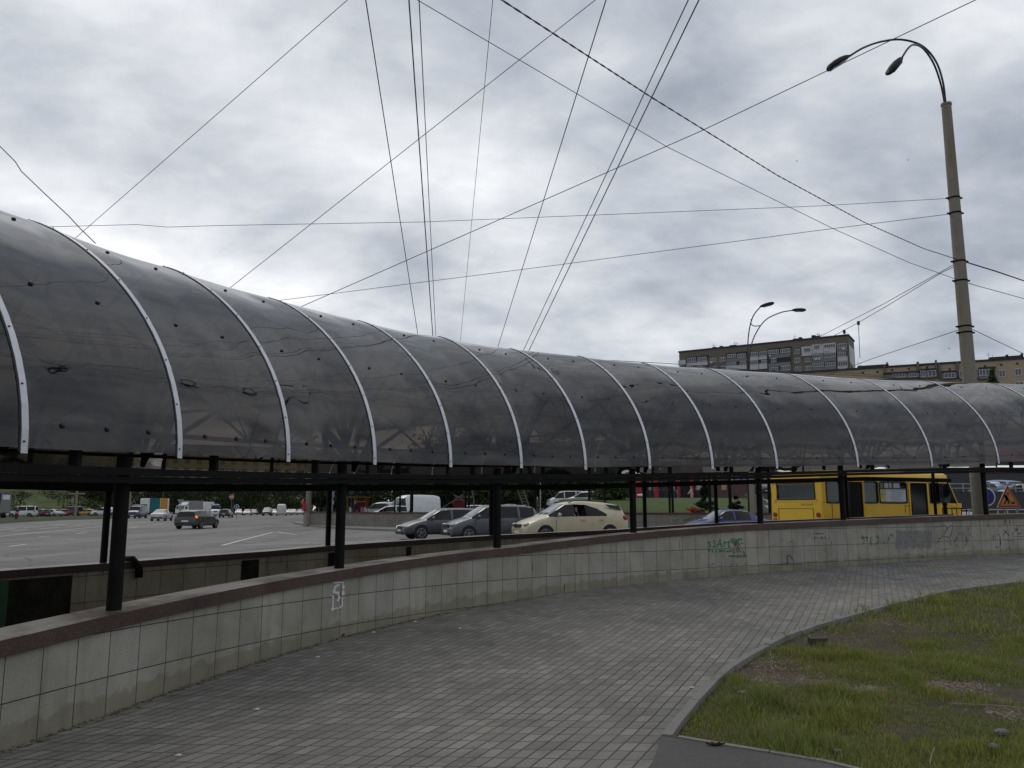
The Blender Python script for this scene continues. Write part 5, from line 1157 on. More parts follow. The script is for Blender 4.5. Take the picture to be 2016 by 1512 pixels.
for i in range(150):
    px = rng.uniform(-260, 1250); D = rng.uniform(225, 300) if px < 610 else rng.uniform(112, 170)
    x = (px-1008)/FPX*D; h = rng.uniform(8, 13)*(1.0 if px < 610 else .95)*(D/250 if px < 610 else 1); z0 = bank(x, D) if px < 330 and D < 305 else .5
    for _ in range(4): cen.append((x+rng.normal()*3, D+rng.normal()*3, z0+h*rng.uniform(.1, .95), rng.uniform(2.2, 4.4), rng.uniform(2.2, 4.2), rng.uniform(1.8, 3.4)))
for i in range(70):
    px = rng.uniform(1250, 2150); D = rng.uniform(170, 200); x = (px-1008)/FPX*D; h = rng.uniform(10, 15)
    for _ in range(4): cen.append((x+rng.normal()*3, D+rng.normal()*3, 2+h*rng.uniform(.1, .95), rng.uniform(2.2, 4.4), rng.uniform(2.2, 4.2), rng.uniform(1.8, 3.4)))
leaves(cen, .34, 260, rng, M_LEAF, 'distant_woods', kind='stuff', label='dark green belt of trees closing the view beyond the road')
bc_ = []
for _ in range(34):
    px = rng.uniform(-60, 300); D = rng.uniform(185, 245); x = (px-1008)/FPX*D; h = rng.uniform(1.2, 3.6); bc_.append((x, D, bank(x, D)+h*.4, rng.uniform(1.5, 4), 2, h*.6))
leaves(bc_, .25, 170, rng, leaf_mat('bank shrub leaves', (.02, .034, .01), (.05, .07, .022)), 'bank_shrubs', kind='stuff', label='low shrubs scattered over the green bank')
def tree(name, label, loc, h, cr, mat=M_LEAF2, trunk=.12, cone=False, group=None, n_c=26, size=.12, cnt=90, cat='tree', low=.3):
    r = empty(name, loc, 0, label, cat, group); rg = np.random.default_rng(int(abs(loc[0]*31+loc[1]*7+h*13)))
    b = MB(); b.tube([(0, 0, -.1), (.05*h*.1, 0, h*.35), (0, .03*h, h*.8)], [trunk, trunk*.7, trunk*.2], 8)
    for k in range(6): a = k*1.1+rg.random(); z = h*(low+.08*k); b.tube([(0, 0, z), (math.cos(a)*cr*.6, math.sin(a)*cr*.6, z+h*.16)], [trunk*.35, trunk*.1], 5)
    b.build('trunk', M_BARK, r)
    cs = []
    for _ in range(n_c):
        z = rg.uniform(low, 1.0); w_ = cr*((1-z)/(1-low)*.95+.08 if cone else math.sqrt(max(.05, 1-((z-(low+1)/2)/((1-low)/2))**2))); a = rg.uniform(0, 6.28); q_ = rg.random()**.5*w_*.8
        cs.append((math.cos(a)*q_, math.sin(a)*q_, z*h, w_*.38+.05, w_*.38+.05, h*.09))
    leaves(cs, size, cnt, rg, mat, 'crown', r); return r
# ------------------------------------------------------------------ the opposite stairs: island, wall, posts
W3 = [Vector(p) for p in ((-18.0, 72.0), (-12.6, 65.5), (-5.85, 60), (1.5, 56.2), (9.4, 52.6), (15.8, 50.3), (24, 48))]
isl = [onz(x, y, .2).to_2d() for x, y in ((577, 1029), (581, 1032), (600, 1035), (640, 1040), (700, 1043.5), (850, 1049))]+[Vector((3, 48.5)), Vector((14, 44.5)), Vector((26, 42))]
top_ = isl+[Vector((40, 44)), Vector((40, 60)), Vector((10, 90)), Vector((-22, 90)), isl[0]+Vector((-.2, 2))]
b = MB(); b.prism([(p.x, p.y) for p in top_], .1, .34); b.build('traffic_island', M_KERB, kind='structure')
def polywall(pts, o0, o1, z0, z1, name, mat, parent):
    b = MB(); n_ = len(pts); u = []; L = 0; V = []
    for i, p in enumerate(pts):
        d = (pts[min(i+1, n_-1)]-pts[max(i-1, 0)]).normalized(); nn = Vector((-d.y, d.x))
        if i: L += (p-pts[i-1]).length
        V.append((p+nn*o0, p+nn*o1, L))
    for (a, c, L0), (a2, c2, L1) in zip(V[:-1], V[1:]):
        b.add([(a.x, a.y, z0), (a2.x, a2.y, z0), (a2.x, a2.y, z1), (a.x, a.y, z1)], [(0, 1, 2, 3)]); u.append([(L0, z0), (L1, z0), (L1, z1), (L0, z1)])
        b.add([(a.x, a.y, z1), (a2.x, a2.y, z1), (c2.x, c2.y, z1), (c.x, c.y, z1)], [(0, 1, 2, 3)]); u.append([(L0, 0), (L1, 0), (L1, .3), (L0, .3)])
        b.add([(c2.x, c2.y, z0), (c.x, c.y, z0), (c.x, c.y, z1), (c2.x, c2.y, z1)], [(0, 1, 2, 3)]); u.append([(L1, z0), (L0, z0), (L0, z1), (L1, z1)])
    for r, fl in ((V[0], 0), (V[-1], 1)):
        a, c, L0 = r; q = [(a.x, a.y, z0), (c.x, c.y, z0), (c.x, c.y, z1), (a.x, a.y, z1)]; b.add(q, [(0, 1, 2, 3)]); u.append([(0, z0), (.4, z0), (.4, z1), (0, z1)])
    o = b.build(name, mat); add_uv(o, u, [[(0, 1)]*4 for _ in u]); child(o, parent); return o
w3 = empty('opposite_low_wall', (W3[2].x, W3[2].y, .3), label='low grey tiled wall with brown coping across the side road, behind the queuing cars', cat='low wall')
M_TILE3 = mat_tiles('pale old wall tiles', .45, .4, (.19, .185, .155))
polywall(W3, 0, .35, .1, 1.30, 'tile_facing', M_TILE3, w3); polywall(W3, -.04, .39, 1.30, 1.42, 'coping', mat_granite('reddish coping', (.07, .026, .02), (.11, .075, .06)), w3)
def w3p(px, py, d=-.02):
    for a, c in zip(W3[:-1], W3[1:]):
        q = onplane(px, py, a, c); t = (Vector((q.x, q.y))-a).dot((c-a).normalized())
        if -.01 <= t <= (c-a).length+.01:
            nn = Vector((-(c-a).y, (c-a).x)).normalized(); return Vector((q.x+nn.x*d, q.y+nn.y*d, q.z))
    return q
strokes('graffiti', w3, zz(1240, 930, 10.08, [[(845, 865), (865, 900)], [(848, 935), (892, 970)], [(1025, 880), (1030, 900), (960, 930), (930, 970), (940, 1000)], [(1060, 930), (1065, 970)], [(1065, 960), (1100, 935), (1120, 960), (1150, 930), (1165, 955)], [(1170, 940), (1200, 900), (1240, 930), (1290, 885), (1330, 905), (1410, 885)]]), .9, M_BLKP, w3p, .3)
strokes('paint_patch', w3, [[(703, 1031), (703, 1038)], [(680, 1032), (680, 1037)]], 3.5, mat_line('chalky patch', (.3, .29, .25), .4), w3p, .3)
can2 = empty('far_stair_canopy', (W3[3].x, W3[3].y, 1.4), label='second canopy on thin black posts over the opposite walled stairs across the side road', cat='canopy')
def w3x(px):
    q = w3p(px, 1009, .16); return q
for px, r_ in ((620, .07), (628, .09), (774, .055), (784, .07), (807, .13), (914, .08), (921, .07), (989, .07), (1051, .07), (1072, .08), (1159, .08), (1190, .07), (1318, .07), (1324, .08), (1398, .09), (1438, .10), (1516, .1)):
    q = w3x(px); b = MB(); b.tube([(q.x, q.y, 1.40), (q.x, q.y, 4.0)], r_, 10); child(b.build('post', BLKST), can2)
b = MB(); P = [Vector((*(W3[i].lerp(W3[i+1], t)), 0)) for i in range(5) for t in (0, .25, .5, .75)]
def w3arc(k, t, R=2.3):
    p = P[k]; d = (P[min(k+1, len(P)-1)]-P[max(k-1, 0)]).normalized(); nn = Vector((-d.y, d.x, 0)); return p+nn*(.1+R-R*math.cos(t))+Vector((0, 0, 4.05+R*math.sin(t)))
NT = 14
b.add([w3arc(k, math.pi*i/NT) for k in range(len(P)) for i in range(NT+1)], [(k*(NT+1)+i, k*(NT+1)+i+1, (k+1)*(NT+1)+i+1, (k+1)*(NT+1)+i) for k in range(len(P)-1) for i in range(NT)])
child(b.build('roof_panel', simple('far smoked panel', (.018, .018, .019), .6, spec=.15), smooth=True), can2)
for k in range(0, len(P), 2): b = MB(); b.tube([w3arc(k, math.pi*i/NT)+Vector((0, 0, .03)) for i in range(NT+1)], .05, 4); child(b.build('metal_strip', M_STRIP), can2)
b = MB(); b.tube([w3arc(k, 0)-Vector((0, 0, .08)) for k in range(len(P))], .07, 4, square=True); b.tube([w3arc(k, math.pi)-Vector((0, 0, .08)) for k in range(len(P))], .07, 4, square=True); child(b.build('beam', BLKST), can2)
q = at(606, 1030, 71.2); tr = MB(); tr.tube([(q.x, q.y, .3), (q.x, q.y, 9)], [.25, .2], 16); tr.tube([(q.x, q.y, .3), (q.x, q.y, 1.5)], [.34, .30], 14); tag(tr.build('concrete_column', M_CONC), 'thick grey concrete column at the left end of the opposite tiled wall', 'column')
q = at(597, 985, 70.8); b = MB(); b.tube([at(596, 984, 70.8), at(597, 990, 70.7), at(600, 996, 70.8), at(598, 1001, 70.7), at(601, 1006, 70.8)], [.05, .14, .12, .15, .08], 10); tag(b.build('red_bag', simple('red film', (.45, .012, .02), .5), smooth=True), 'red plastic bag tied to the thick concrete column', 'bag')
# parking behind it, the lawn bank and the plaza above
b = MB(); b.add([(-18.6, 75, .5), (-12, 66.4, .5), (1.5, 57.2, .5), (4, 56, .5), (6, 120, .6), (-29.5, 120, .6)], [(0, 1, 2, 3, 4, 5)]); b.build('parking_ground', M_ASPH, kind='structure')
def lawn(x, y):
    px = 1008+1620*x/y; e = sst((px-1050)/60); return .45+e*(.8+1.35*sst((y-(52.5))/22))
xs = [3+i*1.2 for i in range(30)]; ys = [49.5+i*1.2 for i in range(23)]
def lawn2(x, y):
    z = lawn(x, y)
    return z if W3d(x, y) > .3 else -.2
def W3d(x, y):
    best = 1e9
    for a, c in zip(W3[:-1], W3[1:]):
        d = (c-a).normalized(); nn = Vector((-d.y, d.x)); v = Vector((x, y))-a; t = v.dot(d)
        if -1 <= t <= (c-a).length+1: best = min(best, v.dot(nn))
    return best if best < 1e8 else 5
grid('lawn', xs, ys, lawn2, M_LAWN, kind='structure')
b = MB(); b.box((5.8, 93, 1.1), (5.6, 30, 1.24)); b.build('upper_lane', M_ASPH, kind='structure')
b = MB(); b.add([(8.8, 75.5, 2.58), (60, 75.5, 2.58), (90, 160, 2.8), (9, 160, 2.8)], [(0, 1, 2, 3)]); b.build('plaza', M_PATH, kind='structure')
b = MB(); b.box((25, 75.2, 2.5), (32, .25, .3)); b.build('plaza_kerb', M_KERB, kind='structure')
bg('silver_suv', 'suv', (.33, .35, .37), 750, 0, 185, 'silver off roader parked behind the tiled wall, left of the big white van', z=.55, D=84)
bg('white_car', 'hatch', (.6, .6, .6), 764, 0, 200, 'white car nose just left of the big white van', z=.5, D=72)
wv = bg('big_white_van', 'panelvan', (.66, .67, .67), 808, 0, 214, 'big white panel van with dark windscreen above the tiled wall', 'van', z=.5, D=79)
bg('white_hatch', 'wagon', (.5, .5, .5), 925, 0, 170, 'white roofed dark car parked under the crossed scaffold poles', z=.55, D=80)
bg('dark_coupe', 'sedan', (.03, .035, .045), 1000, 0, 170, 'dark saloon car parked left of the step ladder', z=.75, D=86)
bg('grey_saloon', 'sedan', (.16, .18, .2), 1022, 0, 20, 'grey green saloon car parked behind the roof of the people carrier', z=.55, D=80)
bg('small_white_van', 'minivan', (.6, .62, .64), 1117, 0, 190, 'white van parked on the plaza left of the white pickup', 'van', z=1.72, D=96)
bg('white_pickup', 'suv', (.6, .6, .6), 1152, 0, 190, 'white tall car parked on the plaza left of the rounded bush', z=1.72, D=88)
bg('parked_black_car', 'hatch', (.02, .022, .025), 1507, 0, 262, 'black car with a white number plate above the steps left of the bus', z=2.75, D=72)
bg('blue_suv', 'suv', (.05, .12, .25), 1960, 0, 100, 'blue off roader on the raised car park behind the roadworks sign', z=2.05, D=64)
bg('white_sedan', 'sedan', (.6, .6, .6), 2006, 0, 175, 'white saloon on the raised car park at the right edge', z=2.05, D=61)
tree('rounded_bush', 'rounded green bush behind the cream car roof', (at(1205, 1000, 70).x, 70, 1.4), 3.0, 1.75, M_LEAF2, .08, n_c=30, size=.14, cat='bush', low=.08)
tree('conical_bush', 'dense conical dark green bush on the lawn bank above the blue car', (at(1389, 1000, 60).x, 60, 1.6), 2.0, .75, leaf_mat('conifer leaves', (.012, .03, .012), (.03, .055, .02)), .06, True, size=.07, n_c=34, cat='bush', low=.05)
tree('small_dark_bush', 'small dark purple leaved bush above the boot of the blue car', (at(1450, 1000, 55).x, 55, 1.35), 1.05, .5, leaf_mat('purple leaves', (.02, .012, .012), (.04, .025, .02)), .04, size=.08, n_c=14, cnt=60, cat='bush', low=.05)
tree('slim_tree', 'thin leaning young tree beside the second lamp column', (at(1474, 1000, 54).x, 54, 1.3), 4.6, .7, M_LEAF, .07, n_c=10, size=.1, cnt=40, low=.45)
for i, (px, dd, hh) in enumerate(((640, 100, 8), (880, 104, 7), (955, 100, 7.5), (1060, 108, 7))):
    tree('broadleaf_tree', ['leafy tree behind the market stall', 'leafy tree above the crossed scaffold poles', 'bright leafy tree behind the people carrier roof', 'tree with open crown right of the step ladder'][i], (at(px, 1000, dd).x, dd, .5), hh, 3.6, M_LEAF2 if i > 1 else M_LEAF, .2, n_c=34, size=.28, cnt=110, group='trees behind the opposite stairs', low=.2)
bp = at(1372, 1008, 53.5); b = MB(); b.box((bp.x, 53.2, 1.5), (.8, .4, .22)); tag(b.build('flower_box', simple('box brown', (.06, .03, .02), .8)), 'brown flower box on the opposite coping by the orange flowers', 'flower box')
rgf = np.random.default_rng(3); fp = at(1363, 1006, 53.0)
leaves([(fp.x, 53.0, 1.62, .42, .2, .18)], .06, 160, rgf, simple('orange petals', (.6, .07, .02), .7), 'orange_flowers', label='clump of orange red flowers on the opposite wall left of the conical bush', category='flowers') if False else tag(leaves([(fp.x, 53.0, 1.62, .42, .2, .18)], .06, 160, rgf, simple('orange petals', (.6, .07, .02), .7), 'orange_flowers'), 'clump of orange red flowers on the opposite wall left of the conical bush', 'flowers')
# step ladder, scaffold, stall
b = MB(); L0 = [at(1018, 963, 62), at(1030, 996, 62)]; L1_ = [at(1030, 962, 62), at(1041, 995, 62)]
b.tube(L0, .045, 5); b.tube(L1_, .045, 5)
for i in range(6): t = .06+i*.175; b.tube([L0[0].lerp(L0[1], t), L1_[0].lerp(L1_[1], t)], .035, 5)
lo = L0[1]; b.tube([lo, (lo.x+.3, 62, .35)], .045, 5); b.tube([L1_[1], (L1_[1].x+.3, 62, .35)], .045, 5); tag(b.build('step_ladder', simple('pale ladder', (.28, .26, .22), .6)), 'pale leaning ladder above the people carrier roof', 'ladder')
b = MB(); b.tube([at(872, 999, 66), at(912, 974, 66)], .05, 5); b.tube([at(893, 974, 66), at(912, 985, 66)], .05, 5); b.tube([at(896, 979, 66), at(930, 979, 66)], .06, 5); b.tube([at(929, 965, 66), at(933, 984, 66)], .05, 5); b.tube([(at(872, 999, 66).x, 66, .4), at(872, 999, 66)], .05, 5); b.tube([at(933, 984, 66), (at(933, 984, 66).x, 66, .4)], .05, 5)
tag(b.build('scaffold_poles', simple('grey poles', (.2, .18, .16), .7)), 'crossed grey poles of a trestle above the dark estate car', 'trestle')
b = MB(); b.sphere(at(905, 992, 64), .45, 10, 7, (1.3, .6, .8)); b.tube([(at(905, 995, 64).x, 64, .4), at(905, 995, 64)], .3, 8); tag(b.build('red_bundle', simple('red cloth bundle', (.22, .03, .035), .8), smooth=True), 'red and white bundle on the ground above the dark estate car roof', 'bundle')
st = empty('market_stall', (at(702, 1000, 68.5).x, 68.5, .5), 0, 'small open frame stall with clothes hanging beside the second near post', 'stall')
b = MB(); sx0, sx1 = -.95, .75
for x in (sx0, sx1, -.2):
    for y in (0, .9): b.tube([(x, y, 0), (x, y, 2.15)], .03, 5)
b.box((0, .45, 2.12), (1.9, 1.0, .06)); b.box((.35, 0, 1.75), (.8, .05, .1)); b.build('frame', simple('stall orange', (.35, .11, .04), .7), st)
b = MB(); b.box((.3, .5, 1.2), (.7, .1, .9)); b.build('back_cloth', simple('dark red cloth', (.12, .015, .02), .9), st)
for x, c_ in ((-.5, (.4, .42, .45)), (-.1, (.5, .5, .52)), (.45, (.3, .2, .35)), (.7, (.45, .4, .4))):
    b = MB(); b.box((x, -.1, .95), (.26, .12, .7), top=.7); b.build('hanging_shirt', simple('cloth %.2f' % c_[0], c_, .9), st)
person('person', 'person in black with a white shirt front at the small market stall', (at(699, 1000, 67.4).x, 67.4, .6), facing(250), 'stand', (.015, .015, .02), (.02, .02, .025))
b = MB(); q = at(692, 968, 70); b.box(q, (.35, .05, .45)); b.tube([(q.x, q.y, .4), (q.x, q.y, q.z)], .03, 6); tag(b.build('blue_sign', simple('sign blue', (.02, .09, .2), .5)), 'small blue sign over the market stall', 'sign')
b = MB(); q = at(655, 972, 71); b.tube([(q.x, q.y, .4), (q.x, q.y, 3.2)], .05, 6); b.box((q.x, q.y-.06, 2.9), (.32, .05, .55)); b.box((q.x, q.y-.06, 2.2), (.3, .05, .35)); tag(b.build('pale_sign_post', simple('sign pale', (.35, .4, .5), .5)), 'post with pale and blue plates seen in the gap between two black posts', 'sign')
# red pavilion and people on the plaza
M_RED = simple('pavilion red', (.40, .015, .015), .6); M_DKI = simple('pavilion dark', (.012, .012, .016), .7)
rp = empty('red_pavilion', (at(1345, 980, 92).x, 92, 2.65), 0, 'open market pavilion with red posts and a red valance beyond the lawn bank', 'pavilion')
def lx2(px): return at(px, 1000, 92).x-rp.location.x
b = MB(); b.box(((lx2(1262)+lx2(1425))/2, 3, 1.7), (lx2(1425)-lx2(1262), 5.6, 3.2)); b.build('interior', M_DKI, rp)
b = MB(); b.box(((lx2(1255)+lx2(1420))/2, .05, 3.5), (lx2(1420)-lx2(1255), .3, .9)); b.build('valance', M_RED, rp)
for px in (1258, 1293, 1336, 1363, 1408): b = MB(); b.box((lx2(px), .0, 1.75), (.42, .3, 3.5)); b.build('post', M_RED, rp)
rf = empty('red_flag_figure', (at(1258, 981, 80).x, 80, 2.6), 0, 'tall red inflatable with white feet right of the cream car', 'inflatable')
b = MB(); b.tube([(0, 0, .1), (.1, 0, .8), (-.1, 0, 1.4), (.1, 0, 2.1), (-.05, 0, 3.0)], [.16, .2, .24, .2, .15], 10); b.tube([(0, 0, 1.9), (.5, 0, 2.5)], [.16, .1], 6); b.build('body', M_RED, rf, smooth=True); b = MB(); b.sphere((.2, -.1, .35), .3, 8, 6, (1.4, .8, .5)); b.build('feet', WHITE, rf, smooth=True)
PD = [(1246, 'walk', (.3, .25, .2), (.02, .02, .03), 'person walking left of the red inflatable'), (1280, 'stand', (.35, .32, .30), (.05, .05, .07), 'person in a pale top just left of the second red post'), (1287, 'stand', (.12, .13, .10), (.06, .07, .06), 'person in grey green beside the pale dressed one'), (1303, 'stand', (.015, .03, .06), (.02, .03, .05), 'person in dark blue under the red pavilion'), (1311, 'walk', (.02, .06, .06), (.06, .04, .03), 'person in teal right of the one in dark blue'),
      (1330, 'walk', (.018, .018, .016), (.10, .13, .20), 'person in black jacket and pale jeans before the pavilion'), (1327, 'stand', (.35, .35, .36), (.05, .06, .09), 'person in a white top half behind the black jacket'), (1362, 'bend', (.4, .38, .4), (.35, .34, .36), 'crouching person in white before the pavilion'), (1376, 'stand', (.38, .40, .41), (.03, .03, .04), 'person in a white shirt left of the conical bush'), (1352, 'stand', (.02, .025, .05), (.02, .02, .03), 'person in black deep under the red pavilion')]
for px, po, t_, bt, lb in PD:
    if po == 'bend': loc = (at(px, 980, 80).x, 80, 2.1)
    else: loc = (at(px, 980, 82).x, 82 if 'deep' not in lb else 87, 2.6)
    person('person', lb, loc, facing(random.choice((250, 300, 180, 0))), po, t_, bt, group='people on the plaza')
person('person', 'person with a white bag beside the thin pole behind the people carrier', (at(1059, 990, 74).x, 74, 1.0), facing(190), 'walk', (.05, .05, .045), (.04, .045, .04))
b = MB(); q = at(1064, 985, 73); b.tube([(q.x, q.y, .6), (q.x, q.y, 5.5)], .05, 8); tag(b.build('thin_pole', CHROME), 'thin pale pole behind the people carrier roof', 'pole')
kk = empty('kiosk', (at(1462, 975, 84).x, 84, 2.65), 0, 'cluttered stall front with posters between the bush and the second lamp column', 'kiosk')
b = MB(); b.box((0, 1.2, 1.6), (7.5, 2.2, 3.2)); b.build('body', simple('kiosk brown', (.09, .05, .045), .8), kk)
for i in range(10): b = MB(); b.box((-3.3+i*.72, .06, 1.2+random.uniform(0, 1.2)), (.5, .06, random.uniform(.4, .9))); b.build('poster', simple('poster %d' % i, random.choice([(.35, .12, .08), (.3, .3, .36), (.35, .25, .12), (.14, .2, .3), (.28, .25, .22)]), .7), kk)
me = text_mesh('ПИВО'); me.transform(Matrix.Translation((-3.5, -.06, 2.25)) @ Matrix(((1, 0, 0, 0), (0, 0, -1, 0), (0, 1, 0, 0), (0, 0, 0, 1))) @ Matrix.Diagonal((.9, .8, 1, 1))) if False else None
b = MB(); b.tube([at(1431, 962, 78), at(1438, 968, 78), at(1434, 975, 78), at(1428, 968, 78), at(1422, 962, 78)], .09, 6); 
bpy.data.meshes.remove(me)
# steps with a white side rail beside the bus
stp = empty('stair_ramp', (at(1512, 1005, 52).x, 52, 1.3), 0, 'grey steps with a white ramp and handrail just left of the yellow bus', 'steps')
b = MB()
for k in range(8): b.box((0.15, 1.2+k*.32, .08+k*.17), (1.1, .34, .17))
b.build('steps', M_KERB, stp)
for nm, pts, r_ in (('handrail', [(1508, 984), (1523, 999)], .05), ('handrail', [(1503, 983.5), (1508, 984)], .03)):
    b = MB(); b.tube([at(*p, 51.6)-stp.location for p in pts], r_, 6); b.build(nm, WHITE, stp)
b = MB(); b.add([at(*p, 51.4)-stp.location for p in ((1503, 994), (1508, 995), (1513, 995), (1523, 1006), (1517, 1007), (1511, 1001))]+[at(*p, 51.9)-stp.location for p in ((1503, 994), (1508, 995), (1513, 995), (1523, 1006), (1517, 1007), (1511, 1001))], [(0, 1, 2, 3, 4, 5), (11, 10, 9, 8, 7, 6)]+[(i, i+6, (i+1) % 6+6, (i+1) % 6) for i in range(6)]); b.build('ramp', WHITE, stp)
# ------------------------------------------------------------------ right side: raised car park, shop, signs, railings
M_STONE = mat_concrete('dark stone wall', (.055, .055, .055))
b = MB(); cx0, cx1 = at(1846, 1000, 57).x, 70; b.box(((cx0+cx1)/2, 57+.25, 1.5), (cx1-cx0, .5, 2.7)); cb_ = MB(); cb_.box(((cx0+cx1)/2, 57.5+20, 1.0), (cx1-cx0, 40, 2.1)); cb_.build('car_park_deck', M_ASPH, kind='structure'); tag(b.build('retaining_wall', M_STONE), 'dark stone retaining wall of the raised car park behind the roadworks sign', 'wall')
b = MB(); 
for z in (3.35, 3.05): b.tube([(cx0, 56.9, z), (cx1, 56.9, z)], .035, 5)
for i in range(22): b.tube([(cx0+i*1.8, 56.9, 2.8), (cx0+i*1.8, 56.9, 3.4)], .035, 5)
tag(b.build('guard_rail', simple('rail grey', (.25, .27, .28), .5)), 'grey guard rail along the top of the dark retaining wall', 'railing')
sm = empty('supermarket', (at(1838, 1000, 84).x, 84, 2.05), 0, 'dark grey shop building with red bands and a pale light strip, behind the bus', 'shop')
def lx3(px): return at(px, 1000, 84).x-sm.location.x
b = MB(); Ls = 42; b.box((Ls/2, 10, 3.9), (Ls, 20, 7.9)); b.build('wall', simple('shop dark', (.035, .037, .042), .6), sm)
b = MB(); b.box((Ls/2+.4, -.2, 5.05), (Ls-.6, .5, 1.15)); b.build('red_band', simple('shop red', (.26, .012, .015), .5), sm)
b = MB(); b.box((7, -.06, 3.87), (12.5, .2, .2)); b.box((Ls/2+9, -.06, 3.87), (Ls-20, .2, .2)); b.build('light_strip', simple('strip light', (.7, .7, .7), .5, emit=(1, 1, 1), es=.5), sm)
b = MB(); b.box((Ls/2, -.05, 3.3), (Ls, .12, .1)); b.build('red_line', simple('shop red', (.26, .012, .015), .5), sm)
for tx, x, z, s_ in (('ЭКОМАРКЕТ', 1.2, 4.8, .72), ('КОСМО', 2.4, 6.35, 1.1)):
    me = text_mesh(tx); me.transform(Matrix.Translation((x, -.5 if s_ < 1 else -.06, z)) @ Matrix(((1, 0, 0, 0), (0, 0, -1, 0), (0, 1, 0, 0), (0, 0, 0, 1))) @ Matrix.Diagonal((s_, s_, 1, 1))); me.materials.append(simple('letter pale', (.4, .42, .45), .6)); o = bpy.data.objects.new('sign_lettering', me); COL.objects.link(o); o.parent = sm
b = MB(); b.box((5, -.1, 6.65), (6.5, .12, 1.3)); b.build('blue_sign_board', simple('board blue', (.02, .05, .12), .5), sm)
def tri_sign():
    D = 30; c0 = at(1985, 985, D); r = empty('roadworks_sign', (c0.x, D, .4), 0, 'triangular roadworks sign with a digging figure on orange, right of the tall column', 'road sign')
    zc = lambda y: at(1985, y, D).z-.4; H0, H1 = zc(999), zc(954); hw = (at(2008, 999, D).x-at(1961, 999, D).x)/2
    def tri(b, k, y): 
        cz_ = H0+(H1-H0)/3; P = [(-hw*k, y, cz_+(H0-cz_)*k), (hw*k, y, cz_+(H0-cz_)*k), (0, y, cz_+(H1-cz_)*k)]; return P
    b = MB(); a = tri(b, 1.0, -.02); c = tri(b, 1.0, .02); b.add(a+c, [(0, 1, 2), (5, 4, 3), (0, 3, 4, 1), (1, 4, 5, 2), (2, 5, 3, 0)]); bd = b.build('plate', simple('sign rim', (.45, .3, .26), .5), r)
    b = MB(); b.add(tri(b, .95, -.024), [(0, 1, 2)]); b.build('red_border', simple('sign red', (.26, .02, .015), .5), bd); b = MB(); b.add(tri(b, .74, -.028), [(0, 1, 2)]); b.build('orange_field', simple('sign orange', (.42, .17, .02), .5), bd)
    def q(x, y): return Vector(((x-1560)/8.398/FPX*D*1.0, -.032, 0))
    def pt(x, y): p = at(1780+x/8.398, 880+y/8.398, D); return (p.x-c0.x, -.032, p.z-.4)
    b = MB()
    for ln, w_ in (([(1640, 795), (1665, 795), (1700, 850), (1715, 880), (1720, 940)], .035), ([(1650, 800), (1635, 825)], .02), ([(1690, 870), (1670, 900), (1655, 945)], .03), ([(1665, 800), (1690, 860)], .05), ([(1655, 815), (1690, 870), (1760, 910), (1800, 940)], .012), ([(1675, 810), (1700, 880)], .04)):
        P = [Vector(pt(*p)) for p in ln]
        for a, c in zip(P[:-1], P[1:]):
            d = (c-a).normalized(); n2 = Vector((-d.z, 0, d.x))*w_; b.add([a-n2, a+n2, c+n2, c-n2], [(0, 1, 2, 3)])
    P0_ = [pt(1752, 942), pt(1830, 942), pt(1808, 890)]; b.add(P0_, [(0, 1, 2)]); c = Vector(pt(1708, 772)); b.add([c+Vector((.045*math.cos(a), 0, .045*math.sin(a))) for a in [math.pi*k/6 for k in range(12)]], [tuple(range(12))]); b.build('digger_symbol', BLACKP, bd)
    b = MB()
    for x in (hw*.72, ): b.box((x, .05, H0/2+.05), (.06, .05, H0+.3))
    b.box((-hw*.3, .07, H0/2), (.04, .04, H0)); b.build('stand', simple('stand grey', (.18, .2, .22), .5), r)
tri_sign()
def round_sign(label, px, py, D, R, ring, face, z0=.35, name='round_sign', bar=None):
    c = at(px, py, D); r = empty(name, (c.x, D, z0), 0, label, 'road sign'); b = MB(); b.tube([(0, .05, 0), (0, .05, c.z-z0+R)], .035, 8); b.build('pole', RIM, r)
    b = MB(); b.cyl((0, 0, c.z-z0), R, .03, 'y', 28); pl = b.build('rim', ring, r); b = MB(); b.cyl((0, -.017, c.z-z0), R*.88, .01, 'y', 28); b.build('face', face, pl)
    if bar: b = MB(); bar(b, c.z-z0, R); b.build('symbol', WHITE, pl)
    return r
M_SB = simple('sign deep blue', (.008, .025, .16), .4); M_SR = simple('sign vivid red', (.4, .015, .02), .5)
round_sign('round blue sign half hidden behind the tall column and the last near post', 1941, 978, 30.5, .34, WHITE, M_SB, bar=lambda b, z, R: b.box((-.05, -.026, z), (.07, .008, R), .0))
round_sign('red no entry sign on a concrete column far down the road', 456, 978, 120, .33, WHITE, M_SR, .2, bar=lambda b, z, R: b.box((0, -.03, z), (R*1.3, .01, R*.3)))
round_sign('blue direction sign right of the dark blue hatchback', 466, 998, 112, .33, WHITE, M_SB, .2, bar=lambda b, z, R: b.box((0, -.03, z), (R*.25, .01, R)))
c = at(356, 987, 125); b = MB(); b.tube([(c.x, 125, .2), (c.x, 125, c.z)], .05, 6); b.add([(c.x-.5, 124.9, c.z+.3), (c.x+.5, 124.9, c.z+.3), (c.x, 124.9, c.z-.5), (c.x-.5, 124.98, c.z+.3), (c.x+.5, 124.98, c.z+.3), (c.x, 124.98, c.z-.5)], [(0, 1, 2), (5, 4, 3), (0, 3, 4, 1), (1, 4, 5, 2), (2, 5, 3, 0)]); b.cyl((c.x, 124.95, c.z-1.0), .35, .05, 'y', 14); tag(b.build('give_way_sign', simple('sign back grey', (.2, .21, .21), .5)), 'grey back of a give way triangle left of the grey lorry', 'road sign')
b = MB(); D = 29.5; y0 = at(1855, 1000, D).x; y1 = at(1893, 1000, D).x
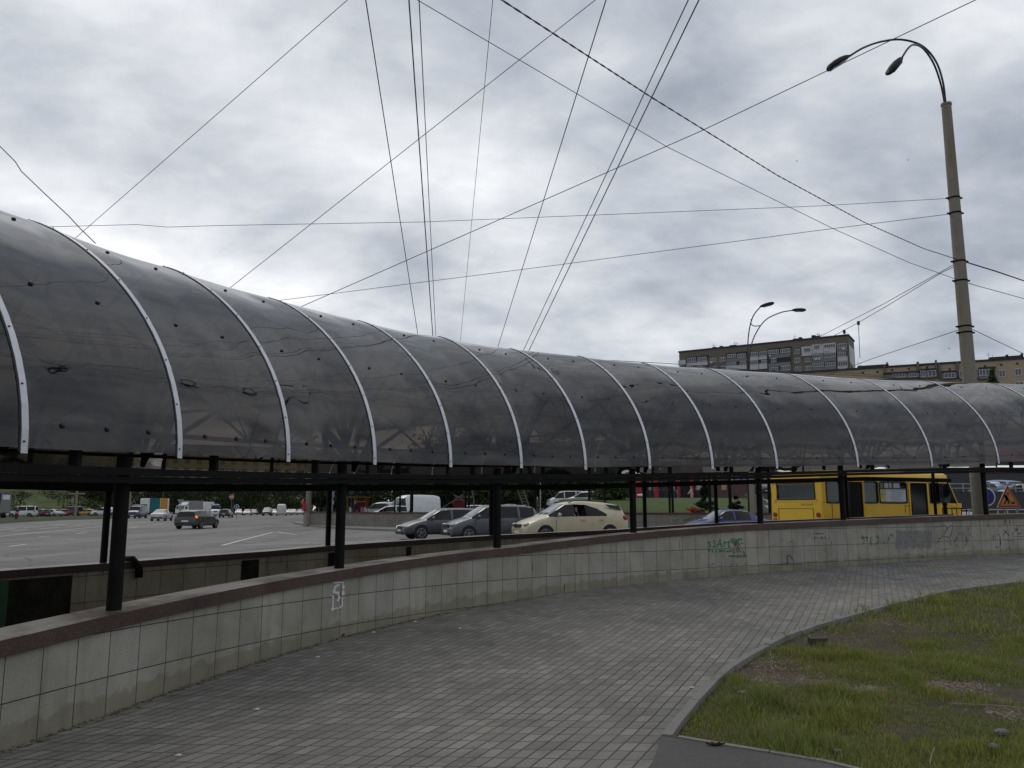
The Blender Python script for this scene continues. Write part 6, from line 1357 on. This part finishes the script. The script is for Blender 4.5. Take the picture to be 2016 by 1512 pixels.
b.tube([(y0, D, 1.68), (y1, D-.3, 1.66)], .02, 5); b.tube([(y0, D, 1.0), (y1, D-.3, 1.0)], .02, 5)
for i in range(6): x = y0+(y1-y0)*i/5; b.tube([(x, D-.06*i, .3), (x, D-.06*i, 1.66)], .015, 5)
b.tube([(y0+.1, D, .3), (y0+.1, D, 1.75)], .07, 8); b.sphere((y0+.1, D, 1.82), .09, 8, 6); tag(b.build('iron_fence', BLKST), 'short black iron fence in front of the bus nose', 'fence')
b = MB(); D = 38
for z in (1.05, 1.35, 1.62): b.tube([(at(1850, 1000, D).x, D, z), (at(2060, 1000, D).x, D, z)], .03, 5)
for i in range(12): x = at(1850+i*19, 1000, D).x; b.tube([(x, D, .3), (x, D, 1.65)], .03, 5)
tag(b.build('road_railing', simple('railing pale', (.3, .32, .33), .5)), 'pale metal railing at road level below the dark retaining wall', 'railing')
b = MB(); D = 45
for px in (1888, 1906): q = at(px, 1012, D); b.box((q.x, D, .9), (.5, .3, 1.2))
tag(b.build('white_crates', WHITE), 'two white containers beside the bus nose', 'container')
# roadside concrete poles in the distance
for px, yb, r_, lb, D in ((148, 1018, .19, 'weathered concrete pole with a sign box among the parked cars at the bank', None), (254, 1015, .17, 'thin pale pole just right of the first near post', None), (319, 1012, .17, 'pale concrete pole behind the silver saloon', None), (458, 1012, .2, 'concrete pole carrying the no entry sign', None), (493, 1011, .16, 'pale pole above the silver pair of far cars', None), (525.5, 1010, .17, 'pale pole left of the far white van', None), (560, 1009.5, .17, 'pole with a lamp bracket over the far white van', None)):
    q = onz(px, yb, .2); b = MB(); b.tube([(q.x, q.y, .1), (q.x, q.y, 9.5)], [r_*1.15, r_*.75], 10)
    if px == 560: b.box((q.x, q.y, 8.2), (1.4, .3, .2))
    if px == 148: b.box((q.x-.55, q.y-.2, 3.2), (.45, .15, 1.0)); b.box((q.x, q.y-.05, 4.4), (3.0, .1, .25))
    tag(b.build('concrete_pole', M_CONC), lb, 'pole', 'concrete poles along the road')
# ------------------------------------------------------------------ apartment blocks
M_BRG = mat_concrete('grey brown facade', (.145, .128, .102)); M_BRY = mat_concrete('yellow brick facade', (.36, .29, .205)); M_FRM = simple('window frame white', (.5, .51, .52), .6)
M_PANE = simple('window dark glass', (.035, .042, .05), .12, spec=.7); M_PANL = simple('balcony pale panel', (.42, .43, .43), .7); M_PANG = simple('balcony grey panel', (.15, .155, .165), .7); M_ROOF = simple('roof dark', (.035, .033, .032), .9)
def block(name, label, A, B_, z0, ztopA, depth, mat, side=1):
    r = empty(name, (A[0], A[1], z0), 0, label, 'building'); a, c = Vector(A), Vector(B_); d = (c-a).normalized(); nn = Vector((-d.y, d.x))
    P = [a, c, c+nn*depth, a+nn*depth]; o3 = Vector((A[0], A[1], z0)); b = MB()
    b.add([(p.x-o3.x, p.y-o3.y, 0) for p in P]+[(p.x-o3.x, p.y-o3.y, ztopA-z0) for p in P], [(0, 1, 5, 4), (1, 2, 6, 5), (2, 3, 7, 6), (3, 0, 4, 7), (4, 5, 6, 7)]); b.build('wall', mat, r)
    b = MB(); b.add([(p.x-o3.x, p.y-o3.y, ztopA-z0) for p in [a-nn*.3-d*.3, c-nn*.3+d*.3, c+nn*(depth+.3)+d*.3, a+nn*(depth+.3)-d*.3]]+[(p.x-o3.x, p.y-o3.y, ztopA-z0+.5) for p in [a-nn*.3-d*.3, c-nn*.3+d*.3, c+nn*(depth+.3)+d*.3, a+nn*(depth+.3)-d*.3]], [(3, 2, 1, 0), (0, 1, 5, 4), (1, 2, 6, 5), (2, 3, 7, 6), (3, 0, 4, 7), (4, 5, 6, 7)]); b.build('roof_edge', M_ROOF, r)
    return r, a, d, nn, o3
def on_facade(bl, x0, y0, x1, y1):       # pixel box -> (u0, u1, z0, z1) on the facade
    r, a, d, nn, o3 = bl; ym = (y0+y1)/2
    p, q = onplane(x0, ym, a, a+d*10), onplane(x1, ym, a, a+d*10); u0 = (Vector((p.x, p.y))-a).dot(d); u1 = (Vector((q.x, q.y))-a).dot(d)
    xm = (x0+x1)/2; t, s_ = onplane(xm, y0, a, a+d*10), onplane(xm, y1, a, a+d*10); return u0, u1, s_.z-o3.z, t.z-o3.z
def fbox(bl, u0, u1, z0, z1, w0, w1, name, mat, parent=None):
    r, a, d, nn, o3 = bl; P = [(d*u+nn*w_) for u, w_ in ((u0, w0), (u1, w0), (u1, w1), (u0, w1))]; b = MB()
    b.add([(p.x, p.y, z0) for p in P]+[(p.x, p.y, z1) for p in P], [(3, 2, 1, 0), (4, 5, 6, 7), (0, 1, 5, 4), (1, 2, 6, 5), (2, 3, 7, 6), (3, 0, 4, 7)]); return b.build(name, mat, parent or r)
def window(bl, u0, u1, z0, z1, out=.0, nb=None):
    f_ = None; r, a, d, nn, o3 = bl; b = MB(); nb = nb or max(2, int(round((u1-u0)/.75))); t = .10
    def add(ua, ub, za, zb):
        P = [(d*u+nn*w_) for u, w_ in ((ua, -.12-out), (ub, -.12-out), (ub, -.02-out), (ua, -.02-out))]
        b.add([(p.x, p.y, za) for p in P]+[(p.x, p.y, zb) for p in P], [(3, 2, 1, 0), (4, 5, 6, 7), (0, 1, 5, 4), (1, 2, 6, 5), (2, 3, 7, 6), (3, 0, 4, 7)])
    add(u0-t, u1+t, z0-t, z0+t*.4); add(u0-t, u1+t, z1-t*.4, z1+t)
    for i in range(nb+1): u = u0+(u1-u0)*i/nb; add(u-t/2, u+t/2, z0+t*.4, z1-t*.4)
    f_ = b.build('window', M_FRM, r); pn = fbox(bl, u0, u1, z0, z1, -.05-out, -.015-out, 'pane', M_PANE, f_); return f_
def D_for(px, py, z): r = ray(px, py); return r.y*(z-EYE)/r.z
zA = at(1337, 694, 324).z; DB = D_for(1672, 660.5, zA)
B1 = block('grey_apartment_block', 'long grey brown apartment block with mixed balconies seen above the canopy', (at(1337, 700, 324).x, 324), (at(1672, 700, DB).x, DB), 0, zA, 13, M_BRG)
S5 = 2016/380
def fz(L, fn):
    for it in L:
        x0, y0, x1, y1 = [1320+it[0]/S5, 640+it[1]/S5, 1320+it[2]/S5, 640+it[3]/S5]; fn(*on_facade(B1, x0, y0, x1, y1), *it[4:])
fz([(175, 392, 392, 428), (830, 336, 925, 372), (930, 330, 1012, 362), (1375, 228, 1480, 325), (1482, 205, 1600, 300), (1602, 192, 1730, 292), (585, 425, 800, 470), (832, 415, 925, 470), (930, 405, 1015, 460), (1750, 335, 1852, 378), (1750, 430, 1852, 470), (90, 370, 165, 425)], lambda u0, u1, z0, z1: fbox(B1, u0, u1, z0, z1, -.9, .1, 'balcony', M_PANL))
fz([(592, 345, 800, 385), (1030, 305, 1258, 345), (1030, 395, 1258, 435), (1490, 350, 1732, 388), (1490, 440, 1735, 482), (1745, 240, 1848, 282), (1035, 480, 1258, 500)], lambda u0, u1, z0, z1: fbox(B1, u0, u1, z0, z1, -.9, .1, 'balcony', M_PANG))
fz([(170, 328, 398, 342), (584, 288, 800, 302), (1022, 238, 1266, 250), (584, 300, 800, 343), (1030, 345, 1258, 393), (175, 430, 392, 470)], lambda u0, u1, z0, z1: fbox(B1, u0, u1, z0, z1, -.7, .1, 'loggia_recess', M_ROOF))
outw = [(185, 348, 270, 388), (288, 342, 385, 380), (835, 292, 918, 332), (938, 284, 1010, 322), (1028, 265, 1135, 302), (1155, 253, 1256, 290), (595, 398, 692, 428), (735, 385, 796, 420), (835, 380, 920, 415), (958, 372, 1012, 405), (1402, 245, 1465, 285), (1505, 215, 1562, 255), (1610, 205, 1722, 240), (1745, 200, 1842, 240), (1490, 308, 1600, 348), (1615, 298, 1728, 340), (1752, 290, 1836, 333), (1040, 448, 1132, 478), (1160, 432, 1256, 472), (1490, 402, 1606, 438), (1622, 395, 1730, 430), (1757, 385, 1856, 430), (1058, 352, 1110, 390), (600, 310, 690, 340), (705, 306, 790, 338), (210, 440, 380, 465)]
fz(outw, lambda u0, u1, z0, z1: window(B1, u0, u1, z0, z1, .9))
fz([(415, 350, 475, 385), (518, 340, 575, 376), (420, 435, 485, 468), (530, 428, 583, 460), (1292, 256, 1348, 300), (1297, 346, 1353, 390), (1302, 440, 1364, 482), (1405, 335, 1470, 382), (1412, 430, 1476, 470)], lambda u0, u1, z0, z1: window(B1, u0, u1, z0, z1, 0))
fz([(1510, 262, 1528, 285), (1630, 255, 1650, 278), (1800, 243, 1828, 262), (425, 385, 445, 402), (1040, 318, 1055, 332), (1515, 355, 1540, 370), (1550, 352, 1572, 366)], lambda u0, u1, z0, z1: fbox(B1, u0, u1, z0, z1, -1.3, -.9, 'air_conditioner', M_FRM))
for it in [(420, 218, 455, 255), (495, 208, 525, 240), (600, 198, 668, 230), (1265, 130, 1320, 165), (1325, 116, 1357, 150), (1460, 95, 1500, 140), (1508, 100, 1545, 132)]:
    u0, u1, z0, z1 = on_facade(B1, 1320+it[0]/S5, 640+it[1]/S5, 1320+it[2]/S5, 640+it[3]/S5); fbox(B1, u0, u1, zA, max(zA+.9, z1), 2, 4.5, 'roof_vent', M_ROOF)
for x, y in ((427, 180), (648, 155), (672, 162), (1278, 88), (1522, 60), (1540, 68), (1812, 38)):
    u0, u1, z0, z1 = on_facade(B1, 1320+x/S5, 640+y/S5, 1321+x/S5, 660+y/S5); fbox(B1, u0, u0+.10, zA, z1, 3, 3.1, 'aerial', M_ROOF); fbox(B1, u0-.6, u0+.7, z1-.8, z1-.72, 3, 3.1, 'aerial', M_ROOF)
# side wall with a pale insulated patch
r, a, d, nn, o3 = B1; c_ = a+d*((at(1672, 700, DB).to_2d()-a).length)
e = MB(); q0 = c_+nn*.6+d*.04-a; q1 = c_+nn*12+d*.04-a; zt_ = zA-3.2; e.add([(q0.x, q0.y, zt_), (q1.x, q1.y, zt_-.1), (q1.x, q1.y, zt_-8), (q0.x, q0.y, zt_-6.2)], [(0, 1, 2, 3)]); e.build('insulated_patch', M_PANL, r)
S6 = 2016/356
DL, DR = 300, 214
zB = at(2016, 703, DR).z
DM = D_for(1690, 724, zB); P_a = at(1690, 724, DM).to_2d(); P_b = at(2016, 703, DR).to_2d(); dd_ = (P_b-P_a)
B2 = block('brick_apartment_block', 'yellow brick apartment block with small square vents, lower and right of the grey block', tuple(P_a-dd_*.45), tuple(P_b+dd_*.5), 0, zB-.5, 13, M_BRY)
def fy(L, fn):
    for it in L: fn(*on_facade(B2, *[1660+it[0]/S6, 660+it[1]/S6, 1660+it[2]/S6, 660+it[3]/S6]), *it[4:])
fy([(210, 408, 232, 432), (372, 397, 395, 420), (534, 378, 558, 402), (722, 365, 745, 388), (924, 347, 947, 370), (1175, 368, 1200, 392), (1568, 333, 1592, 357), (1750, 317, 1774, 341), (1928, 303, 1952, 328)], lambda u0, u1, z0, z1: fbox(B2, u0, u1, z0, z1, -.06, .1, 'vent', M_ROOF))
fy([(455, 335, 470, 480), (822, 300, 850, 480), (1028, 280, 1050, 470), (1062, 325, 1085, 490), (1260, 300, 1290, 470)], lambda u0, u1, z0, z1: fbox(B2, u0, u1, z0, z1, -.8, .1, 'pilaster', M_BRG))
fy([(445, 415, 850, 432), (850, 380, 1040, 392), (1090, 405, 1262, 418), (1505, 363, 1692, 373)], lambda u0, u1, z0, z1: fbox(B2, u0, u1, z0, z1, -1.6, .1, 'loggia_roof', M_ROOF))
fy([(450, 433, 850, 485), (860, 393, 1035, 480), (1095, 420, 1262, 490), (1290, 395, 1500, 490), (1508, 455, 1660, 490)], lambda u0, u1, z0, z1: fbox(B2, u0, u1, z0, z1, -1.2, .1, 'loggia', M_PANG))
fy([(555, 438, 688, 474), (735, 430, 820, 470), (862, 405, 910, 470), (945, 400, 1030, 462), (1295, 405, 1362, 480), (1512, 388, 1658, 452), (1130, 430, 1240, 480)], lambda u0, u1, z0, z1: window(B2, u0, u1, z0, z1, 1.25))
fy([(1738, 392, 1805, 462), (1915, 374, 1985, 445), (1925, 520, 2010, 575), (1740, 545, 1810, 600)], lambda u0, u1, z0, z1: window(B2, u0, u1, z0, z1, 0))
for it in [(155, 322, 510, 365), (1640, 222, 2016, 270), (480, 292, 500, 330), (1825, 205, 1850, 240), (1995, 190, 2016, 225), (828, 296, 846, 325), (1030, 276, 1048, 300)]:
    u0, u1, z0, z1 = on_facade(B2, 1660+it[0]/S6, 660+it[1]/S6, 1660+it[2]/S6, 660+it[3]/S6); fbox(B2, u0, u1, zB-.5, max(zB-.2, z1), 1.5, 5, 'roof_structure', M_ROOF)
for x, y in ((158, 265), (185, 292), (1630, 172), (1680, 198)):
    u0, u1, z0, z1 = on_facade(B2, 1660+x/S6, 660+y/S6, 1661+x/S6, 670+y/S6); fbox(B2, u0, u0+.08, zB-.5, z1, 3, 3.08, 'aerial', M_ROOF); fbox(B2, u0-.5, u0+.6, z1-.7, z1-.64, 3, 3.08, 'aerial', M_ROOF)
tp = at(1945, 752, 150); tree('roof_height_tree', 'young leafy tree top right of the tall column in front of the brick block', (at(1956, 750, 150).x, 150, 12), tp.z-12+1.6, 2.2, M_LEAF2, .2, True, size=.28, n_c=30, cnt=70, low=.6)
# blocks far to the left, seen through the tinted panels
def far_block(name, label, px0, px1, D0_, D1_, ytop, mat, nc, nr, h0=3.0):
    A, B_ = (at(px0, 900, D0_).x, D0_), (at(px1, 900, D1_).x, D1_); zt = at((px0+px1)/2, ytop, (D0_+D1_)/2).z
    bl = block(name, label, A, B_, 0, zt, 14, mat); L = (Vector(B_)-Vector(A)).length
    for j in range(nr):
        for i in range(nc):
            u = L*(i+.5)/nc; z = zt-2.2-3.0*j
            b_ = fbox(bl, u-.9, u+.9, z-1.5, z, -.06, .05, 'window', M_PANE)
    return bl
far_block('tall_far_block', 'tall far apartment block showing through the smoked panels at the far left', -260, 252, 330, 300, 722, M_BRG, 12, 8)
far_block('low_far_block', 'long pale far apartment block behind the trees, seen in the gap under the left panels', 262, 620, 300, 330, 880, M_BRY, 16, 6)
# trees and a block behind the camera, which only the panels mirror
for i, (x, y, h) in enumerate(((-2, -34, 6), (14, -30, 7), (26, -24, 6), (40, -12, 8), (48, 2, 8), (60, 20, 9))):
    tree('street_tree', 'broad street tree behind the viewer, number %s from the left' % ('one', 'two', 'three', 'four', 'five', 'six')[i], (x, y, 0), h, 3.4, M_LEAF, .2, n_c=22, size=.4, cnt=60, group='trees behind the viewer', low=.25)
# ------------------------------------------------------------------ grass
def in_bed(pts):
    poly = np.array([(p[0], p[1]) for p in bed]); x, y = pts[:, 0], pts[:, 1]; ins = np.zeros(len(pts), bool); j = len(poly)-1
    for i in range(len(poly)):
        xi, yi, xj, yj = *poly[i], *poly[j]; c = ((yi > y) != (yj > y)) & (x < (xj-xi)*(y-yi)/(yj-yi+1e-12)+xi); ins ^= c; j = i
    return ins
rg = np.random.default_rng(11)
def vnoise(P, sc, seed):
    r_ = np.random.default_rng(seed); T = r_.random((64, 64)); q = P*sc; i = np.floor(q).astype(int); f_ = q-i; f_ = f_*f_*(3-2*f_); g_ = lambda a, b_: T[a % 64, b_ % 64]
    return (g_(i[:, 0], i[:, 1])*(1-f_[:, 0])+g_(i[:, 0]+1, i[:, 1])*f_[:, 0])*(1-f_[:, 1])+(g_(i[:, 0], i[:, 1]+1)*(1-f_[:, 0])+g_(i[:, 0]+1, i[:, 1]+1)*f_[:, 0])*f_[:, 1]
def dens(P): return .5*vnoise(P, .9, 1)+.3*vnoise(P, 2.3, 2)+.2*vnoise(P, 5.5, 3)
bare = [(gp(x, y).to_2d(), r_) for x, y, r_ in ((1550, 1300, .6), (1490, 1305, .45), (1630, 1252, .5), (1730, 1216, .45), (1470, 1330, .3), (1900, 1340, .26), (1850, 1340, .2), (1985, 1395, .2), (1590, 1330, .25), (1720, 1345, .15), (1680, 1350, .16))]
def blades(n_, ymin, ymax, xmax, hmin, hmax, wd, thr, name, mats):
    P = np.stack([rg.uniform(1.1, xmax, n_), rg.uniform(ymin, ymax, n_)], 1); P = P[in_bed(P)]; dn = dens(P)
    for c, r_ in bare: dn -= .30*np.exp(-((P-np.array(c))**2).sum(1)/(r_*r_))
    keep = (dn > thr+.13*rg.random(len(P))) | (rg.random(len(P)) < .10); P = P[keep]; dn = dn[keep]
    tuft = vnoise(P, 3.1, 8); h = (hmin+(hmax-hmin)*rg.random(len(P))**1.6)*(.45+1.0*np.clip((dn-thr)*2.2, 0, 1))*(.45+2.0*tuft**3)
    a = rg.uniform(0, 2*np.pi, len(P)); ln = h*rg.uniform(.15, .95, len(P)); wv = wd*(.7+.6*rg.random(len(P)))
    z = np.maximum(0, .032*(P[:, 1]-7))-.045; bx, by = np.cos(a+np.pi/2)*wv, np.sin(a+np.pi/2)*wv; dx, dy = np.cos(a)*ln, np.sin(a)*ln
    B0 = np.stack([P[:, 0]-bx, P[:, 1]-by, z-.005], 1); B1_ = np.stack([P[:, 0]+bx, P[:, 1]+by, z-.005], 1)
    M0 = np.stack([P[:, 0]-bx*.8+dx*.35, P[:, 1]-by*.8+dy*.35, z+h*.62], 1); M1 = np.stack([P[:, 0]+bx*.8+dx*.35, P[:, 1]+by*.8+dy*.35, z+h*.62], 1); T_ = np.stack([P[:, 0]+dx, P[:, 1]+dy, z+h], 1)
    V = np.stack([B0, B1_, M1, M0, T_], 1).reshape(-1, 3); n2 = len(P); base_ = np.arange(n2)[:, None]*5
    li = np.concatenate([base_+np.array([0, 1, 2, 3]), base_+np.array([3, 2, 4])], 1).ravel(); me = bpy.data.meshes.new(name); me.vertices.add(len(V)); me.vertices.foreach_set('co', V.ravel())
    me.loops.add(len(li)); me.loops.foreach_set('vertex_index', li); me.polygons.add(n2*2); st_ = np.stack([np.arange(n2)*7, np.arange(n2)*7+4], 1).ravel(); me.polygons.foreach_set('loop_start', st_)
    me.update(calc_edges=True); [me.materials.append(m_) for m_ in mats]
    mi = (rg.random(n2) < .22).astype(int); me.polygons.foreach_set('material_index', np.repeat(mi, 2)); o = bpy.data.objects.new(name, me); COL.objects.link(o); return o
def blade_mat(name, a, b_):
    m, n = newmat(name); g = G(n); rn = g.n('ShaderNodeNewGeometry').outputs['Random Per Island']; ob = g.tex()
    c = g.mix(rn, a, b_); c = g.mix(g.ramp(g.noise(ob, .8, 3), [(.4, (0, 0, 0)), (.65, (1, 1, 1))]), c, g.mix(1, c, (1.2, 1.1, .85), 'MULTIPLY'))
    g.out(g.n('ShaderNodeMixShader', _in={0: .35, 1: g.pbr(c, .6, 0, None, .3), 2: g.n('ShaderNodeBsdfTranslucent', _in={'Color': c}).outputs[0]}).outputs[0]); return m
MG1 = blade_mat('grass blade', (.115, .158, .027), (.235, .285, .070)); MG2 = blade_mat('dry blade', (.20, .18, .08), (.34, .29, .16))
tag(blades(260000, 4.0, 10.5, 7.5, .015, .072, .0030, .20, 'grass', [MG1, MG2]), 'ragged unmown grass with bare patches inside the kerb', None, None, 'stuff')
tag(blades(130000, 10.5, 22, 16.5, .02, .08, .006, .12, 'far_grass', [MG1, MG2]), 'thinner looking grass at the far end of the bed', None, None, 'stuff')
# grit and dead leaves as scattered bits
def bits(n_, mat_, smin, smax, only_bare, name, label, flat=.4):
    b = MB()
    for _ in range(n_):
        if only_bare and random.random() < .45: c, r_ = random.choice(bare); x, y = random.gauss(c.x, r_*.6), random.gauss(c.y, r_*.6)
        else: x, y = random.uniform(1.2, 7), random.uniform(4.6, 13)
        if not in_bed(np.array([(x, y)]))[0]: continue
        s = random.uniform(smin, smax); a = random.uniform(0, 3.1); z = gh(y)-.045+s*flat*.3; V = []
        for k in range(5): an = a+k*1.257+random.uniform(-.3, .3); V.append((x+math.cos(an)*s*random.uniform(.6, 1.1), y+math.sin(an)*s*random.uniform(.6, 1.1), z-s*flat*.5+random.uniform(0, s*flat*.4)))
        V += [(x+random.uniform(-.3, .3)*s, y+random.uniform(-.3, .3)*s, z+s*flat)]; b.add(V, [(k, (k+1) % 5, 5) for k in range(5)])
    return tag(b.build(name, mat_), label, None, None, 'stuff')
bits(2600, simple('dead leaf brown', (.17, .12, .075), .9, 0, .5, 40), .008, .026, True, 'dead_leaves', 'brown dead leaves and bark bits on the bare soil', .15)
bits(700, simple('pale grit', (.26, .25, .22), .9, 0, .4, 40), .005, .017, True, 'gravel', 'pale grit and small stones on the bare soil', .8)
def bed_obj(name, label, cat, b, mat, **k): return tag(b.build(name, mat), label, cat, **k)
q = gp(1610, 1262); b = MB(); b.box((q.x, q.y, q.z-.0), (.20, .11, .075), .1); bb = b.build('brick', simple('dark brick', (.05, .045, .04), .9, 0, .3, 30)); tag(bb, 'dark brick lying by the kerb at the edge of the bare soil', 'brick')
for px, py, L_, an, lb in ((1519, 1307, .16, 1.4, 'short white stick standing out of the leaf litter'), (1985, 1400, .9, 2.9, 'long dry stalk lying in the grass at the right edge'), (1715, 1365, .5, .4, 'thin dry twig in the middle of the grass'), (1836, 1495, .3, 1.0, 'pale twig near the bottom of the grass')):
    q = gp(px, py); b = MB(); dz = .1 if 'standing' in lb else .02; b.tube([(q.x-math.cos(an)*L_/2, q.y-math.sin(an)*L_/2, q.z+.01), (q.x, q.y, q.z+.03+dz/2), (q.x+math.cos(an)*L_/2, q.y+math.sin(an)*L_/2, q.z+.02+dz)], .0032, 5); bed_obj('twig', lb, 'twig', b, simple('dry straw', (.24, .21, .15), .9))
for px, py, s, lb in ((1462, 1364, .045, 'pale stone in the grass near the left of the bed'), (1972, 1442, .06, 'largest grey stone in the grass at the lower right'), (1955, 1470, .05, 'crumpled pale stone below the largest grey stone'), (1648, 1478, .03, 'tiny pale stone near the bottom edge of the grass')):
    q = gp(px, py); b = MB(); b.sphere((q.x, q.y, q.z+.0), s*.8, 7, 5, (1.2, .9, .6)); bed_obj('stone', lb, 'stone', b, simple('stone grey', (.14, .135, .12), .9, 0, .3, 30))
q = gp(1408, 1469); b = MB()
for k in range(7): a = k*.9; b.tube([(q.x, q.y, q.z+.012), (q.x+math.cos(a)*.07, q.y+math.sin(a)*.035, q.z+.02)], [.01, .004], 5)
bed_obj('dirt_clod', 'black clod of dead weed on the path edging', 'clod', b, simple('black weed', (.012, .011, .01), .95))
for i, (px, py) in enumerate(((735, 1246), (625, 1295), (817, 1225), (1470, 1193), (505, 1398), (350, 1489), (905, 1238), (1362, 1355))):
    q = gp(px, py); b = MB(); a = i*1.3; s = .018
    b.add([(q.x-s*1.5, q.y-s*.5, q.z+.004), (q.x+s, q.y-s*.7, q.z+.006), (q.x+s*1.4, q.y+s*.6, q.z+.012), (q.x-s, q.y+s*.8, q.z+.005), (q.x, q.y, q.z+.02)], [(0, 1, 4), (1, 2, 4), (2, 3, 4), (3, 0, 4)])
    tag(b.build('litter_scrap', simple('scrap white', (.5, .5, .48), .8)), ['white scrap on the paving nearest the middle of the wall', 'white scrap close to the torn poster', 'white scrap lying at the wall foot right of the dark stain', 'tiny white scrap on the paving left of the brick', 'white scrap on the near left paving by the wall', 'pale scrap on the paving close to the bottom left', 'faint scrap on the paving in front of the wall centre', 'small scrap on the paving next to the kerb'][i], 'litter')
# weeds in the joints along the kerb
for i, (px, py) in enumerate(((1552, 1257), (1684, 1207), (1700, 1200), (1812, 1173), (1812, 1168), (1890, 1160))):
    q = gp(px, py); b = MB()
    for k in range(6): a = random.uniform(0, 6.3); h = random.uniform(.05, .15); b.tube([(q.x, q.y, q.z), (q.x+math.cos(a)*.03, q.y+math.sin(a)*.03, q.z+h*.6), (q.x+math.cos(a)*.09, q.y+math.sin(a)*.09, q.z+h)], [.0025, .002, .001], 4)
    leaves([(q.x, q.y, q.z+.12, .06, .06, .08)], .012, 26, rg, MG1, 'weed_leaves', None) if False else None
    tag(b.build('kerb_weed', MG1), ['lone weed stalk on the kerb near the brick', 'first weed of the pair at mid kerb', 'taller weed of the pair at mid kerb', 'weed on the kerb toward the right, nearer one', 'weed just behind it on the paving joint', 'last small weed on the far kerb'][i], 'weed', 'weeds along the kerb')

# bits of dirt, dry grass and leaf gathered along the foot of the near wall
b = MB(); rw = random.Random(4)
for _ in range(900):
    s_ = rw.uniform(3.2, 11) if rw.random() < .75 else rw.uniform(11, 22); p = off(s_, -abs(rw.gauss(0, .045))-.006); z = gh(p.y)+.002; r_ = rw.uniform(.006, .02); a = rw.uniform(0, 6.3)
    V = [(p.x+math.cos(a+k*1.57)*r_*(1.6 if k % 2 else .6), p.y+math.sin(a+k*1.57)*r_*(1.6 if k % 2 else .6), z+rw.uniform(0, .008)) for k in range(4)]+[(p.x, p.y, z+.012)]
    b.add(V, [(0, 1, 4), (1, 2, 4), (2, 3, 4), (3, 0, 4)])
tag(b.build('wall_foot_debris', simple('dry debris', (.12, .095, .055), .95, 0, .5, 30)), 'thin line of dirt and dry leaf bits gathered at the foot of the wall', None, None, 'stuff')
b = MB()
for _ in range(420):
    s_ = rw.uniform(3.4, 9.5); p = off(s_, -abs(rw.gauss(0, .02))-.004); z = gh(p.y); h = rw.uniform(.015, .05); a = rw.uniform(0, 6.3); d = Vector((math.cos(a), math.sin(a)))
    b.add([(p.x-d.y*.002, p.y+d.x*.002, z), (p.x+d.y*.002, p.y-d.x*.002, z), (p.x+d.x*h*.6, p.y+d.y*h*.6, z+h)], [(0, 1, 2)])
tag(b.build('wall_foot_grass', MG1), 'sparse short grass growing from the joint at the foot of the wall', None, None, 'stuff')
